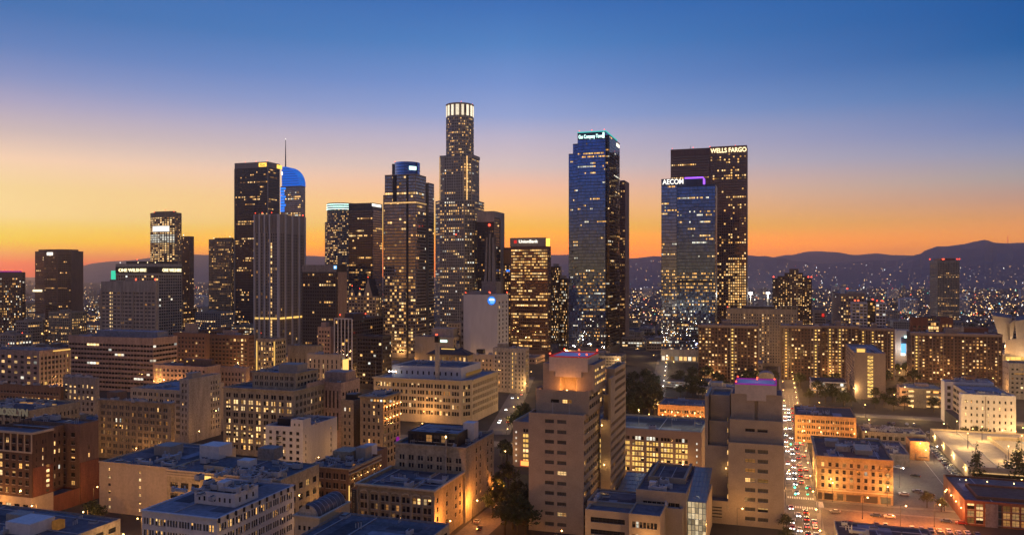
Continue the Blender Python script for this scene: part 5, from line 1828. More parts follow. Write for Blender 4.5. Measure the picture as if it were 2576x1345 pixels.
    b.slab('roof_house', bx[0] + 3, bx[0] + 12, bx[2] + 3, bx[3] - 3, bx[4] - 0.9, bx[4] + 3, 'tan_stone')
    b.units(4)
    b.done()
    b = Bld('balcony_annex', 'lower cream annex left of the pale hotel with the stair strip', 'building')
    bx = b.rect(1190, 1241, 1244, 892, 690, f=W(n=5, fh=3.6, ww=0.4, wh=0.5, lit=0.12, mt=3), wall='cream_paint', roof='roof_tar')
    b.slab('roof_house', bx[0] + 2, bx[0] + 8, bx[2] + 3, bx[2] + 9, bx[4] - 0.9, bx[4] + 4, 'black_metal')
    b.units(3)
    b.done()

    # --- blank walled theatre and pavilion
    b = Bld('blank_theatre', 'beige windowless theatre block with a curved panel, left of the globe building', 'theatre')
    bx = b.rect(1043, 1140, 1164, 848, 800, f=None, s_=W(n=4, fh=5, lit=0.0, ww=0.3), wall='cream_paint', roof='roof_tar')
    x0, x1, y0, y1, z = bx
    b.part('round_panel', lambda m: m.tube((x0 + 5, y0 - 0.4, z - 12), (x0 + 5, y0 - 0.003, z - 12), 5.2, 5.2, 'pale_stone', 24))
    b.slab('roof_house', x0 + 15, x1 - 3, y0 + 8, y1 - 5, z - 0.9, z + 8, 'pale_stone')
    b.slab('lit_sign_box', x0 + 27, x0 + 36, y0 - 0.5, y0 - 0.003, z - 5, z - 3, 'sign_mint')
    b.units(5)
    b.beacon(x0 + 23, y0 + 2, z, r=1.0)
    b.done()
    b = Bld('hip_roof_pavilion', 'small pavilion with a hipped roof, cupola and lit colonnade behind the long palazzo', 'pavilion')
    t = 720
    bx = b.rect(1076, 1176, 1190, 893, t, f=W(n=9, nr=1, ww=0.5, wh=0.7, mt=1.2, mb=14, lit=0.75, mix='aab'), wall='tan_stone', roof='roof_dark', par=0.0)
    x0, x1, y0, y1, z = bx
    m = b.mb()
    rx0, rx1, ry = x0 + 9, x1 - 9, (y0 + y1) / 2
    A_, B_, C_, D_ = (x0 - 1.5, y0 - 1.5, z), (x1 + 1.5, y0 - 1.5, z), (x1 + 1.5, y1 + 1.5, z), (x0 - 1.5, y1 + 1.5, z)
    E_, F_ = (rx0, ry, z + 6), (rx1, ry, z + 6)
    m.face((A_, B_, F_, E_), 'roof_dark')
    m.face((B_, C_, F_), 'roof_dark')
    m.face((C_, D_, E_, F_), 'roof_dark')
    m.face((D_, A_, E_), 'roof_dark')
    m.build('hip_roof', b.root)
    b.part('cupola', lambda m: (m.prism(ngon(rx1 - 3, ry, 1.9, 8), z + 4, z + 10, 'pale_stone'), m.tube((rx1 - 3, ry, z + 10), (rx1 - 3, ry, z + 13.5), 1.8, 0.05, 'black_metal', 8)))
    b.slab('lit_arch', rx0 + 3, rx1 - 5, ry - 3.6, ry - 3.2, z + 4.4, z + 5.2, 'lit_gold')
    b.done()

def build_left_rear():
    # --- banded office complex
    b = Bld('banded_office', 'broad office block striped with pale bands and dark ribbon windows, blue roof house', 'office building')
    t = 670
    sp = dict(fh=3.9, ww=0.99, wh=0.46, mt=4.5, mb=2, ml=0.2, mr=0.2, rec=0.6, row=0.5, frame=False, mix='wwb', sill=0.1)
    bx = b.rect(172, 385, 446, 850, t, f=W(cw=3.4, lit=0.16, **sp), s_=W(cw=3.4, lit=0.10, **sp), wall='pink_stone', roof='roof_grey')
    x0, x1, y0, y1, z = bx
    b.slab('roof_house', x0 + 23, x1 - 3, y0 + 8, y1 - 8, z - 0.9, z + 4.6, 'roof_grey')
    b.units(4)
    b.done()
    # --- pilastered yellow block at the left
    b = Bld('pilaster_block', 'block with yellow lit upright pilasters on its right side at the left edge', 'building')
    t = 600
    bx = b.rect(-50, 99, 176, 882, t, f=W(n=9, fh=4.0, ww=0.5, wh=0.5, lit=0.25, mix='abw', mt=3), s_=W(n=8, fh=4.0, ww=0.7, wh=0.55, lit=0.12, mix='bg', mt=4), wall='pink_stone', roof='roof_tar')
    x0, x1, y0, y1, z = bx
    b.piers(bx, [k / 8 for k in range(9)], 'cream_paint', out=0.5, w=0.8, z1=z - 2, side='r')
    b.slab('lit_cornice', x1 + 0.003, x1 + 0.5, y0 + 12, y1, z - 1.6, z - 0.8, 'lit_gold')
    b.lamp(x1 + 3.5, (y0 + y1) / 2, 12, 3500)
    b.units(6)
    b.done()
    # --- red brick pair behind the banded office
    b = Bld('brick_pair_block', 'brown brick warehouse block right of the banded office', 'building')
    bx = b.rect(436, 518, 528, 838, 760, f=W(n=9, fh=3.9, lit=0.05, ww=0.5, mt=3), wall='brown_brick', roof='roof_tar')
    b.slab('roof_house', bx[0] + 12, bx[0] + 26, bx[2] + 4, bx[3] - 4, bx[4] - 0.9, bx[4] + 9, 'grey_stone')
    b.done()
    b = Bld('lit_end_block', 'brown brick block with lit top row and lit end bay, below the amber tower', 'building')
    stx = lambda i, j, n, nr, rng: 'b' if i == n - 2 else ('a' if j == nr - 1 and i > 5 else ('c' if rng.random() < 0.05 else 'd'))
    bx = b.rect(520, 625, 640, 843, 770, f=W(n=11, fh=4, ww=0.6, wh=0.55, mt=3, st=stx), s_=W(n=5, lit=0.05), wall='brown_brick', roof='roof_grey')
    b.slab('roof_house', bx[0] + 15, bx[0] + 32, bx[2] + 5, bx[3] - 3, bx[4] - 0.9, bx[4] + 4, 'pink_stone')
    b.units(4)
    b.done()
    # --- orange lit low block
    b = Bld('orange_front_block', 'low block with an orange lit front and small dark windows behind the blank grey flank', 'building')
    t = 600
    stx = lambda i, j, n, nr, rng: 'g' if i < 2 else 'd'
    bx = b.rect(386, 520, 555, 922, t, f=W(n=13, nr=5, fh=4, ww=0.5, wh=0.5, mt=2, mb=10, st=stx), wall='pink_stone', roof='roof_dark')
    x0, x1, y0, y1, z = bx
    b.slab('roof_house', x0 + 20, x1 - 4, y0 + 10, y1 - 2, z - 0.9, z + 4, 'brown_brick')
    for k in range(4):
        b.beacon(x0 + 12 + k * 6, y0 + 9, z + 0.5 + (k % 2), r=0.7, mat='lit_gold', name='roof_lamp')
    b.lamp(x0 + 5, y0 - 5, z - 12, 5200, (1, 0.45, 0.14))
    b.lamp(x0 + 24, y0 - 6, z - 12, 3800, (1, 0.45, 0.14))
    b.done()
    b = Bld('pale_end_block', 'low pale block with lit upright window pair between the orange front and the stepped office', 'building')
    bx = b.rect(545, 618, 628, 925, 610, f=W(n=8, fh=4, lit=0.1, ww=0.45, mt=3, st=lambda i, j, n, nr, rng: 'b' if i == n - 1 else 'd'), wall='pink_stone', roof='roof_tar')
    b.units(4)
    b.done()
    # --- lit vertical strips block
    b = Bld('glowing_strip_block', 'small block with glowing yellow upright strips between dark roofs', 'building')
    t = 620
    bx = b.rect(646, 692, 720, 852, t, f=W(n=6, fh=4, ww=0.6, wh=0.6, lit=0.55, mix='aabc', mt=2), s_=W(n=5, lit=0.15), wall='tan_stone', roof='roof_tar')
    b.slab('corner_light', bx[0] - 0.3, bx[0] + 0.5, bx[2] - 0.5, bx[2] - 0.05, 2, bx[4] - 2, 'lit_gold')
    b.slab('corner_light', bx[1] - 0.9, bx[1] - 0.1, bx[2] - 0.5, bx[2] - 0.05, 2, bx[4] - 2, 'lit_gold')
    b.done()
    b = Bld('beige_box_block', 'plain beige block with blank upper wall left of the white finned apartments', 'building')
    bx = b.rect(724, 797, 812, 870, 640, f=W(n=6, nr=3, fh=4, lit=0.1, ww=0.3, mt=9, mb=12), wall='tan_stone', roof='roof_tar')
    b.units(3)
    b.done()
    b = Bld('beige_rib_block', 'beige block with narrow dark window strips, lower and in front of the plain beige one', 'building')
    bx = b.rect(772, 855, 866, 892, 590, f=W(n=7, fh=3.8, lit=0.06, ww=0.3, wh=0.8, mt=4), s_=W(n=3, lit=0.1), wall='cream_paint', roof='roof_grey')
    b.slab('lit_stair', bx[1] + 0.003, bx[1] + 0.4, bx[2] + 4, bx[2] + 12, 3, bx[4] - 4, 'lit_gold')
    b.units(4)
    b.done()
    b = Bld('pink_shoulder_block', 'small pinkish stepped block directly left of the white finned apartments', 'building')
    bx = b.rect(799, 832, 842, 822, 780, f=W(n=4, lit=0.1, fh=4, mt=3), wall='pink_stone', roof='roof_tar')
    b.slab('roof_house', bx[0] + 2, bx[0] + 8, bx[2] + 3, bx[2] + 9, bx[4] - 0.9, bx[4] + 4, 'pink_stone')
    b.done()
    # --- dark apartments with white fins
    b = Bld('white_fin_apartments', 'dark glass apartment block with white upright fins on its narrow front', 'apartment building')
    t = 740
    sp = dict(fh=3.3, ww=0.85, wh=0.7, frame=False, mt=1.5, mb=3, mix='aw', glass='black_mirror', rec=0.2, wob=0.02)
    bx = b.rect(842, 886, 964, 803, t, f=W(n=5, lit=0.04, **sp), s_=W(n=14, lit=0.03, **sp), wall='dark_granite', roof='roof_dark')
    x0, x1, y0, y1, z = bx
    b.piers(bx, [k / 5 for k in range(6)], 'white_paint', out=0.8, w=0.9, z0=3)
    b.slab('top_band', x0, x1, y0 - 0.8, y0 - 0.003, z + 0.01, z + 1.0, 'white_paint')
    b.slab('roof_house', x0 + 6, x1 - 3, y0 + 8, y1 - 30, z - 0.9, z + 5, 'dark_granite')
    for px, py in ((x0 + 16, y0 + 30), (x0 + 4, y0 + 3)):
        b.beacon(px, py, z + 2, r=0.8)
    b.units(6)
    b.done()
    b = Bld('dark_glass_slab', 'dark glass slab low in front of the glass tower with the blue drum', 'building')
    bx = b.rect(896, 962, 985, 845, 690, f=W(n=9, lit=0.06, fh=3.4, frame=False, ww=0.8, glass='black_mirror', mt=2), s_=W(n=6, lit=0.05, frame=False, glass='black_mirror'), wall='dark_granite', roof='roof_dark')
    b.done()
    # --- grey block with large lit windows (left)
    b = Bld('grey_lit_block', 'grey block with three rows of big lit windows near the left edge', 'building')
    t = 520
    stx = lambda i, j, n, nr, rng: 'b' if j >= nr - 3 and rng.random() < 0.8 else 'd'
    bx = b.rect(158, 240, 250, 950, t, f=W(n=7, fh=4, ww=0.45, wh=0.55, mt=4, mb=2, st=stx), wall='grey_stone', roof='roof_grey')
    b.units(6)
    b.done()
    b = Bld('low_lit_strip_block', 'long low block with a strip of amber windows left of the grey lit one', 'building')
    bx = b.rect(-40, 152, 160, 972, 525, f=W(n=24, fh=4, ww=0.6, wh=0.4, mt=3, st=lambda i, j, n, nr, rng: 'a' if j == nr - 2 and i > 11 and rng.random() < 0.7 else ('b' if i < 5 and rng.random() < 0.4 else 'd')), wall='brown_brick', roof='roof_tar')
    b.units(8)
    b.done()
    # --- dim flat block behind the brick hotel
    b = Bld('dim_parapet_block', 'wide low block with a lit tan parapet wall behind the brick hotel', 'building')
    t = 400
    y0 = t * ray(72)[1]
    x1 = x_on_y(72, y0)
    b.box(x1 - 45, x1, y0, y_on_x(200, x1), 0, zat(1032, t), r=W(n=12, fh=4, ww=0.4, mt=3, lit=0.05), f=W(n=8, lit=0.1), wall='tan_stone', roof='roof_dark')
    b.units(9)
    for k in range(5):
        b.slab('skylight', x1 - 30 + k * 5.2, x1 - 27 + k * 5.2, y0 + 20, y0 + 22, zat(1032, t) - 0.88, zat(1032, t) - 0.4, 'lit_dim')
    b.done()
build_left_blocks()
build_left_rear()
# ================================================================== centre right: civic towers, hill apartments, right hand blocks
def build_civic():
    stone('civic_stone', (0.37, 0.29, 0.205), var=0.14, scale=0.25, streak=False)
    cs = 'civic_stone'
    pairs = [(0.30, 0.465), (0.525, 0.69)]
    # --- first tower
    b = Bld('civic_tower', 'taller beige stone civic tower with stepped top, orange lit notch and red edged roof', 'office building')
    t = 305
    y0 = t * ray(1468)[1]
    x0, x1 = x_on_y(1330, y0), x_on_y(1468, y0)
    z1, z2, z3 = zat(1044, t), zat(983, t + 6), zat(915, t + 12)
    nrw = lambda i, j, n, nr, rng: 'b' if (j == 1 and i == 1) or rng.random() < 0.04 else ('c' if rng.random() < 0.06 else 'd')
    b.box(x0, x1, y0, y0 + 30, 0, z1, f=W(xs=pairs, fh=4.0, nr=11, wh=0.36, mt=0.6, mb=1.6, st=nrw, rec=0.5, glass='grey_pane'),
          r=W(n=7, nr=11, fh=4.0, ww=0.9, wh=0.45, mt=1.0, mb=1.6, lit=0.1, mix='ac', rec=0.7), wall=cs, roof='roof_tar', par=1.0)
    b.box(x0 + 1.6, x1 + 0.9, y0 + 5, y0 + 31, z1 - 1.0, z2, f=W(xs=[(0.28, 0.44), (0.50, 0.68)], nr=1, wh=0.3, mt=1.5, mb=3.5, rec=0.5, st=lambda i, j, n, nr, rng: 'b' if i else 'd'),
          r=W(n=6, nr=2, ww=0.9, wh=0.45, lit=0.1, mt=1, mb=1.5), wall=cs, name='upper_wall', roof='roof_tar')
    xa, xb = x0 + 3.0, x1 + 2.0
    ya = y0 + 10
    xm = (xa + xb) / 2
    # upper stage: two shoulders with a chamfered recess between them
    b.poly([(xa, ya), (xm - 3.4, ya), (xm - 2.2, ya + 3), (xm + 2.2, ya + 3), (xm + 3.4, ya), (xb, ya), (xb, ya + 22), (xa, ya + 22)], z2 - 1.0, z3,
           [None, None, None, None, None, W(n=5, nr=3, ww=0.8, wh=0.4, lit=0.7, mix='abg', mt=1, mb=2), None, None], wall=cs, name='crown_wall', roof='roof_tar', par=0.2)
    # pale roof house with stepped hem
    zt = zat(897, t + 14)
    yb = ya - 0.35
    b.slab('roof_house', xa + 2.6, xb - 2.6, yb, ya + 20, z3 - 3.0, zt, 'house_pale')
    b.slab('roof_house_hem', xa + 5.2, xb - 5.2, yb - 0.004, yb + 0.8, z3 - 5.2, z3 - 3.003, 'house_pale')
    b.slab('roof_deck', xa + 3.2, xb - 3.2, yb + 0.6, ya + 19.4, zt + 0.003, zt + 0.12, 'roof_white')
    m = b.mb()
    for q in ((xa + 2.6, xb - 2.6, yb, yb + 0.4), (xa + 2.6, xb - 2.6, ya + 19.6, ya + 20), (xa + 2.6, xa + 3.0, yb + 0.4, ya + 19.6), (xb - 3.0, xb - 2.6, yb + 0.4, ya + 19.6)):
        m.box(*q, zt + 0.003, zt + 0.45, 'edge_red')
    m.build('red_edge_light', b.root)
    for px, py in ((xa + 3, yb), (xb - 3, yb), (xb - 3, ya + 19), (xm, ya + 18), (xa + 4, ya + 19), (xb - 6, yb)):
        b.beacon(px, py, zt + 0.6, r=0.45, pole=0.4)
    point_light(xm, (ya + yb) / 2 + 9, zt + 5, 150, (0.55, 0.35, 1.0), 2.0)
    m = b.mb()
    m.octa(xm, ya - 2.4, z2 - 0.4, 0.4, 'bulb_sodium')
    m.build('flood_lamp', b.root)
    point_light(xm, ya - 2.4, z2 + 0.5, 3000, (1.0, 0.36, 0.08), 0.3)
    for k in (0.42, 0.72):
        b.part('roof_mast', lambda m: m.tube((x0 + (x1 - x0) * k, y0 + 2, z1 - 1), (x0 + (x1 - x0) * k, y0 + 2, z1 + 4.5), 0.08, 0.05, 'white_paint', 5))
    # --- its taller slab on the right with terraces
    xs0, xs1 = x1 + 1.2, x_on_y(1536, y0 + 26)
    yl = y0 + 26
    xs1 = x_on_y(1536, yl)
    tl = yl / ray(1536)[1]
    side = lambda nr: W(n=11, nr=nr, fh=3.5, ww=0.93, wh=0.46, mt=0.8, mb=1.0, lit=0.05, mix='ac', rec=0.8, frame=False)
    ye = y_on_x(1574, xs1)
    zz = [zat(1055, tl), zat(997, tl), zat(933, tl)]
    b.box(xs0, xs1, yl, ye, 0, zz[0], r=side(11), wall=cs, name='slab_wall', par=1.0)
    b.box(xs0 + 0.2, xs1 - 0.003, yl + 4.5, ye - 0.003, zz[0] - 1.0, zz[1], r=side(3), wall=cs, name='terrace_wall', par=1.0)
    b.box(xs0 + 0.4, xs1 - 0.006, yl + 9, ye - 0.006, zz[1] - 1.0, zz[2], r=side(3), wall=cs, name='terrace_wall', par=1.0, roof='roof_tar')
    b.slab('fin_wall', xs1 - 1.0, xs1 - 0.01, yl + 0.3, yl + 9, zz[0], zz[2] - 3, cs)
    b.lamp(xs0 + 1.0, yl - 2.5, zz[0] - 2, 160, (1, 0.6, 0.2), bulb=0.3)
    b.lamp(xs0 + 2.0, yl - 2.5, 22, 260, (1, 0.6, 0.2), bulb=0.3)
    b.done()

    # --- second tower
    b = Bld('civic_tower', 'second beige stone civic tower beside the busy street, pale roof house with violet deck', 'office building')
    t = 312
    y0 = t * ray(1972)[1]
    x0, x1 = x_on_y(1832, y0), x_on_y(1972, y0)
    z1, z2, z3 = zat(1120, t), zat(1060, t + 5), zat(994, t + 10)
    lt = lambda i, j, n, nr, rng: 'c' if (j == nr - 2 and i == 0) or (j == 5 and i == 0) else ('a' if (j in (4, 1) and rng.random() < 0.3) else ('w' if rng.random() < 0.03 else 'd'))
    b.box(x0, x1, y0, y0 + 26, 0, z1, f=W(xs=[(0.305, 0.49), (0.535, 0.72)], nr=8, fh=4.0, wh=0.40, mt=0.8, mb=1.4, st=lt, rec=0.5, glass='grey_pane'), wall=cs, par=1.0)
    b.box(x0 + 0.2, x1 - 0.4, y0 + 5, y0 + 26.5, z1 - 1.0, z2, f=W(xs=[(0.30, 0.48), (0.53, 0.72)], nr=1, wh=0.3, mt=1.5, mb=3.8, lit=0, rec=0.5), wall=cs, name='upper_wall', par=1.0)
    xa, xb, ya = x0 + 0.6, x1 - 0.5, y0 + 10
    xm = (xa + xb) / 2
    b.poly([(xa, ya), (xm - 0.7, ya), (xm - 0.5, ya + 1.2), (xm + 0.5, ya + 1.2), (xm + 0.7, ya), (xb, ya), (xb, ya + 17), (xa, ya + 17)], z2 - 1.0, z3, None, wall=cs, name='crown_wall', par=0.2)
    zt = zat(969, t + 11)
    yb = ya - 0.35
    b.slab('roof_house', xa + 1.5, xb - 2.2, yb, ya + 17, z3 - 0.003 + 0.01, zt, 'house_pale')
    b.slab('roof_house_hem', xa + 6.2, xb - 6.2, yb - 0.004, yb + 0.7, z3 - 2.6, z3 + 0.006, 'house_pale')
    b.slab('roof_deck', xa + 2.4, xb - 3.0, yb + 0.8, ya + 16, zt + 0.003, zt + 0.12, 'roof_white')
    m = b.mb()
    for q in ((xa + 1.5, xb - 2.2, yb, yb + 0.35), (xa + 1.5, xb - 2.2, ya + 16.65, ya + 17), (xa + 1.5, xa + 1.85, yb + 0.35, ya + 16.65), (xb - 2.55, xb - 2.2, yb + 0.35, ya + 16.65)):
        m.box(*q, zt + 0.003, zt + 0.5, 'sign_magenta')
    m.build('violet_edge_light', b.root)
    for px, py in ((xa + 2, yb), (xm, ya + 10), (xm, ya + 15), (xa + 2, ya + 16), (xb - 3, ya + 12)):
        b.beacon(px, py, zt + 0.4, r=0.42, pole=0.4)
    point_light(xm, ya + 8, zt + 4, 160, (0.6, 0.35, 1.0), 2.0)
    # left slab, stepped, and its base wing
    xl = x_on_y(1773, y0 + 8)
    yl = y0 + 8
    tl = yl / ray(1800)[1]
    zz = [zat(1120, tl), zat(1062, tl), zat(999, tl)]
    b.box(xl, x0 - 0.003, yl, yl + 26, 0, zz[0], wall=cs, name='slab_wall', par=1.0)
    b.box(xl + 1.5, x0 - 0.4, yl + 4, yl + 26.5, zz[0] - 1, zz[1], wall=cs, name='terrace_wall', par=1.0)
    b.box(xl + 1.7, x0 - 0.2, yl + 8, yl + 27, zz[1] - 1, zz[2], wall=cs, name='terrace_wall', par=1.0, roof='roof_tar')
    b.slab('fin_wall', xl, xl + 1.2, yl + 0.2, yl + 26, zz[0] + 0.003, zz[2] + 0.4, cs)
    b.box(xl, x0 - 0.003, yl - 8, yl - 0.003, 0, zat(1258, tl - 8), f=W(n=1, nr=4, ww=0.62, wh=0.4, mt=2, mb=2, lit=0, rec=0.5, st=lambda i, j, n, nr, rng: 'd'), wall=cs, name='wing_wall', par=0.6)
    for k in range(9):
        b.slab('gap_lamp', x0 - 0.35, x0 - 0.05, y0 - 0.3, y0 - 0.05, 6 + k * 4.4, 7.6 + k * 4.4, 'lit_amber' if k % 3 else 'lit_dim')
    b.lamp(x0 - 1.2, yl - 2.2, 21, 130, (1, 0.6, 0.2), bulb=0.3)
    b.done()

    # --- low podium wings between the towers
    b = Bld('civic_podium', 'low beige stepped wings with blue flat roofs between the two civic towers', 'office building')
    t = 283
    y0 = t * ray(1586)[1]
    xa, xb, xc = x_on_y(1472, y0), x_on_y(1586, y0), x_on_y(1664, y0)
    z = zat(1290, t)
    wl = lambda p: W(n=1, nr=3, ww=0.86, wh=0.42, mt=1, mb=1.0, rec=0.6, st=lambda i, j, n, nr, rng: 'a' if j == p else 'd')
    b.box(xa, xb, y0, y0 + 8, 0, z, f=wl(9), wall='civic_stone', par=0.6)
    b.box(xb + 0.003, xc, y0 - 3, y0 + 12, 0, zat(1284, t), f=W(n=7, nr=3, ww=0.8, wh=0.46, mt=1.2, mb=1, rec=0.5, st=lambda i, j, n, nr, rng: ('b' if rng.random() < 0.85 else 'd') if j == 0 else ('w' if rng.random() < 0.14 else 'd')), wall='civic_stone', name='wing_wall', par=0.6)
    b.box(xa - 2, xc + 6, y0 + 12.003, y0 + 30, 0, zat(1262, 298), wall='civic_stone', name='rear_wall', par=0.5, roof='roof_tar')
    b.units(4)
    b.slab('roof_lip', xa + 3, xb, y0 + 8.003, y0 + 11.9, 0, z - 2.4, 'civic_stone')
    b.done()
    b = Bld('atrium_office', 'low beige office with dark blue sunken roof and ribbon windows, beside the glowing atrium', 'office building')
    t = 292
    y0 = t * ray(1727)[1]
    x0, x1 = x_on_y(1600, y0), x_on_y(1727, y0)
    st3 = lambda i, j, n, nr, rng: ('b' if rng.random() < 0.8 else 'd') if j == 0 and i < 5 else ('w' if rng.random() < 0.05 else 'd')
    z = zat(1240, t)
    b.box(x0, x1, y0, y0 + 44, 0, z, f=W(n=8, nr=3, ww=0.93, wh=0.40, mt=2.0, mb=2.0, ml=2.5, mr=2.5, rec=0.8, st=st3), wall='civic_stone', par=0.8, roof='roof_tar')
    b.slab('roof_rim', x0 + 2, x1 - 2, y0 + 16, y0 + 17, z - 0.8, z + 1.2, 'civic_stone')
    b.slab('roof_rim', x0 + 2, x0 + 3, y0 + 17.003, y0 + 43, z - 0.8, z + 1.2, 'civic_stone')
    b.slab('roof_rim', x1 - 3, x1 - 2, y0 + 17.003, y0 + 43, z - 0.8, z + 1.2, 'civic_stone')
    b.slab('cooling_tank', x0 + 4, x0 + 6.5, y0 + 6, y0 + 8.5, z - 0.8, z + 1.6, 'white_paint')
    b.units(5, box=(x0 + 4, x1 - 4, y0 + 3, y0 + 14))
    b.done()
    # glass atrium
    lamp_mat('atrium_glow', (1.0, 0.72, 0.36), (1.0, 0.78, 0.45), 0.75, lo=0.5, hi=1.3, pattern=True)
    b = Bld('glass_atrium', 'glowing glass atrium with a sloping gridded roof between beige civic blocks', 'atrium')
    b.base(x1 + 4, y0 + 10)
    xa, xb = x1 + 0.4, x_on_y(1776, y0)
    zl, zh = zat(1260, t), zat(1258, t) + 5.5
    ya, yb = y0 + 0.3, y0 + 30
    lamp_mat('pane_lit', (1.0, 0.70, 0.36), (1.0, 0.80, 0.5), 0.55, lo=0.3, hi=1.5, pattern=True)
    for i in range(5):
        for j in range(8):
            u0_, u1_ = xa + (xb - xa) * i / 5, xa + (xb - xa) * (i + 1) / 5
            w0, w1 = zl * j / 8, zl * (j + 1) / 8
            b.part('pane', lambda m: m.face(((u0_ + 0.08, ya, w0 + 0.08), (u1_ - 0.08, ya, w0 + 0.08), (u1_ - 0.08, ya, w1 - 0.08), (u0_ + 0.08, ya, w1 - 0.08)), 'pane_lit'))
    glassy('roof_glass', (0.30, 0.27, 0.20), rough=0.25, spec=0.5)
    for i in range(5):
        for j in range(7):
            u0_, u1_ = xa + (xb - xa) * i / 5, xa + (xb - xa) * (i + 1) / 5
            f0, f1 = j / 7, (j + 1) / 7
            q = lambda f: (ya + (yb - ya) * f, zl + (zh - zl) * f)
            b.part('roof_pane', lambda m: m.face(((u0_ + 0.08, q(f0)[0] + 0.1, q(f0)[1]), (u1_ - 0.08, q(f0)[0] + 0.1, q(f0)[1]), (u1_ - 0.08, q(f1)[0] - 0.1, q(f1)[1]), (u0_ + 0.08, q(f1)[0] - 0.1, q(f1)[1])), 'roof_glass'))
    m = b.mb()
    for i in range(6):
        xx = xa + (xb - xa) * i / 5
        m.box(xx - 0.09, xx + 0.09, ya - 0.12, ya - 0.01, 0, zl + 0.1, 'steel_grey')
        m.tube((xx, ya, zl + 0.06), (xx, yb, zh + 0.06), 0.1, 0.1, 'steel_grey', 6)
    for j in range(9):
        zz_ = zl * j / 8
        m.box(xa, xb, ya - 0.1, ya - 0.02, zz_ - 0.08, zz_ + 0.08, 'steel_grey')
    for j in range(8):
        f = j / 7
        m.tube((xa, ya + (yb - ya) * f, zl + (zh - zl) * f + 0.05), (xb, ya + (yb - ya) * f, zl + (zh - zl) * f + 0.05), 0.09, 0.09, 'steel_grey', 6)
    m.build('frame', b.root)
    b.part('rear_wall', lambda m: m.box(xa, xb, ya + 1.5, yb, 0, zl - 0.6, 'cream_paint'))
    point_light((xa + xb) / 2, ya + 4, zl + 0.4, 300, (1, 0.85, 0.55), 0.5)
    b.part('ceiling_light', lambda m: m.box(xa + 2, xb - 2, ya - 0.008 + 0.02, ya + 0.2, zl * 0.62, zl * 0.72, 'bulb_white'))
    b.done()
    # sloping glass roof further left
    b = Bld('glass_roof_hall', 'low hall with a sloping gridded tan glass roof at the foot of the civic slab', 'hall')
    t = 325
    y0 = t * ray(1600)[1]
    x0, x1 = x_on_y(1546, y0), x_on_y(1600, y0)
    zl = zat(1252, t)
    b.base((x0 + x1) / 2, y0)
    b.part('wall', lambda m: m.box(x0, x1, y0, y0 + 30, 0, zl - 0.1, 'civic_stone'))
    for i in range(4):
        for j in range(6):
            a0, a1 = x0 + (x1 - x0) * i / 4 + 0.12, x0 + (x1 - x0) * (i + 1) / 4 - 0.12
            f0, f1 = y0 + 5 * j + 0.12, y0 + 5 * (j + 1) - 0.12
            g = lambda y: zl + (y - y0) * 0.10
            b.part('roof_pane', lambda m: m.face(((a0, f0, g(f0)), (a1, f0, g(f0)), (a1, f1, g(f1)), (a0, f1, g(f1))), 'roof_glass'))
    m = b.mb()
    for i in range(5):
        xx = x0 + (x1 - x0) * i / 4
        m.tube((xx, y0, zl + 0.03), (xx, y0 + 30, zl + 3.03), 0.12, 0.12, 'steel_grey', 6)
    for j in range(7):
        yy = y0 + 5 * j
        m.tube((x0, yy, zl + (yy - y0) * 0.1 + 0.03), (x1, yy, zl + (yy - y0) * 0.1 + 0.03), 0.12, 0.12, 'steel_grey', 6)
    m.build('frame', b.root)
    b.done()

    # --- beige office with glowing rows
    b = Bld('glowing_rows_office', 'long beige office with six rows of glowing amber windows behind the civic towers', 'office building')
    t = 385
    def gl(i, j, n, nr, rng):
        if j == nr - 1:
            return 'w' if rng.random() < 0.25 else 'd'
        return 'd' if rng.random() < 0.03 else rng.choice('ggbg')
    y0 = t * ray(1765)[1]
    xa, xb = x_on_y(1290, y0), x_on_y(1765, y0)
    z = zat(1087, t)
    b.box(xa, xb, y0, y0 + 40, 0, z, f=W(cw=7.2, nr=7, bay=4, ww=0.82, wh=0.64, gap=0.25, mt=3.4, mb=2.0, ml=5, mr=6, st=gl, rec=0.45), wall='civic_stone', par=1.0, roof='roof_tar')
    for k in range(3):
        xx = x_on_y((1607, 1690, 1748)[k], y0 + 14)
        b.part('lamp_mast', lambda m: m.tube((xx, y0 + 14, z - 1), (xx, y0 + 14, z + 6.5), 0.12, 0.08, 'pale_stone', 6))
        b.lamp(xx, y0 + 14, z + 6.9, 1600, (1.0, 0.85, 0.45), bulb=0.3)
    for k in range(6):
        b.slab('wall_light', xa + 1.6, xa + 2.1, y0 - 0.15, y0 - 0.003, 2.5 + k * 3, 3.4 + k * 3, 'lit_white')
        b.slab('wall_light', xb - 2.5, xb - 2.0, y0 - 0.15, y0 - 0.003, 2.5 + k * 3, 3.4 + k * 3, 'lit_white')
    b.slab('lit_garage', xa + 4, xa + 10, y0 - 0.2, y0 - 0.003, 0.5, 3.5, 'sign_red')
    b.slab('lit_garage', xa + 4.4, xa + 9.6, y0 - 0.3, y0 - 0.21, 0.8, 3.2, 'lit_gold')
    b.units(5)
    b.done()
    # --- orange lit low block behind
    b = Bld('orange_midrise', 'three storey block glowing orange behind the long beige office', 'building')
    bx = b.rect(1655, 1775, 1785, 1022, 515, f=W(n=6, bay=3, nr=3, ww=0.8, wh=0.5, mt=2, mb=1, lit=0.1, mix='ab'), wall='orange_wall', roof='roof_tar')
    for k in range(4):
        b.lamp(bx[0] + 4 + k * 8, bx[2] - 7, 9, 1600, (1, 0.45, 0.12))
    b.units(4)
    b.done()
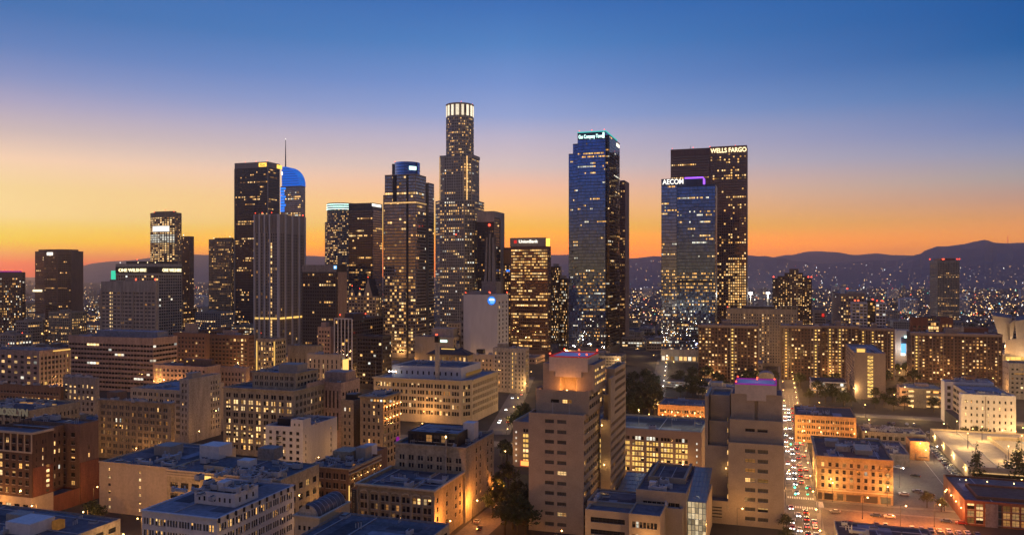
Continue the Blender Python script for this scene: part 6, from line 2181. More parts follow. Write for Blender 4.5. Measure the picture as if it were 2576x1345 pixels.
    # --- parking decks
    for (u0, u1, v, t, lb, n) in ((1671, 1784, 962, 690, 'open white parking deck with car lights, left of the violet roofed civic tower', 9),
                                  (2040, 2130, 962, 660, 'open parking deck with car lights in front of the lit hill apartments', 8)):
        b = Bld('parking_deck', lb, 'parking garage')
        y0 = t * ray(u1)[1]
        x0, x1 = x_on_y(u0, y0), x_on_y(u1, y0)
        z = zat(v, t)
        b.base((x0 + x1) / 2, y0)
        nl = 3
        h = z / nl
        for k in range(nl):
            b.slab('deck', x0, x1, y0, y0 + 30, (k + 1) * h - 0.9, (k + 1) * h, 'white_paint')
            if k == nl - 1:
                b.slab('roof', x0 + 0.4, x1 - 0.4, y0 + 0.4, y0 + 29.6, z + 0.003, z + 0.1, 'roof_dark')
            for q in range(n):
                if b.rng.random() < 0.72:
                    xx = x0 + 2 + (x1 - x0 - 4) * (q + b.rng.uniform(0.2, 0.8)) / n
                    b.slab('deck_light', xx - 1.1, xx + 1.1, y0 + 1, y0 + 1.3, k * h + 0.35, (k + 1) * h - 1.0, b.rng.choice(('lit_white', 'lit_warm', 'lit_dim')))
        b.slab('rear_wall', x0, x1, y0 + 30.003, y0 + 30.4, 0, z, 'concrete')
        for k in range(6):
            xx = x0 + 0.5 + (x1 - x0 - 1) * k / 5
            b.slab('column', xx - 0.4, xx + 0.4, y0 + 0.2, y0 + 1.0, 0, z - 1.3, 'concrete')
        b.done()

def build_hill_apartments():
    stone('apt_brown', (0.11, 0.065, 0.05), var=0.2)
    stone('apt_tan', (0.27, 0.21, 0.17), var=0.15)
    rows = dict(fh=2.95, ww=0.54, wh=0.48, mt=2.5, mb=2, ml=0.5, mr=0.5, frame=False, rec=0.9, mix='abbcc')
    for (u0, u1, v, t, strips, lb) in (
            (1756, 1906, 816, 750, (0.6,), 'dark apartment slab with one bright stair strip, right of the white lettered glass tower'),
            (1964, 2066, 818, 760, (0.05, 0.95), 'dark apartment slab with bright stair strips at both ends, behind the plain stair tower'),
            (2066, 2160, 818, 762, (0.15, 0.5), 'dark apartment slab joined on the right of the one with two bright end strips'),
            (2158, 2250, 824, 766, (0.1, 0.35, 0.95), 'dark apartment slab just left of the white wall with the blue screen'),
            (2291, 2522, 836, 742, (0.03,), 'widest dark apartment slab, dotted with amber windows, at the far right')):
        b = Bld('apartment_slab', lb, 'apartment building', group='dark apartment slabs on the hill')
        left = True
        y0 = t * ray(u0)[1]
        x0, x1 = x_on_y(u0, y0), x_on_y(u1, y0)
        z = zat(v, t)
        n = max(6, int((x1 - x0) / 2.9))
        si = [int(s * (n - 1) + 0.5) for s in strips]
        colp = [b.rng.choice((0.1, 0.2, 0.45, 0.6, 0.95)) for _ in range(n)]
        def st(i, j, n_, nr, rng):
            if i in si:
                return 'g' if rng.random() < 0.9 else 'a'
            return rng.choice('abbcc') if rng.random() < colp[i] * 0.75 else 'd'
        b.box(x0, x1, y0, y0 + 24, 0, z, f=W(n=n, st=st, **rows), l=W(n=5, lit=0.1, **rows) if u0 > 1949 else None, r=W(n=5, lit=0.1, **rows), wall='apt_brown', roof='roof_grey', par=0.8)
        bx = (x0, x1, y0, y0 + 24, z)
        b.slab('roof_band', x0 - 0.3, x1 + 0.3, y0 - 0.4, y0 - 0.003, z - 2.2, z + 0.05, 'apt_tan')
        for q in si:
            for e in (-0.62, 0.62):
                xx = x0 + 0.5 + (x1 - x0 - 1) * (q + 0.5) / n + e * 2.6
                b.slab('pier', xx - 0.5, xx + 0.5, y0 - 0.5, y0 - 0.41, 0, z - 2.3, 'apt_tan')
        for k in range(0, n, 3):
            xx = x0 + 0.5 + (x1 - x0 - 1) * k / n
            b.slab('pier', xx - 0.16, xx + 0.16, y0 - 0.4, y0 - 0.003, 0, z - 2.3, 'apt_tan')
        b.slab('roof_house', x0 + (x1 - x0) * 0.4, x0 + (x1 - x0) * 0.55, y0 + 6, y0 + 14, z - 0.8, z + 4, 'apt_tan')
        b.units(4)
        b.done()
    # plain stair tower
    b = Bld('stair_tower_block', 'plain tan tower block with one glowing zigzag stair strip down its front', 'apartment building')
    t = 640
    stx = lambda i, j, n, nr, rng: 'g'
    bx = b.rect(2150, 2228, 2127, 886, t, f=W(xs=[(0.42, 0.60)], fh=2.9, wh=0.72, sill=0.1, mt=2, mb=1.5, st=stx, frame=False, rec=0.6),
                s_=W(n=6, fh=2.9, ww=0.7, wh=0.5, lit=0.03, rec=1.0, frame=False), wall='apt_tan', roof='roof_grey')
    x0, x1, y0, y1, z = bx
    xs0, xs1 = x0 + (x1 - x0) * 0.42, x0 + (x1 - x0) * 0.60
    nst = round((z - 3.5) / 2.9)
    m = b.mb()
    for k in range(nst):
        za = 1.5 + (z - 3.5) * k / nst
        h = (z - 3.5) / nst
        s0, s1 = (za, za + h) if k % 2 else (za + h, za)
        m.face(((xs0, y0 - 0.05, s0), (xs1, y0 - 0.05, s1), (xs1, y0 - 0.05, s1 + 0.55), (xs0, y0 - 0.05, s0 + 0.55)), 'apt_tan')
        m.face(((xs0, y0 - 0.05, s0), (xs0, y0 + 0.5, s0), (xs1, y0 + 0.5, s1), (xs1, y0 - 0.05, s1)), 'apt_tan')
    m.build('stair_flight', b.root)
    b.slab('roof_house', x0 + 2, x0 + 9, y0 + 4, y0 + 12, z - 0.9, z + 3.5, 'pale_stone')
    b.slab('roof_light', x0 + 2, x0 + 8, y0 + 3.9, y0 + 3.99, z, z + 2.6, 'lit_gold')
    b.done()
    # beige long block behind with a dark roof house
    b = Bld('beige_apartments', 'broad beige apartment block with columns of amber windows behind the dark slabs', 'apartment building')
    t = 860
    colp = {}
    def cl(i, j, n, nr, rng):
        if i not in colp:
            colp[i] = rng.choice((0.05, 0.15, 0.6, 0.8))
        return rng.choice('abc') if rng.random() < colp[i] else 'd'
    bx = b.rect(1828, 2006, None, 778, t, D=24, f=W(n=26, fh=3.1, ww=0.42, wh=0.5, mt=5, mb=3, st=cl, frame=False), wall='tan_stone', roof='roof_dark')
    x0, x1, y0, y1, z = bx
    b.slab('roof_house', x0 + 18, x1 - 24, y0 + 4, y1 - 2, z - 0.9, z + 3, 'dark_granite')
    b.box(x1 - 18, x1 + 0.3, y0 - 0.4, y0 + 16, z - 0.9, z + 3.2, f=W(n=3, nr=1, ww=0.8, wh=0.8, mt=0.5, mb=0.3, lit=0, frame=False), wall='tan_stone', name='penthouse_wall')
    b.beacon(x0 + 1, y0, z, r=0.8)
    b.done()
    # stepped brown tower
    b = Bld('stepped_brown_tower', 'brown brick apartment tower stepping up to a central peak with red roof lights', 'apartment building', win_limit=60)
    t = 1180
    y0 = t * ray(1943)[1]
    for (u0, u1, v, dy, nm) in ((1943, 2043, 700, 8, 'wall'), (1956, 2032, 694, 5, 'step_wall'), (1974, 2020, 686, 2.5, 'step_wall'), (1986, 2009, 676, 0, 'peak_wall')):
        xx0, xx1 = x_on_y(u0, y0), x_on_y(u1, y0)
        b.box(xx0, xx1, y0 + dy, y0 + 30 - dy, 0, zat(v, t), f=W(cw=3.0, fh=3.1, ww=0.5, wh=0.5, lit=0.33, mix='abc', frame=False, mt=2, mb=4), wall='apt_brown' if nm != 'peak_wall' else 'brown_brick', name=nm)
    for u in (1946, 1972, 2034, 2042):
        xx = x_on_y(u, y0)
        b.beacon(xx, y0 + 9, zat(700, t), r=1.3)
    b.done()
    # white grid + beige neighbours
    b = Bld('beige_side_block', 'beige block with a blank ribbed left side and lit front windows, behind the dark slabs', 'building')
    t = 1000
    bx = b.rect(2113, 2176, 2092, 738, t, f=W(n=9, fh=3.4, lit=0.4, mix='abc', frame=False, mt=3), s_=W(n=7, fh=3.0, lit=0.02, ww=0.9, wh=0.4, frame=False, glass='grey_pane'), wall='apt_tan', roof='roof_grey')
    b.slab('roof_house', bx[0] + 1, bx[0] + 6, bx[2] + 3, bx[2] + 10, bx[4] - 0.9, bx[4] + 7, 'white_paint')
    b.slab('roof_house', bx[0] + 8, bx[1] - 2, bx[2] + 4, bx[3] - 3, bx[4] - 0.9, bx[4] + 3, 'pale_stone')
    b.beacon(bx[0] + 9, bx[2] + 4, bx[4] + 4, r=1.2)
    b.done()
    b = Bld('white_grid_block', 'white framed block with a black centre bay and red lights along its roof', 'office building')
    t = 930
    y0 = t * ray(2139)[1]
    x0, x1, xa, xb = (x_on_y(u, y0) for u in (2143, 2229, 2182, 2203))
    z = zat(760, t)
    spw = dict(fh=3.6, ww=0.8, wh=0.6, mt=1.5, mb=2, ml=0.3, mr=0.3, frame=False, lit=0.05, row=0.3, rec=0.5)
    b.box(x0, xa, y0, y0 + 20, 0, z, f=W(n=4, **spw), l=W(n=4, **spw), wall='white_paint', roof='roof_dark')
    b.box(xa + 0.003, xb, y0 + 2, y0 + 20, 0, z + 1.5, f=W(n=3, **{**spw, 'lit': 0.22, 'mix': 'ab'}), wall='black_metal', name='centre_wall', roof='roof_dark')
    b.box(xb + 0.003, x1, y0, y0 + 20, 0, z, f=W(n=3, **spw), wall='white_paint', name='wing_wall', roof='roof_dark')
    for k in (0.1, 0.2, 0.62, 0.75, 0.9):
        b.beacon(x0 + (x1 - x0) * k, y0 + 3, z + (1.5 if 0.4 < k < 0.7 else 0), r=1.1)
    b.done()
    b = Bld('striped_small_block', 'small grey block striped with pale floor bands beside the stepped brown tower', 'building')
    bx = b.rect(2048, 2078, 2044, 778, 1000, f=W(n=4, fh=3.4, ww=0.95, wh=0.5, lit=0.05, frame=False, mt=4), wall='grey_stone', roof='roof_dark')
    b.slab('red_sign', bx[1] - 5, bx[1] - 2, bx[2] - 0.5, bx[2] - 0.05, bx[4] - 9, bx[4] - 5, 'sign_red')
    b.done()
    # white wall with the blue screen
    b = Bld('blue_screen_block', 'block with a tall white wall carrying a glowing blue screen', 'building')
    t = 790
    bx = b.rect(2252, 2288, 2247, 830, t, f=None, wall='white_paint', roof='roof_grey', D=18)
    x0, x1, y0, y1, z = bx
    b.part('screen', lambda m: m.prism([(x0 + 5.2, y0 - 0.4), (x0 + 9.5, y0 - 0.4), (x0 + 9.5, y0 - 0.05), (x0 + 5.2, y0 - 0.05)], z - 23, z - 7, 'sign_sky'))
    b.part('screen_top', lambda m: m.prism([(x0 + 5.2, y0 - 0.5), (x1 - 0.2, y0 - 0.5), (x1 - 0.2, y0 - 0.41), (x0 + 5.2, y0 - 0.41)], z - 13, z - 6.8, 'blue_spandrel'))
    b.slab('screen_lamp', x0 + 8, x1 - 0.4, y0 - 0.9, y0 - 0.51, z - 7.4, z - 5.4, 'sign_mint')
    b.slab('screen_lamp', x0 + 5, x0 + 9, y0 - 1.0, y0 - 0.5, z - 25, z - 22.6, 'sign_white')
    point_light(x0 + 4, y0 - 7, z - 18, 2600, (1, 0.9, 0.8), 0.5)
    b.done()
    # tall beige tower far right
    b = Bld('far_beige_tower', 'tall beige gridded tower standing alone below the dark hill, red lights on its roof', 'skyscraper', win_limit=40)
    t = 1450
    bx = b.rect(2358, 2414, 2339, 655, t, f=W(cw=2.6, fh=3.5, lit=0.22, mix='aacc', frame=False, row=0.5, ww=0.55, wh=0.5, mt=4), s_=W(cw=2.6, fh=3.5, lit=0.06, frame=False, mt=4), wall='tan_stone')
    for k in (0.0, 0.25, 0.3, 0.9, 1.0):
        b.beacon(bx[0] + (bx[1] - bx[0]) * k - (12 if k == 0 else 0), bx[2] + 2, bx[4], r=1.5)
    b.slab('roof_house', bx[0] + 6, bx[1] - 6, bx[2] + 6, bx[3] - 4, bx[4] - 0.9, bx[4] + 4, 'brown_granite')
    b.done()
    # brick halls behind the wide slab
    b = Bld('brick_theatre', 'red brown windowless theatre blocks behind the widest apartment slab', 'theatre')
    t = 860
    bx = b.rect(2292, 2334, 2288, 798, t, f=W(n=3, lit=0.1, mt=8), wall='red_brick', roof='roof_white')
    y0 = bx[2]
    x2, x3 = x_on_y(2366, y0), x_on_y(2398, y0)
    b.box(bx[1] + 0.003, x2, y0 + 4, y0 + 22, 0, zat(808, t), f=W(n=4, fh=4, ww=0.85, wh=0.7, lit=0.7, mix='ab', mt=1, frame=False), wall='tan_stone', name='lobby_wall')
    b.box(x2 + 0.003, x3, y0, y0 + 22, 0, zat(797, t), f=W(n=3, fh=5, lit=0.25, mix='b', mt=6), wall='red_brick', name='stage_wall')
    xa, xb = x_on_y(2426, y0), x_on_y(2490, y0)
    b.box(xa, xb, y0 + 6, y0 + 26, 0, zat(822, t), wall='red_brick', name='rear_wall')
    b.box(x3 + 0.003, xa - 0.003, y0 + 2, y0 + 20, 0, zat(822, t) + 1, wall='pale_stone', name='link_wall')
    b.done()
    # curved metal concert hall
    b = Bld('sail_concert_hall', 'curved metal concert hall of leaning steel sails lit warm at the right edge', 'concert hall')
    t = 780
    cx, cyy = at(2560, t)
    b.base(cx, cyy)
    def sail(p0, p1, z0, z1, lean0, lean1, bow, nm='sail', mat='steel_sail'):
        """a curved panel from p0 to p1 that leans outwards and bows"""
        n, mrows = 10, 6
        dx, dy = p1[0] - p0[0], p1[1] - p0[1]
        L = hypot(dx, dy)
        nx, ny = dy / L, -dx / L
        m = b.mb()
        def pt(i, j, off=0.0):
            f, g = i / n, j / mrows
            w = bow * sin(pi * f) * (1 - 0.5 * g) + (lean0 + (lean1 - lean0) * f) * g ** 1.5 + off
            top = z1[0] + (z1[1] - z1[0]) * f + 2.0 * sin(pi * f)
            return (p0[0] + dx * f + nx * w, p0[1] + dy * f + ny * w, z0 + (top - z0) * g)
        for i in range(n):
            for j in range(mrows):
                m.face((pt(i, j), pt(i + 1, j), pt(i + 1, j + 1), pt(i, j + 1)), mat)
                m.face((pt(i, j + 1, -0.8), pt(i + 1, j + 1, -0.8), pt(i + 1, j, -0.8), pt(i, j, -0.8)), mat)
            m.face((pt(i, mrows), pt(i + 1, mrows), pt(i + 1, mrows, -0.8), pt(i, mrows, -0.8)), mat)
        for i in (0, n):
            for j in range(mrows):
                q = (pt(i, j), pt(i, j + 1), pt(i, j + 1, -0.8), pt(i, j, -0.8))
                m.face(q if i == 0 else q[::-1], mat)
        m.build(nm, b.root, smooth=False)
    T = lambda u, k: at(u, t + k)
    def flare(lo, hi, zl, zh, nm='sail', roof='roof_tar'):
        """a steel block that leans out: bottom and top outline, each corner with its own top height"""
        m = b.mb()
        n = len(lo)
        for a in range(n):
            c = (a + 1) % n
            for k in range(6):              # slightly bowed faces
                f0, f1 = k / 6, (k + 1) / 6
                def P(q, f):
                    g = f + 0.10 * sin(pi * f)
                    return (lo[q][0] + (hi[q][0] - lo[q][0]) * f ** 1.4, lo[q][1] + (hi[q][1] - lo[q][1]) * f ** 1.4, zl + (zh[q] - zl) * f)
                m.face((P(a, f0), P(c, f0), P(c, f1), P(a, f1)), 'steel_sail')
        m.face([(hi[q][0], hi[q][1], zh[q]) for q in range(n)], roof)
        m.build(nm, b.root)
    zs = lambda *v: [zat(q, t) for q in v]
    flare([T(2514, 0), T(2539, 2), T(2541, 34), T(2516, 32)], [T(2495, -6), T(2544, -3), T(2546, 36), T(2500, 36)], zat(862, t), zs(792, 800, 796, 788))
    flare([T(2541, -1), T(2545, -3), T(2548, 8), T(2543, 8)], [T(2539, -8), T(2556, -6), T(2556, 6), T(2542, 6)], zat(866, t), zs(812, 802, 802, 808))
    flare([T(2558, -4), T(2640, 0), T(2640, 30), T(2560, 30)], [T(2552, -9), T(2644, -8), T(2644, 32), T(2556, 32)], zat(862, t), zs(806, 792, 788, 799))
    for q in (2520, 2566):
        gx, gy = T(q, -16)
        point_light(gx, gy, zat(866, t), 5200, (1, 0.62, 0.28), 0.6)
    sail(T(2527, -18), T(2640, -22), zat(892, t), (zat(850, t), zat(848, t)), 3, 4, 7)
    b.slab('base_wall', T(2522, -14)[0], T(2640, -14)[0], T(2522, -10)[1] - 2, T(2522, 0)[1] + 40, 0, zat(888, t), 'pale_stone')
    gx, gy = T(2536, -34)
    b.lamp(gx, gy, zat(896, t), 7000, (1, 0.5, 0.16), bulb=0.4)
    gx, gy = T(2590, -40)
    b.lamp(gx, gy, zat(890, t), 9000, (1, 0.6, 0.25), bulb=0.4)
    for k in range(4):
        gx, gy = T(2536 + 13 * k, -26)
        b.slab('lit_opening', gx - 2, gx + 2, gy - 0.2, gy, zat(898, t), zat(890, t), 'lit_gold')
    b.done()
    b = Bld('right_edge_block', 'plain pale block with few windows cut by the right edge of the frame', 'building')
    bx = b.rect(2538, 2640, 2522, 912, 640, f=W(n=8, fh=3.8, lit=0.1, ww=0.5, wh=0.4, mt=3, frame=False), s_=W(n=3, nr=5, lit=0, ww=0.25, wh=0.25), wall='pale_stone', roof='roof_tar')
    b.slab('lit_strip', bx[0] + 4, bx[0] + 22, bx[2] - 0.3, bx[2] - 0.003, bx[4] - 9, bx[4] - 8, 'lit_amber')
    b.done()

def build_right_blocks():
    # --- white hotel with the light court
    b = Bld('white_hotel', 'white six storey hotel with a notched light court in its left wall', 'hotel')
    t = 491
    y0 = t * ray(2418)[1]
    x0, x1 = x_on_y(2418, y0), x_on_y(2556, y0)
    ya, yb, yc = y_on_x(2412, x0), y_on_x(2376, x0), y_on_x(2367, x0)
    xi = x_on_y(2397, yb)
    z = zat(990, t)
    colst = lambda i, j, n, nr, rng: 'b' if rng.random() < 0.24 else 'd'
    b.box(x0, x1, y0, ya, 0, z, f=W(n=9, fh=4.0, ww=0.32, wh=0.42, mt=2, mb=4, st=colst, mix='b'), l=W(n=2, fh=4, ww=0.3, lit=0.05, mt=2), wall='white_paint', roof='roof_grey')
    b.units(4)
    b.slab('drain_pipe', x0 + (x1 - x0) * 0.44, x0 + (x1 - x0) * 0.455, y0 - 0.4, y0 - 0.003, 0, z - 1, 'concrete')
    b.box(xi, x1, ya + 0.003, yb, 0, z - 0.4, l=W(n=4, fh=4, ww=0.85, wh=0.5, lit=0.03, mt=1), wall='pale_stone', name='court_wall', roof='roof_grey')
    b.slab('court_floor', x0, xi - 0.01, ya + 0.003, yb, 0, 8.5, 'roof_dark')
    b.box(x0, x1, yb + 0.003, yc, 0, z + 1.2, f=W(n=8, fh=4, lit=0.05, mt=2), l=None, wall='white_paint', name='rear_wall', roof='roof_grey')
    for k in range(7):
        b.slab('ground_window', x0 + 3 + k * 2.4, x0 + 4.3 + k * 2.4, y0 - 0.06, y0 - 0.003, 2.0, 5.4, 'dark_pane')
    for k in (0.18, 0.72, 0.95):
        b.lamp(x0 + (x1 - x0) * k, y0 - 4.5, 6, 500, (1, 0.6, 0.25))
    b.units(5)
    b.done()
    # --- corner block, strongly lit
    b = Bld('street_corner_block', 'four storey tan corner block glowing orange above its street corner, dark roof', 'building')
    t = 354
    def cw_(i, j, n, nr, rng):
        return 'a' if rng.random() < 0.12 else ('w' if rng.random() < 0.05 else ('c' if rng.random() < 0.12 else 'd'))
    bx = b.rect(2055, 2247, 2034, 1144, t, D=46, f=W(n=10, nr=4, fh=3.7, ww=0.44, wh=0.58, mt=2.2, mb=5.2, ml=1.0, mr=0.6, st=cw_, rec=0.35),
                s_=W(n=10, nr=4, fh=3.7, ww=0.4, wh=0.58, mt=2.2, mb=5.2, lit=0.1), wall='warm_stone', roof='roof_dark', par=1.0)
    x0, x1, y0, y1, z = bx
    m = b.mb()
    m.box(x0 - 0.8, x1, y0 - 0.8, y0 - 0.003, z - 0.7, z + 0.03, 'warm_stone')
    m.box(x0 - 0.8, x0 - 0.003, y0 - 0.003, y1, z - 0.7, z + 0.03, 'warm_stone')
    m.box(x0 - 0.35, x1, y0 - 0.35, y0 - 0.003, z - 5.5, z - 5.2, 'warm_stone')
    m.box(x0 - 0.35, x1, y0 - 0.4, y0 - 0.003, 4.4, 4.9, 'cream_paint')
    m.build('cornice', b.root)
    for k, (a, c, mt) in enumerate(((0.02, 0.07, 'grey_pane'), (0.10, 0.22, 'dark_pane'), (0.27, 0.35, 'lit_dim'), (0.39, 0.58, 'grey_pane'), (0.62, 0.80, 'grey_pane'), (0.84, 0.97, 'lit_dim'))):
        b.slab('shop_front', x0 + (x1 - x0) * a, x0 + (x1 - x0) * c, y0 - 0.08, y0 - 0.003, 0.4, 3.3, mt)
        b.slab('awning', x0 + (x1 - x0) * a - 0.2, x0 + (x1 - x0) * c + 0.2, y0 - 0.9, y0 - 0.09, 3.35, 3.5, 'brown_brick')
    m = b.mb()
    for k in range(4):
        zz = 5.6 + 3.65 * k
        m.box(x1 - 3.6, x1 - 0.6, y0 - 1.0, y0 - 0.36, zz, zz + 0.1, 'black_metal')
        m.box(x1 - 3.6, x1 - 0.6, y0 - 1.0, y0 - 0.95, zz + 0.95, zz + 1.0, 'black_metal')
        for q in range(6):
            m.box(x1 - 3.6 + q * 0.58, x1 - 3.55 + q * 0.58, y0 - 1.0, y0 - 0.95, zz + 0.1, zz + 0.95, 'black_metal')
        if k < 3:
            m.tube((x1 - 3.4, y0 - 0.7, zz), (x1 - 0.8, y0 - 0.7, zz + 3.65), 0.07, 0.07, 'black_metal', 5)
    m.build('fire_escape', b.root)
    b.slab('roof_house', x0 + 5, x0 + 10, y0 + 26, y0 + 34, z - 1.0, z + 1.6, 'concrete')
    b.slab('roof_house', x0 + 9, x0 + 15, y0 + 16, y0 + 22, z - 1.0, z + 1.4, 'pale_stone')
    b.slab('roof_house', x0 + 17, x0 + 24, y0 + 12, y0 + 26, z - 1.0, z + 1.0, 'cream_paint')
    b.last = ([(x0, y0), (x1, y0), (x1, y1), (x0, y1)], z - 1.0)
    b.units(9)
    b.done()
    # --- orange block behind it
    b = Bld('orange_block', 'three storey block bathed in orange light up the busy street', 'building')
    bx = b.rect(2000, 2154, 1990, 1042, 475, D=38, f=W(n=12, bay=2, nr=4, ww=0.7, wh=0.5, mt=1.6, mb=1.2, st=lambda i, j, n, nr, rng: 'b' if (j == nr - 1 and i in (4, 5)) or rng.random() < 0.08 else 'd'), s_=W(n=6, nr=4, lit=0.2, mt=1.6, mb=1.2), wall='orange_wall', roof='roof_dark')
    x0, x1, y0, y1, z = bx
    for k in range(4):
        b.lamp(x0 + 5 + k * 9, y0 - 8, 8.5, 1300, (1, 0.5, 0.15))
    b.units(7)
    b.done()
    # --- low grey blocks right of it
    b = Bld('grey_yard_block', 'low grey block with dark cluttered roof behind the orange corner block', 'building')
    y0 = 415 * ray(2250)[1]
    b.box(x_on_y(2180, y0), x_on_y(2288, y0), y0, y0 + 34, 0, zat(1140, 415), f=W(n=9, fh=3.6, ww=0.4, lit=0.2, mix='ag', mt=2), l=W(n=6, lit=0.1), wall='grey_stone', roof='roof_tar')
    b.units(8)
    pts, zr = b.last
    b.slab('roof_house', pts[0][0] + 2, pts[0][0] + 9, y0 + 20, y0 + 28, zr, zr + 3, 'pale_stone')
    b.done()
    b = Bld('grey_roofs_block', 'flat low block with many roof boxes between the orange block and the white hotel', 'building')
    y0 = 470 * ray(2250)[1]
    b.box(x_on_y(2168, y0), x_on_y(2330, y0), y0, y0 + 22, 0, 6.5, f=W(n=10, nr=1, lit=0.1, mt=1.5, mb=1), wall='grey_stone', roof='roof_tar')
    b.units(14)
    b.done()
    b = Bld('orange_wall_house', 'small building whose blank wall glows vivid orange above the parking lot', 'building')
    t = 430
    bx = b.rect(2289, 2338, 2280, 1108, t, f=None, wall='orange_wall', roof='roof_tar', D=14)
    x0, x1, y0, y1, z = bx
    b.slab('door', x0 + 2.4, x0 + 3.2, y0 - 0.1, y0 - 0.003, 0, 3.5, 'brown_brick')
    b.slab('railing', x0 + 4, x1 - 1, y0 - 1.0, y0 - 0.9, 1.5, 2.2, 'brown_brick')
    b.lamp((x0 + x1) / 2, y0 - 2.2, z - 0.6, 2600, (1, 0.4, 0.08), bulb=0.35)
    b.lamp(x1 - 2, y0 - 2.0, z * 0.6, 300, (1, 0.45, 0.1), bulb=0.3)
    b.done()
    # --- market / garage with the lit flat roof
    b = Bld('lit_roof_garage', 'wide low parking structure with a lit empty roof deck at the right', 'parking garage')
    t = 388
    y0 = t * ray(2436)[1]
    x0 = x_on_y(2436, y0)
    y1 = y_on_x(2340, x0)
    z = zat(1172, t)
    b.box(x0, x0 + 95, y0, y1, 0, z, f=W(n=1, nr=1, ww=0.985, wh=0.4, mt=1.2, mb=0.6, st=lambda i, j, n, nr, rng: 'd', frame=False, rec=1.2), wall='cream_paint', roof='deck_concrete', par=1.0)
    b.slab('lit_ramp_edge', x0 + 1, x0 + 60, y0 - 0.25, y0 - 0.003, z - 3.0, z - 2.5, 'lit_warm')
    b.slab('ramp_wall', x0 + 26, x0 + 26.5, y0 + 30, y1 - 20, z - 1, z + 1.0, 'cream_paint')
    b.slab('ramp_wall', x0 + 26.503, x0 + 75, y1 - 20.5, y1 - 20, z - 1, z + 1.0, 'cream_paint')
    for (dx, dy) in ((22, 74), (40, 30), (22, 20), (52, 60), (66, 30), (70, 84), (10, 50), (36, 52), (12, 88), (46, 82)):
        b.part('lamp_mast', lambda m: m.tube((x0 + dx, y0 + dy, z - 1), (x0 + dx, y0 + dy, z + 7), 0.14, 0.1, 'dark_pole', 6))
        b.lamp(x0 + dx, y0 + dy, z + 7.3, 15000, (1.0, 0.6, 0.2), bulb=0.28)
    for dy in (6, 34, 60, 86):
        b.lamp(x0 - 0.9, y0 + dy, 4.6, 1500, (1.0, 0.68, 0.26), bulb=0.25)
    b.done()
    # --- brick block lower right
    b = Bld('brick_depot', 'red brick block with sunken blue roof and lit glass bays, lower right corner', 'building')
    t = 318
    y0 = t * ray(2427)[1]
    x0 = x_on_y(2427, y0)
    y1 = y_on_x(2373, x0)
    z = zat(1256, t)
    def gb(i, j, n, nr, rng):
        return 'd' if i in (2, 3) else rng.choice('cccb')
    b.box(x0, x0 + 70, y0, y1, 0, z, f=W(n=22, nr=3, ww=0.82, wh=0.8, sill=0.1, mt=1.0, mb=0.6, ml=0.6, mr=0.6, st=gb, rec=0.4, glass='grey_pane'), wall='red_brick', roof='roof_tar', par=0.8)
    b.slab('glass_core', x0 + 7.2, x0 + 11.6, y0 - 0.5, y0 - 0.003, 0, z - 0.9, 'steel_grey')
    b.slab('roof_deck', x0 + 6, x0 + 27, y0 + 6, y0 + 26, z - 0.79, z - 0.3, 'roof_dark')
    m = b.mb()
    for q in ((5.4, 27.6, 5.4, 6), (5.4, 27.6, 26, 26.6), (5.4, 6, 6, 26), (27, 27.6, 6, 26)):
        m.box(x0 + q[0], x0 + q[1], y0 + q[2], y0 + q[3], z - 0.79, z + 0.5, 'red_brick')
    m.build('roof_kerb', b.root)
    for dx, dy in ((6, 27.5), (14, 27.5), (24, 27.5), (28.5, 18), (28.5, 12), (27, 4.5)):
        b.lamp(x0 + dx, y0 + dy, z + 1.6, 130, (1, 0.45, 0.12), bulb=0.25)
    for k in range(4):
        b.lamp(x0 - 0.9, y0 + 2 + k * 9.5, 6.2, 600, (1, 0.45, 0.14), bulb=0.3)
    b.units(4, box=(x0 + 30, x0 + 60, y0 + 6, y1 - 4))
    b.done()
    b = Bld('bottom_roof_block', 'dark flat roof at the bottom edge right of the busy street', 'building')
    yb = ground(2210, 1318, 8.0)[1]
    xa, xb = x_on_y(2098, yb), x_on_y(2336, yb)
    b.box(xa, xb, yb - 26, yb, 0, 8.0, wall='grey_stone', roof='roof_dark', par=0.4)
    b.units(6)
    b.done()
    b = Bld('far_garage', 'open concrete garage with lit decks behind the white hotel, below the widest slab', 'parking garage')
    t = 600
    y0 = t * ray(2280)[1]
    x0, x1 = x_on_y(2282, y0), x_on_y(2366, y0)
    z = zat(975, t)
    b.base((x0 + x1) / 2, y0)
    for k in range(4):
        b.slab('deck', x0, x1, y0, y0 + 26, (k + 1) * z / 4 - 1.2, (k + 1) * z / 4, 'tan_stone')
        for q in range(4):
            xx = x0 + 1 + q * (x1 - x0) / 4
            if q not in (1,):
                b.slab('deck_light', xx, xx + 3.6, y0 + 0.8, y0 + 1.0, k * z / 4 + 0.5, (k + 1) * z / 4 - 1.7, 'lit_warm' if (q + k) % 3 else 'lit_amber')
    b.slab('stair_wall', x0 + 5, x0 + 13, y0 - 0.5, y0 - 0.003, 0, z, 'tan_stone')
    b.slab('rear_wall', x0, x1, y0 + 26.003, y0 + 26.5, 0, z, 'tan_stone')
    b.lamp(x0 - 2, y0 - 3, z + 1, 1800)
    b.done()
    b = Bld('round_shed', 'small grey barrel roofed shed at the foot of the hill apartments', 'shed')
    t = 700
    x, y = at(1927, t)
    b.base(x, y)
    b.part('wall', lambda m: m.box(x - 7, x + 7, y, y + 14, 0, 9, 'grey_stone'))
    m = b.mb()
    prof = [(x + 7 * cos(pi * k / 12), 9 + 5 * sin(pi * k / 12)) for k in range(13)]
    m.face([(p[0], y, p[1]) for p in prof][::-1], 'grey_stone')
    for p, q in zip(prof, prof[1:]):
        m.face(((p[0], y, p[1]), (p[0], y + 14, p[1]), (q[0], y + 14, q[1]), (q[0], y, q[1])), 'roof_grey')
    m.build('vault', b.root)
    b.done()
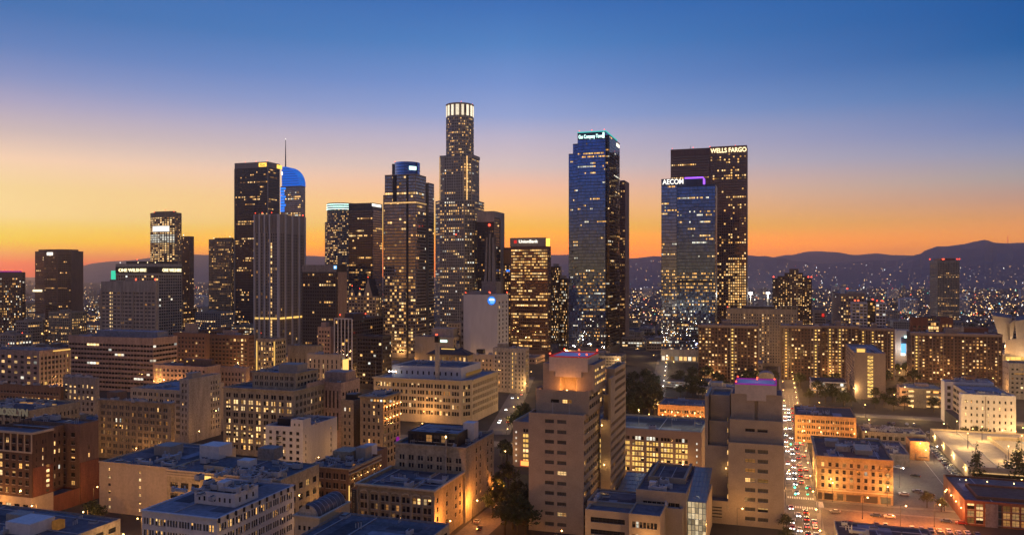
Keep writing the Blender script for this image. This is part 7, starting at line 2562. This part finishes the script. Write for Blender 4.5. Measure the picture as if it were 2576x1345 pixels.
stone('deck_concrete', (0.34, 0.30, 0.24), var=0.18, scale=0.06, streak=False)
build_civic()
build_hill_apartments()
build_right_blocks()
# ================================================================== streets, lots, lamps, traffic, trees
stone('asphalt', (0.12, 0.11, 0.095), rough=0.75, var=0.35, scale=0.08, streak=False)
stone('lot_asphalt', (0.13, 0.115, 0.095), rough=0.8, var=0.35, scale=0.1, streak=False)
stone('pavement_stone', (0.22, 0.20, 0.17), rough=0.9, var=0.2, scale=0.2, streak=False)
stone('road_paint', (0.65, 0.63, 0.58), rough=0.7, var=0.2, scale=0.8, streak=False)
stone('car_white', (0.55, 0.55, 0.55), rough=0.35, var=0.03)
stone('car_silver', (0.28, 0.29, 0.30), rough=0.3, var=0.03, metal=0.4)
stone('car_black', (0.02, 0.02, 0.022), rough=0.25, var=0.03)
stone('car_red', (0.25, 0.02, 0.02), rough=0.3, var=0.03)
stone('car_blue', (0.03, 0.06, 0.16), rough=0.3, var=0.03)
stone('tyre', (0.015, 0.015, 0.015), rough=0.9, var=0.1)
stone('bark', (0.06, 0.045, 0.03), rough=1, var=0.3, scale=0.5)
stone('leaf_dark', (0.035, 0.05, 0.02), rough=0.9, var=0.5, scale=0.5, streak=False)
stone('leaf_olive', (0.06, 0.065, 0.025), rough=0.9, var=0.5, scale=0.5, streak=False)
lamp_mat('head_white', (1.0, 0.93, 0.8), (1.0, 0.96, 0.9), 12.0, lo=0.6, hi=1.0, pattern=False)

def sheet(name, x0, x1, y0, y1, z, mat):
    m = MB()
    m.face(((x0, y0, z), (x1, y0, z), (x1, y1, z), (x0, y1, z)), mat)
    return tag(m.build(name), kind='structure')
def strip(name, pts, w, z, mat):
    m = MB()
    for (a, b) in zip(pts, pts[1:]):
        dx, dy = b[0] - a[0], b[1] - a[1]
        L = hypot(dx, dy)
        nx, ny = -dy / L * w / 2, dx / L * w / 2
        m.face(((a[0] + nx, a[1] + ny, z), (a[0] - nx, a[1] - ny, z), (b[0] - nx, b[1] - ny, z), (b[0] + nx, b[1] + ny, z)), mat)
    return tag(m.build(name), kind='structure')

sheet('road', 5, 16.5, 180, 365.99, 0.02, 'asphalt')
sheet('road', 5, 16.5, 375.51, 1500, 0.02, 'asphalt')
sheet('road', -3, 400, 366, 375.5, 0.02, 'asphalt')
def pave(x0, x1, y0, y1):
    m = MB()
    m.box(x0, x1, y0, y1, -0.04, 0.14, 'pavement_stone')
    tag(m.build('pavement'), kind='structure')
pave(3.5, 4.99, 180, 1400)
pave(16.51, 18.2, 378.7, 1400)
pave(16.51, 400, 375.51, 378.4)
pave(16.51, 400, 364.4, 365.99)
pave(16.51, 18.5, 180, 364.39)
xt = x_on_y(2247, 378.6)
sheet('parking_lot', xt + 0.4, 89.2, 378.7, 545, 0.03, 'lot_asphalt')
sheet('parking_lot', 18.6, 71.5, 300, 364.3, 0.03, 'lot_asphalt')
sheet('road', -117, -104.5, 150, 330, 0.02, 'lot_asphalt')
sheet('road', -420, -104, 229, 244, 0.015, 'asphalt')
sheet('road', -224, -212, 150, 262, 0.025, 'lot_asphalt')
sheet('road', 16.6, 420, 606, 622, 0.02, 'asphalt')
sheet('road', -330, 4.9, 436, 450, 0.02, 'asphalt')
pA, pB = ground(1252, 1092), ground(1326, 948)
strip('road', (pA, pB), 15, 0.03, 'asphalt')
pC, pD = ground(1650, 1015), ground(1668, 905)
strip('road', (pC, pD), 13, 0.03, 'asphalt')
sheet('lawn', -122, -96, 330, 380, 0.012, 'leaf_olive')

def markings():
    m = MB()
    for x in (7.9, 10.75, 13.6):
        y = 190
        while y < 700:
            if not 360 < y < 382:
                m.face(((x - 0.1, y, 0.026), (x + 0.1, y, 0.026), (x + 0.1, y + 4, 0.026), (x - 0.1, y + 4, 0.026)), 'road_paint')
            y += 9
    tag(m.build('road_markings'), kind='structure')
    m = MB()
    for y0 in (362.0, 377.0):
        for k in range(12):
            x = 5.4 + k * 0.95
            m.face(((x, y0, 0.027), (x + 0.5, y0, 0.027), (x + 0.5, y0 + 3.2, 0.027), (x, y0 + 3.2, 0.027)), 'road_paint')
    for k in range(12):
        y = 366.3 + k * 0.78
        m.face(((17.2, y, 0.027), (20, y, 0.027), (20, y + 0.5, 0.027), (17.2, y + 0.5, 0.027)), 'road_paint')
    tag(m.build('crosswalk_markings'), kind='structure')
    m = MB()
    for k in range(26):
        y = 392 + k * 5.0
        m.face(((82, y, 0.036), (88.5, y + 1.5, 0.036), (88.5, y + 1.62, 0.036), (82, y + 0.12, 0.036)), 'road_paint')
    for k in range(14):
        x = 24 + k * 3.2
        m.face(((x, 343, 0.036), (x + 0.12, 343, 0.036), (x + 0.12, 348, 0.036), (x, 348, 0.036)), 'road_paint')
    x = 76.0
    m.face(((x, 384, 0.036), (x + 0.15, 384, 0.036), (x + 0.15, 500, 0.036), (x, 500, 0.036)), 'road_paint')
    tag(m.build('parking_markings'), kind='structure')
markings()

# ------------------------------------------------------------------ street lamps
LAMPM = {}
LAMPS = []
def lamp_proto(kind):
    if kind in LAMPM:
        return LAMPM[kind]
    h = 9.0
    p = MB()
    p.tube((0, 0, 0), (0, 0, h), 0.11, 0.07, 'dark_pole', 6)
    p.tube((0, 0, 0), (0, 0, 0.6), 0.2, 0.18, 'dark_pole', 6)
    a = MB()
    a.tube((0, 0, h - 0.15), (1.8, 0, h + 0.35), 0.06, 0.05, 'dark_pole', 6)
    hd = MB()
    hd.box(1.5, 2.5, -0.2, 0.2, h + 0.32, h + 0.5, 'dark_pole')
    bl = MB()
    bl.octa(2.0, 0, h - 0.02, 0.35, 'bulb_sodium' if kind == 's' else 'bulb_white')
    LAMPM[kind] = (p.mesh('pole'), a.mesh('arm'), hd.mesh('head'), bl.mesh('bulb'))
    return LAMPM[kind]
def street_lamp(x, y, rz=0.0, power=2600, kind='s', label=None, col=None, group='street lamps'):
    LAMPS.append((x, y))
    root = link('street_lamp', None, None, (x, y, 0.0), rz)
    tag(root, label, 'street lamp', group)
    for nm, me in zip(('pole', 'arm', 'lamp_head', 'bulb'), lamp_proto(kind)):
        link(nm, me, root)
    lx, ly = x + 2.0 * cos(rz), y + 2.0 * sin(rz)
    point_light(lx, ly, 8.3, power * 1.45, col or ((1.0, 0.50, 0.14) if kind == 's' else (1.0, 0.88, 0.68)), 0.25)
    return root
def lamps():
    lb = 'orange street lamp on a dark pole along the busy street'
    y = 222
    k = 0
    while y < 720:
        if not 360 < y < 377:
            street_lamp(17.2, y, pi, 4400, label=lb)
            if k % 2 == 0 and y > 335:
                street_lamp(4.3, y + 8, 0, 3800, label=lb)
        y += 27
        k += 1
    while y < 1300:
        street_lamp(17.2, y, pi, 3800, label=lb)
        y += 52
    lb = 'orange street lamp along the cross street in front of the glowing corner block'
    for x in (24, 46, 68, 92, 116):
        street_lamp(x, 376.5, -pi / 2, 2300, label=lb)
    lb = 'white lamp on a pole in the parking lot beside the glowing corner block'
    for x, y in ((xt + 4, 428), (xt + 7, 412), (80, 470), (76, 396)):
        street_lamp(x, y, 0.5, 3200, 'w', lb, group='parking lot lamps', col=(1.0, 0.8, 0.5))
    lb = 'orange lamp on a pole in the orange lit parking lot at the bottom'
    for x, y in ((60, 352), (47, 346), (34, 354)):
        street_lamp(x, y, 0, 11000, 's', lb, (1.0, 0.25, 0.03), group='parking lot lamps')
    lb = 'orange street lamp in the street below the arcaded hotel'
    for y in (246, 272, 300, 330):
        street_lamp(-116, y, 0, 6500, 's', lb, (1.0, 0.34, 0.06))
    lb = 'orange street lamp in the narrow street before the blank walled warehouse'
    for x in (-330, -304, -278, -252, -226):
        street_lamp(x, 240, -pi / 2, 3600, 's', lb, (1.0, 0.42, 0.10))
    lb = 'yellow street lamp between the low corner building and the white loft block'
    street_lamp(-219, 222, 0, 2600, label=lb)
    street_lamp(-219, 250, 0, 2600, label=lb)
    lb = 'orange street lamp in front of the long palazzo'
    for x in (-235, -205, -178, -150, -122):
        street_lamp(x, 443, pi / 2, 3200, label=lb, col=(1.0, 0.58, 0.2))
    lb = 'street lamp along the lit street climbing away behind the pale hotel'
    for k in range(7):
        f = (k + 0.3) / 7
        street_lamp(pA[0] + (pB[0] - pA[0]) * f + 8, pA[1] + (pB[1] - pA[1]) * f, pi, 3600, label=lb, col=(1.0, 0.58, 0.2))
    lb = 'lamp in the straight row running away left of the white parking deck'
    for k in range(10):
        f = k / 9
        street_lamp(pC[0] + (pD[0] - pC[0]) * f + 7, pC[1] + (pD[1] - pC[1]) * f, pi, 1500, 'w' if k % 3 else 's', lb)
    lb = 'yellow street lamp on the avenue at the foot of the hill apartments'
    for x in range(30, 330, 30):
        street_lamp(x, 604, pi / 2, 8000, label=lb, col=(1.0, 0.6, 0.2))
    lb = 'street lamp on the dark slope before the hill apartments'
    for x, y in ((60, 690), (110, 700), (165, 695), (215, 690), (262, 700), (-20, 690), (-60, 700)):
        street_lamp(x, y, pi / 2, 5000, label=lb, col=(1.0, 0.62, 0.24))
    lb = 'orange street lamp in the block between the ten storey office and the blank walled warehouse'
    for x, y in ((-232, 318), (-262, 322), (-205, 322), (-180, 326)):
        street_lamp(x, y, pi / 2, 3600, label=lb)
    lb = 'orange street lamp deep between the left hand blocks'
    for x, y in ((-300, 445), (-340, 470), (-260, 470), (-330, 560), (-250, 560), (-420, 600)):
        street_lamp(x, y, pi / 2, 4200, label=lb)
    lb = 'orange street lamp between the big towers'
    for u, t in ((1395, 880), (1440, 830), (1545, 850), (1600, 980), (1640, 900), (1500, 830), (1420, 960), (1690, 830), (1770, 800), (690, 900), (760, 860), (820, 860)):
        x, y = at(u, t)
        street_lamp(x, y, 0, 4500, label=lb, col=(1.0, 0.6, 0.25))
lamps()

# floodlights on tall masts (stadium) beside the stepped brown tower
for u, lb in ((1888, 'white stadium floodlight mast just right of the brown granite tower'), (1932, 'white stadium floodlight mast just left of the stepped brown tower')):
    t = 1350
    x, y = at(u, t)
    root = link('floodlight_mast', None, None, (x, y, 0))
    tag(root, lb, 'floodlight')
    z = zat(737, t)
    m = MB()
    m.tube((0, 0, 0), (0, 0, z), 0.6, 0.4, 'pale_stone', 6)
    m.build('pole', root)
    m = MB()
    for a in range(-2, 3):
        for c in range(2):
            m.box(a * 1.2 - 0.5, a * 1.2 + 0.5, -0.7, -0.3, z + c * 1.3 - 1, z + c * 1.3, 'bulb_white')
    m.build('lamp_panel', root)
    point_light(x, y - 3, z - 3, 60000, (1, 0.95, 0.85), 1.0)

# ------------------------------------------------------------------ traffic signals
def signal(x, y, rz, label):
    root = link('traffic_signal', None, None, (x, y, 0), rz)
    tag(root, label, 'traffic light', 'green traffic lights')
    m = MB()
    m.tube((0, 0, 0), (0, 0, 6.4), 0.1, 0.08, 'dark_pole', 6)
    m.build('pole', root)
    m = MB()
    m.tube((0, 0, 6.1), (4.0, 0, 6.4), 0.06, 0.05, 'dark_pole', 6)
    m.build('arm', root)
    m = MB()
    m.box(3.8, 4.2, -0.15, 0.15, 5.3, 6.5, 'black_metal')
    m.build('housing', root)
    m = MB()
    m.octa(4.0, -0.3, 5.55, 0.5, 'go_green')
    m.build('lens', root)
for x, y, rz in ((17.4, 375, pi), (4.4, 364, 0), (17.4, 364.5, pi), (4.4, 375, 0.0)):
    signal(x, y, rz, 'traffic light showing green at the crossing below the glowing corner block')
for x, y in ((17.4, 475), (4.4, 470)):
    signal(x, y, pi if x > 10 else 0.0, 'traffic light showing green further up the busy street')

# ------------------------------------------------------------------ cars
def car_meshes(paint):
    """body with bonnet, roof and boot; cabin glass; wheel; lights"""
    side = [(-2.2, 0.35), (2.2, 0.35), (2.25, 0.7), (2.1, 0.88), (1.15, 0.98), (0.45, 1.42), (-1.0, 1.45), (-1.75, 1.02), (-2.2, 0.95)]
    b = MB()
    def w(z):
        return 0.88 if z < 1.0 else 0.88 - (z - 0.95) * 0.42
    n = len(side)
    for i in range(n):
        j = (i + 1) % n
        (ya, za), (yb_, zb) = side[i], side[j]
        b.face(((-w(za), ya, za), (w(za), ya, za), (w(zb), yb_, zb), (-w(zb), yb_, zb)), paint)
    for sg in (1, -1):
        pts = [(sg * w(z), y, z) for y, z in side]
        b.face(pts if sg < 0 else pts[::-1], paint)
    g = MB()
    for sg in (1, -1):
        q = [(sg * (w(1.02) + 0.012), 0.95, 1.03), (sg * (w(1.38) + 0.012), 0.38, 1.38), (sg * (w(1.38) + 0.012), -0.95, 1.38), (sg * (w(1.05) + 0.012), -1.55, 1.06)]
        g.face(q if sg > 0 else q[::-1], 'dark_pane')
    g.face(((-0.72, 1.06, 1.06), (0.72, 1.06, 1.06), (0.62, 0.5, 1.41), (-0.62, 0.5, 1.41)), 'dark_pane')
    g.face(((0.72, -1.7, 1.08), (-0.72, -1.7, 1.08), (-0.62, -1.06, 1.45), (0.62, -1.06, 1.45)), 'dark_pane')
    return b.mesh('body'), g.mesh('glass')
wm = MB()
wm.tube((-0.11, 0, 0), (0.11, 0, 0), 0.33, 0.33, 'tyre', 12)
wm.tube((-0.125, 0, 0), (0.125, 0, 0), 0.19, 0.19, 'metal_unit', 8)
WHEEL = wm.mesh('wheel')
def light_mesh(mat):
    m = MB()
    m.box(-0.28, 0.28, -0.09, 0.09, -0.17, 0.17, mat)
    return m.mesh('light')
HEAD, TAIL, HEADOFF, TAILOFF = light_mesh('head_white'), light_mesh('brake_red'), light_mesh('grey_pane'), light_mesh('car_red')
PROTO = {}
def car(x, y, rz, paint, on, label, group):
    k = (paint, on)
    if k not in PROTO:
        root = link('parked_car' if not on else 'car', None, None, (x, y, 0.03), rz)
        body, glass = car_meshes(paint)
        link('body', body, root)
        link('car_window', glass, root)
        for sx in (-0.82, 0.82):
            for sy in (1.38, -1.38):
                link('wheel', WHEEL, root, (sx, sy, 0.33))
            link('headlight', HEAD if on else HEADOFF, root, (sx * 0.74, 2.2, 0.68))
            link('taillight', TAIL if on else TAILOFF, root, (sx * 0.74, -2.2, 0.78))
        tag(root, label, 'car', group)
        PROTO[k] = root
        return root
    r = copy_tree(PROTO[k], (x, y, 0.03), rz, label)
    r['group'] = group
    return r
def traffic():
    r_ = random.Random(3)
    PAINT = ['car_white', 'car_silver', 'car_black', 'car_red', 'car_blue']
    nm = {'car_white': 'white', 'car_silver': 'silver', 'car_black': 'black', 'car_red': 'red', 'car_blue': 'blue'}
    for lane, rz in ((6.5, pi), (9.3, pi), (12.2, 0.0), (15.0, 0.0)):
        y = 262 + r_.uniform(0, 8)
        while y < 640:
            if not 361 < y < 381:
                p = r_.choice(PAINT)
                car(lane + r_.uniform(-0.2, 0.2), y, rz, p, True,
                    '%s car %s on the busy street, lights on' % (nm[p], 'driving away, red tail lights showing,' if rz == 0 else 'coming nearer'), 'cars in the busy street')
            y += r_.choice((7, 8, 10, 13, 20)) * (1 if y < 362 else 1.6)
    for k in range(24):                   # row against the garage wall
        if r_.random() < 0.85:
            p = r_.choice(['car_white', 'car_white', 'car_silver', 'car_silver', 'car_black'])
            car(85.5, 393.5 + k * 5.0 + 2.0, -pi / 2 + 0.22, p, False, '%s car parked in the row against the lit garage wall' % nm[p], 'cars parked in the lots')
    for x, y, rz, p in ((66, 436, 1.2, 'car_black'), (66, 400, 1.7, 'car_black'), (55.5, 398, 1.55, 'car_white'), (60, 452, 1.4, 'car_white'), (62, 405, 1.2, 'car_silver'), (60, 470, 1.5, 'car_silver'), (78, 418, 0.1, 'car_black')):
        car(x, y, rz, p, False, '%s car standing in the lot right of the glowing corner block' % nm[p], 'cars parked in the lots')
    for k in range(16):
        if r_.random() < 0.62:
            p = r_.choice(PAINT)
            car(25.6 + k * 3.2, 345.5 + r_.uniform(-0.4, 0.4), r_.choice((0, pi)), p, False, '%s car parked in the orange lit lot at the bottom' % nm[p], 'cars parked in the lots')
    for k in range(11):
        if r_.random() < 0.7:
            p = r_.choice(PAINT)
            car(24 + k * 5.2, 359.5 + r_.uniform(-0.5, 0.5), pi / 2 + r_.uniform(-0.1, 0.1), p, False, '%s car parked near the pavement edge of the orange lit lot' % nm[p], 'cars parked in the lots')
    for x, y, rz, p in ((-110, 292, 0.2, 'car_black'), (-114, 300, 0.1, 'car_silver')):
        car(x, y, rz, p, False, '%s car by the orange wall at the foot of the roof terrace block' % nm[p], 'cars parked in the lots')
    for k in range(9):
        f = r_.random()
        x, y = pA[0] + (pB[0] - pA[0]) * f, pA[1] + (pB[1] - pA[1]) * f
        sd = 1 if k % 2 else -1
        car(x + sd * 3, y, 0.25 if sd > 0 else pi + 0.25, r_.choice(PAINT[:3]), True, 'car with its lights on in the lit street climbing away behind the pale hotel', 'cars in the climbing street')
    for k in range(22):
        x, y = 40 + r_.uniform(0, 90), 556 + r_.choice((0, 14, 28)) 
        p = r_.choice(PAINT[:3])
        car(x, y, r_.choice((0, pi)), p, False, '%s car parked in the dark lot left of the white hotel' % nm[p], 'cars parked in the lots')
traffic()

# ------------------------------------------------------------------ trees
def tree_mesh(seed, h, r, mat, conifer=False):
    g = random.Random(seed)
    tr = MB()
    tr.tube((0, 0, 0), (0.1, 0.1, h * 0.55), 0.035 * h, 0.018 * h, 'bark', 7)
    for k in range(5):
        a = g.uniform(0, 6.28)
        z = h * g.uniform(0.35, 0.55)
        tr.tube((0.06, 0.06, z), (cos(a) * r * 0.6, sin(a) * r * 0.6, z + h * 0.22), 0.014 * h, 0.006 * h, 'bark', 5)
    cr = MB()
    clumps = []
    if conifer:
        for k in range(60):
            f = g.random() ** 0.8
            a = g.uniform(0, 6.28)
            rr = r * (1 - f) * g.uniform(0.35, 1.0)
            clumps.append((cos(a) * rr, sin(a) * rr, h * (0.16 + 0.84 * f), 0.10 * h * (1.15 - f)))
    else:
        for k in range(46):
            a, e = g.uniform(0, 6.28), g.uniform(-0.6, 1.4)
            q = g.uniform(0.45, 1.0)
            clumps.append((cos(a) * cos(e) * r * q, sin(a) * cos(e) * r * q, h * 0.64 + sin(e) * h * 0.34 * q, 0.13 * h * g.uniform(0.7, 1.2)))
    for cx, cy_, cz, s in clumps:
        for k in range(16):
            px, py, pz = cx + g.gauss(0, s * 0.5), cy_ + g.gauss(0, s * 0.5), cz + g.gauss(0, s * 0.4)
            l = s * g.uniform(0.22, 0.4)
            a, b2 = g.uniform(0, 6.28), g.uniform(-0.9, 0.9)
            ux, uy, uz = cos(a) * l, sin(a) * l, sin(b2) * l
            vx, vy, vz = -sin(a) * l * 0.6, cos(a) * l * 0.6, cos(b2) * l * 0.6
            cr.face(((px - ux, py - uy, pz - uz), (px + vx, py + vy, pz + vz), (px + ux, py + uy, pz + uz), (px - vx, py - vy, pz - vz)), mat)
    return tr.mesh('trunk'), cr.mesh('crown')
TREES = [tree_mesh(1, 11, 4.6, 'leaf_dark'), tree_mesh(2, 9, 4.2, 'leaf_olive'), tree_mesh(3, 13, 5.0, 'leaf_dark')]
CONIF = [tree_mesh(7, 17, 3.4, 'leaf_dark', True), tree_mesh(8, 13, 3.0, 'leaf_dark', True)]
def tree(x, y, kind, s, label, group, z=0):
    g = random.Random(int(x * 31 + y * 17))
    root = link('conifer_tree' if kind in CONIF else 'street_tree', None, None, (x, y, z), g.uniform(0, 6.28))
    root.scale = (s, s, s * g.uniform(0.9, 1.15))
    tag(root, label, 'tree', group)
    link('trunk', kind[0], root)
    link('crown', kind[1], root)
def trees():
    g = random.Random(9)
    lb = 'dark leafy tree in the clump at the left foot of the taller civic tower'
    for u, v, s in ((1248, 1262, 0.9), (1278, 1240, 1.0), (1240, 1300, 0.8), (1290, 1330, 1.25), (1318, 1318, 1.2), (1270, 1345, 1.1), (1322, 1352, 1.1), (1300, 1356, 1.2), (1262, 1282, 0.8), (1300, 1300, 1.1)):
        x, y = ground(u, v)
        tree(x, y, g.choice((TREES[0], TREES[2])), s, lb, 'trees beside the civic tower')
    lb = 'round dark tree left of the taller civic tower, by the lit climbing street'
    for u, v, s in ((1308, 1080, 1.2), (1320, 1072, 1.3), (1292, 1086, 1.0), (1268, 1150, 0.9), (1275, 1165, 0.9)):
        x, y = ground(u, v)
        tree(x, y, TREES[0], s, lb, 'trees by the climbing street')
    lb = 'tree in the big dark grove right of the taller civic tower'
    for k in range(34):
        u, v = g.uniform(1582, 1650), g.uniform(968, 1062)
        x, y = ground(u, v)
        tree(x, y, g.choice(TREES), g.uniform(1.1, 1.6), lb, 'trees of the dark grove')
    lb = 'tall dark conifer standing in front of the lit garage roof'
    for u, v, s in ((2458, 1206, 1.05), (2530, 1204, 0.8), (2562, 1212, 1.35), (2512, 1205, 0.6), (2592, 1208, 1.2)):
        x, y = ground(u, v)
        tree(x, y, CONIF[0] if s > 0.9 else CONIF[1], s, lb, 'conifers before the garage')
    lb = 'small tree in the pavement of the cross street near the brick block'
    for u, v, s in ((2332, 1276, 0.7), (2368, 1286, 0.6)):
        x, y = ground(u, v)
        tree(x, y, TREES[1], s, lb, 'pavement trees')
    lb = 'small street tree at the left kerb of the busy street'
    for y in (283, 298, 312, 328):
        tree(4.2, y, TREES[1], 0.75, lb, 'kerb trees', 0.14)
    lb = 'dark tree in the planting along the foot of the hill apartments'
    n = 0
    while n < 46:
        u, v = g.uniform(1700, 2420), g.uniform(985, 1040)
        x, y = ground(u, v)
        if any(a - 4 < x < b2 + 4 and c - 4 < y < d + 4 for a, b2, c, d in FOOT) or 2 < x < 22 or 600 < y < 626:
            n += 0.3
            continue
        tree(x, y, g.choice(TREES), g.uniform(0.7, 1.15), lb, 'trees below the hill apartments')
        n += 1
    lb = 'dark tree on the slope right below the hill apartment slabs'
    n = 0
    while n < 34:
        u, v = g.uniform(1690, 2300), g.uniform(944, 980)
        x, y = ground(u, v)
        if any(a - 4 < x < b2 + 4 and c - 4 < y < d + 4 for a, b2, c, d in FOOT) or 2 < x < 20:
            n += 0.3
            continue
        tree(x, y, g.choice(TREES), g.uniform(0.8, 1.3), lb, 'trees under the slabs')
        n += 1
    lb = 'small bush like tree behind the lit garage, before the white hotel'
    for u in (2425, 2452, 2480):
        x, y = ground(u, 1100)
        tree(x, y, TREES[1], 0.7, lb, 'trees before the white hotel')
    lb = 'small dark tree between the low corner building and the warehouse'
    for u, v in ((246, 1318), (232, 1312)):
        x, y = ground(u, v)
        tree(x, y, TREES[0], 0.7, lb, 'trees in the narrow street')
trees()

# ------------------------------------------------------------------ plain blocks filling the rest of the grid
def fill_blocks():
    g = random.Random(21)
    walls = ('grey_stone', 'tan_stone', 'brown_brick', 'concrete', 'pink_stone', 'dark_granite', 'pale_stone')
    n = 0
    tries = 0
    def clear(x0, x1, y0, y1, mgn=4):
        if x1 > 1 and x0 < 21:
            return False
        if y1 > 603 and y0 < 625 and x1 > 16:
            return False
        for a, b2 in ((pA, pB), (pC, pD)):
            for k in range(9):
                f = k / 8
                px, py = a[0] + (b2[0] - a[0]) * f, a[1] + (b2[1] - a[1]) * f
                if x0 - 10 < px < x1 + 10 and y0 - 6 < py < y1 + 6:
                    return False
        return not any(x0 - mgn < b2 and x1 + mgn > a and y0 - mgn < d and y1 + mgn > c for a, b2, c, d in FOOT)
    while n < 180 and tries < 16000:
        tries += 1
        t = g.uniform(440, 1750)
        u = g.uniform(-80, 2660) if n < 110 else g.uniform(-80, 640)
        if t < 560 and (u > 1250):
            continue
        x, y = at(u, t)
        w, d = g.uniform(18, 48), g.uniform(16, 40)
        if t < 620:
            h = g.uniform(6, 17)
        elif t < 950:
            h = g.uniform(6, 20) if u < 900 else g.uniform(5, 14)
        else:
            h = g.choice((10, 14, 20, 28, 36)) * g.uniform(0.8, 1.2)
            if u < 620:
                h *= 1.35
            elif 620 < u < 900 or u > 1880:
                h *= 0.75
        if 1560 < u < 1670:
            h = min(h, 8 if t < 900 else 14)
        x0, x1, y0, y1 = x - w / 2, x + w / 2, y, y + d
        if not clear(x0, x1, y0, y1):
            continue
        if 1575 < u < 1660 and t < 800:
            continue
        wall = g.choice(walls)
        nmw = {'grey_stone': 'grey', 'tan_stone': 'tan', 'brown_brick': 'brown', 'concrete': 'concrete', 'pink_stone': 'pinkish', 'dark_granite': 'dark', 'pale_stone': 'pale'}[wall]
        zone = 'among the left hand downtown blocks' if u < 640 else ('low between the big towers' if u < 1700 else 'on the right beyond the hill apartments')
        b = Bld('city_block', 'plain %s flat roofed block with scattered lit windows %s' % (nmw, zone), 'building', 'plain blocks among the landmarks', win_limit=0 if t > 900 else 25)
        lit = g.choice((0.2, 0.3, 0.45, 0.55)) if u < 700 else g.choice((0.08, 0.15, 0.3))
        sp = W(cw=g.uniform(2.8, 4.2), fh=3.6, lit=lit, ww=g.choice((0.45, 0.6, 0.8)), wh=0.5, mix=g.choice(('aabc', 'abw', 'aac', 'wab')), mt=1.6, mb=1.5, frame=False, row=0.5, rec=0.3)
        b.box(x0, x1, y0, y1, 0, h, f=sp, r=sp if x1 < 0 else None, l=sp if x0 > 0 else None, wall=wall, roof=g.choice(('roof_tar', 'roof_grey', 'roof_dark', 'roof_tar')))
        zr = h - 0.9
        b.slab('roof_house', x0 + w * 0.3, x0 + w * 0.55, y0 + d * 0.3, y0 + d * 0.7, zr, h + g.uniform(1.5, 3), wall)
        if t < 900:
            b.units(3)
        b.done()
        n += 1
fill_blocks()

def added_glow_lamps():
    """lamps added for warm light on the facades, many of them out of sight"""
    lb = 'orange street lamp added for its glow in a narrow gap between the downtown blocks'
    y = 262.0
    while y < 900:
        x = -560.0
        while x < 330:
            u = CU + FPX * ((x * cos(YAW) + y * sin(YAW)) / (-x * sin(YAW) + y * cos(YAW)))
            if -60 < u < 2640 and not 3 < x < 19:
                dm = min(max(a - x, x - b2, c - y, y - d) for a, b2, c, d in FOOT)
                if 3.8 < dm < 9 and all((x - p) ** 2 + (y - q) ** 2 > (26 if y < 430 else 36) ** 2 for p, q in LAMPS):
                    street_lamp(x, y, 0.0 if x < 0 else pi, 1100 if y < 430 else 4600, label=lb, group='lamps added between the blocks', col=(1.0, 0.48, 0.14))
            x += 6.0
        y += 6.0
    lb = 'orange lamp added out of view on the near street to light the first row of blocks'
    for x in range(-235, 60, 26):  # unseen row added to light the near facades from below
        street_lamp(x, 212 if x < -150 else 236, pi / 2, 1100 if x < -130 else 3000, label=lb, group='lamps added before the first row')
added_glow_lamps()
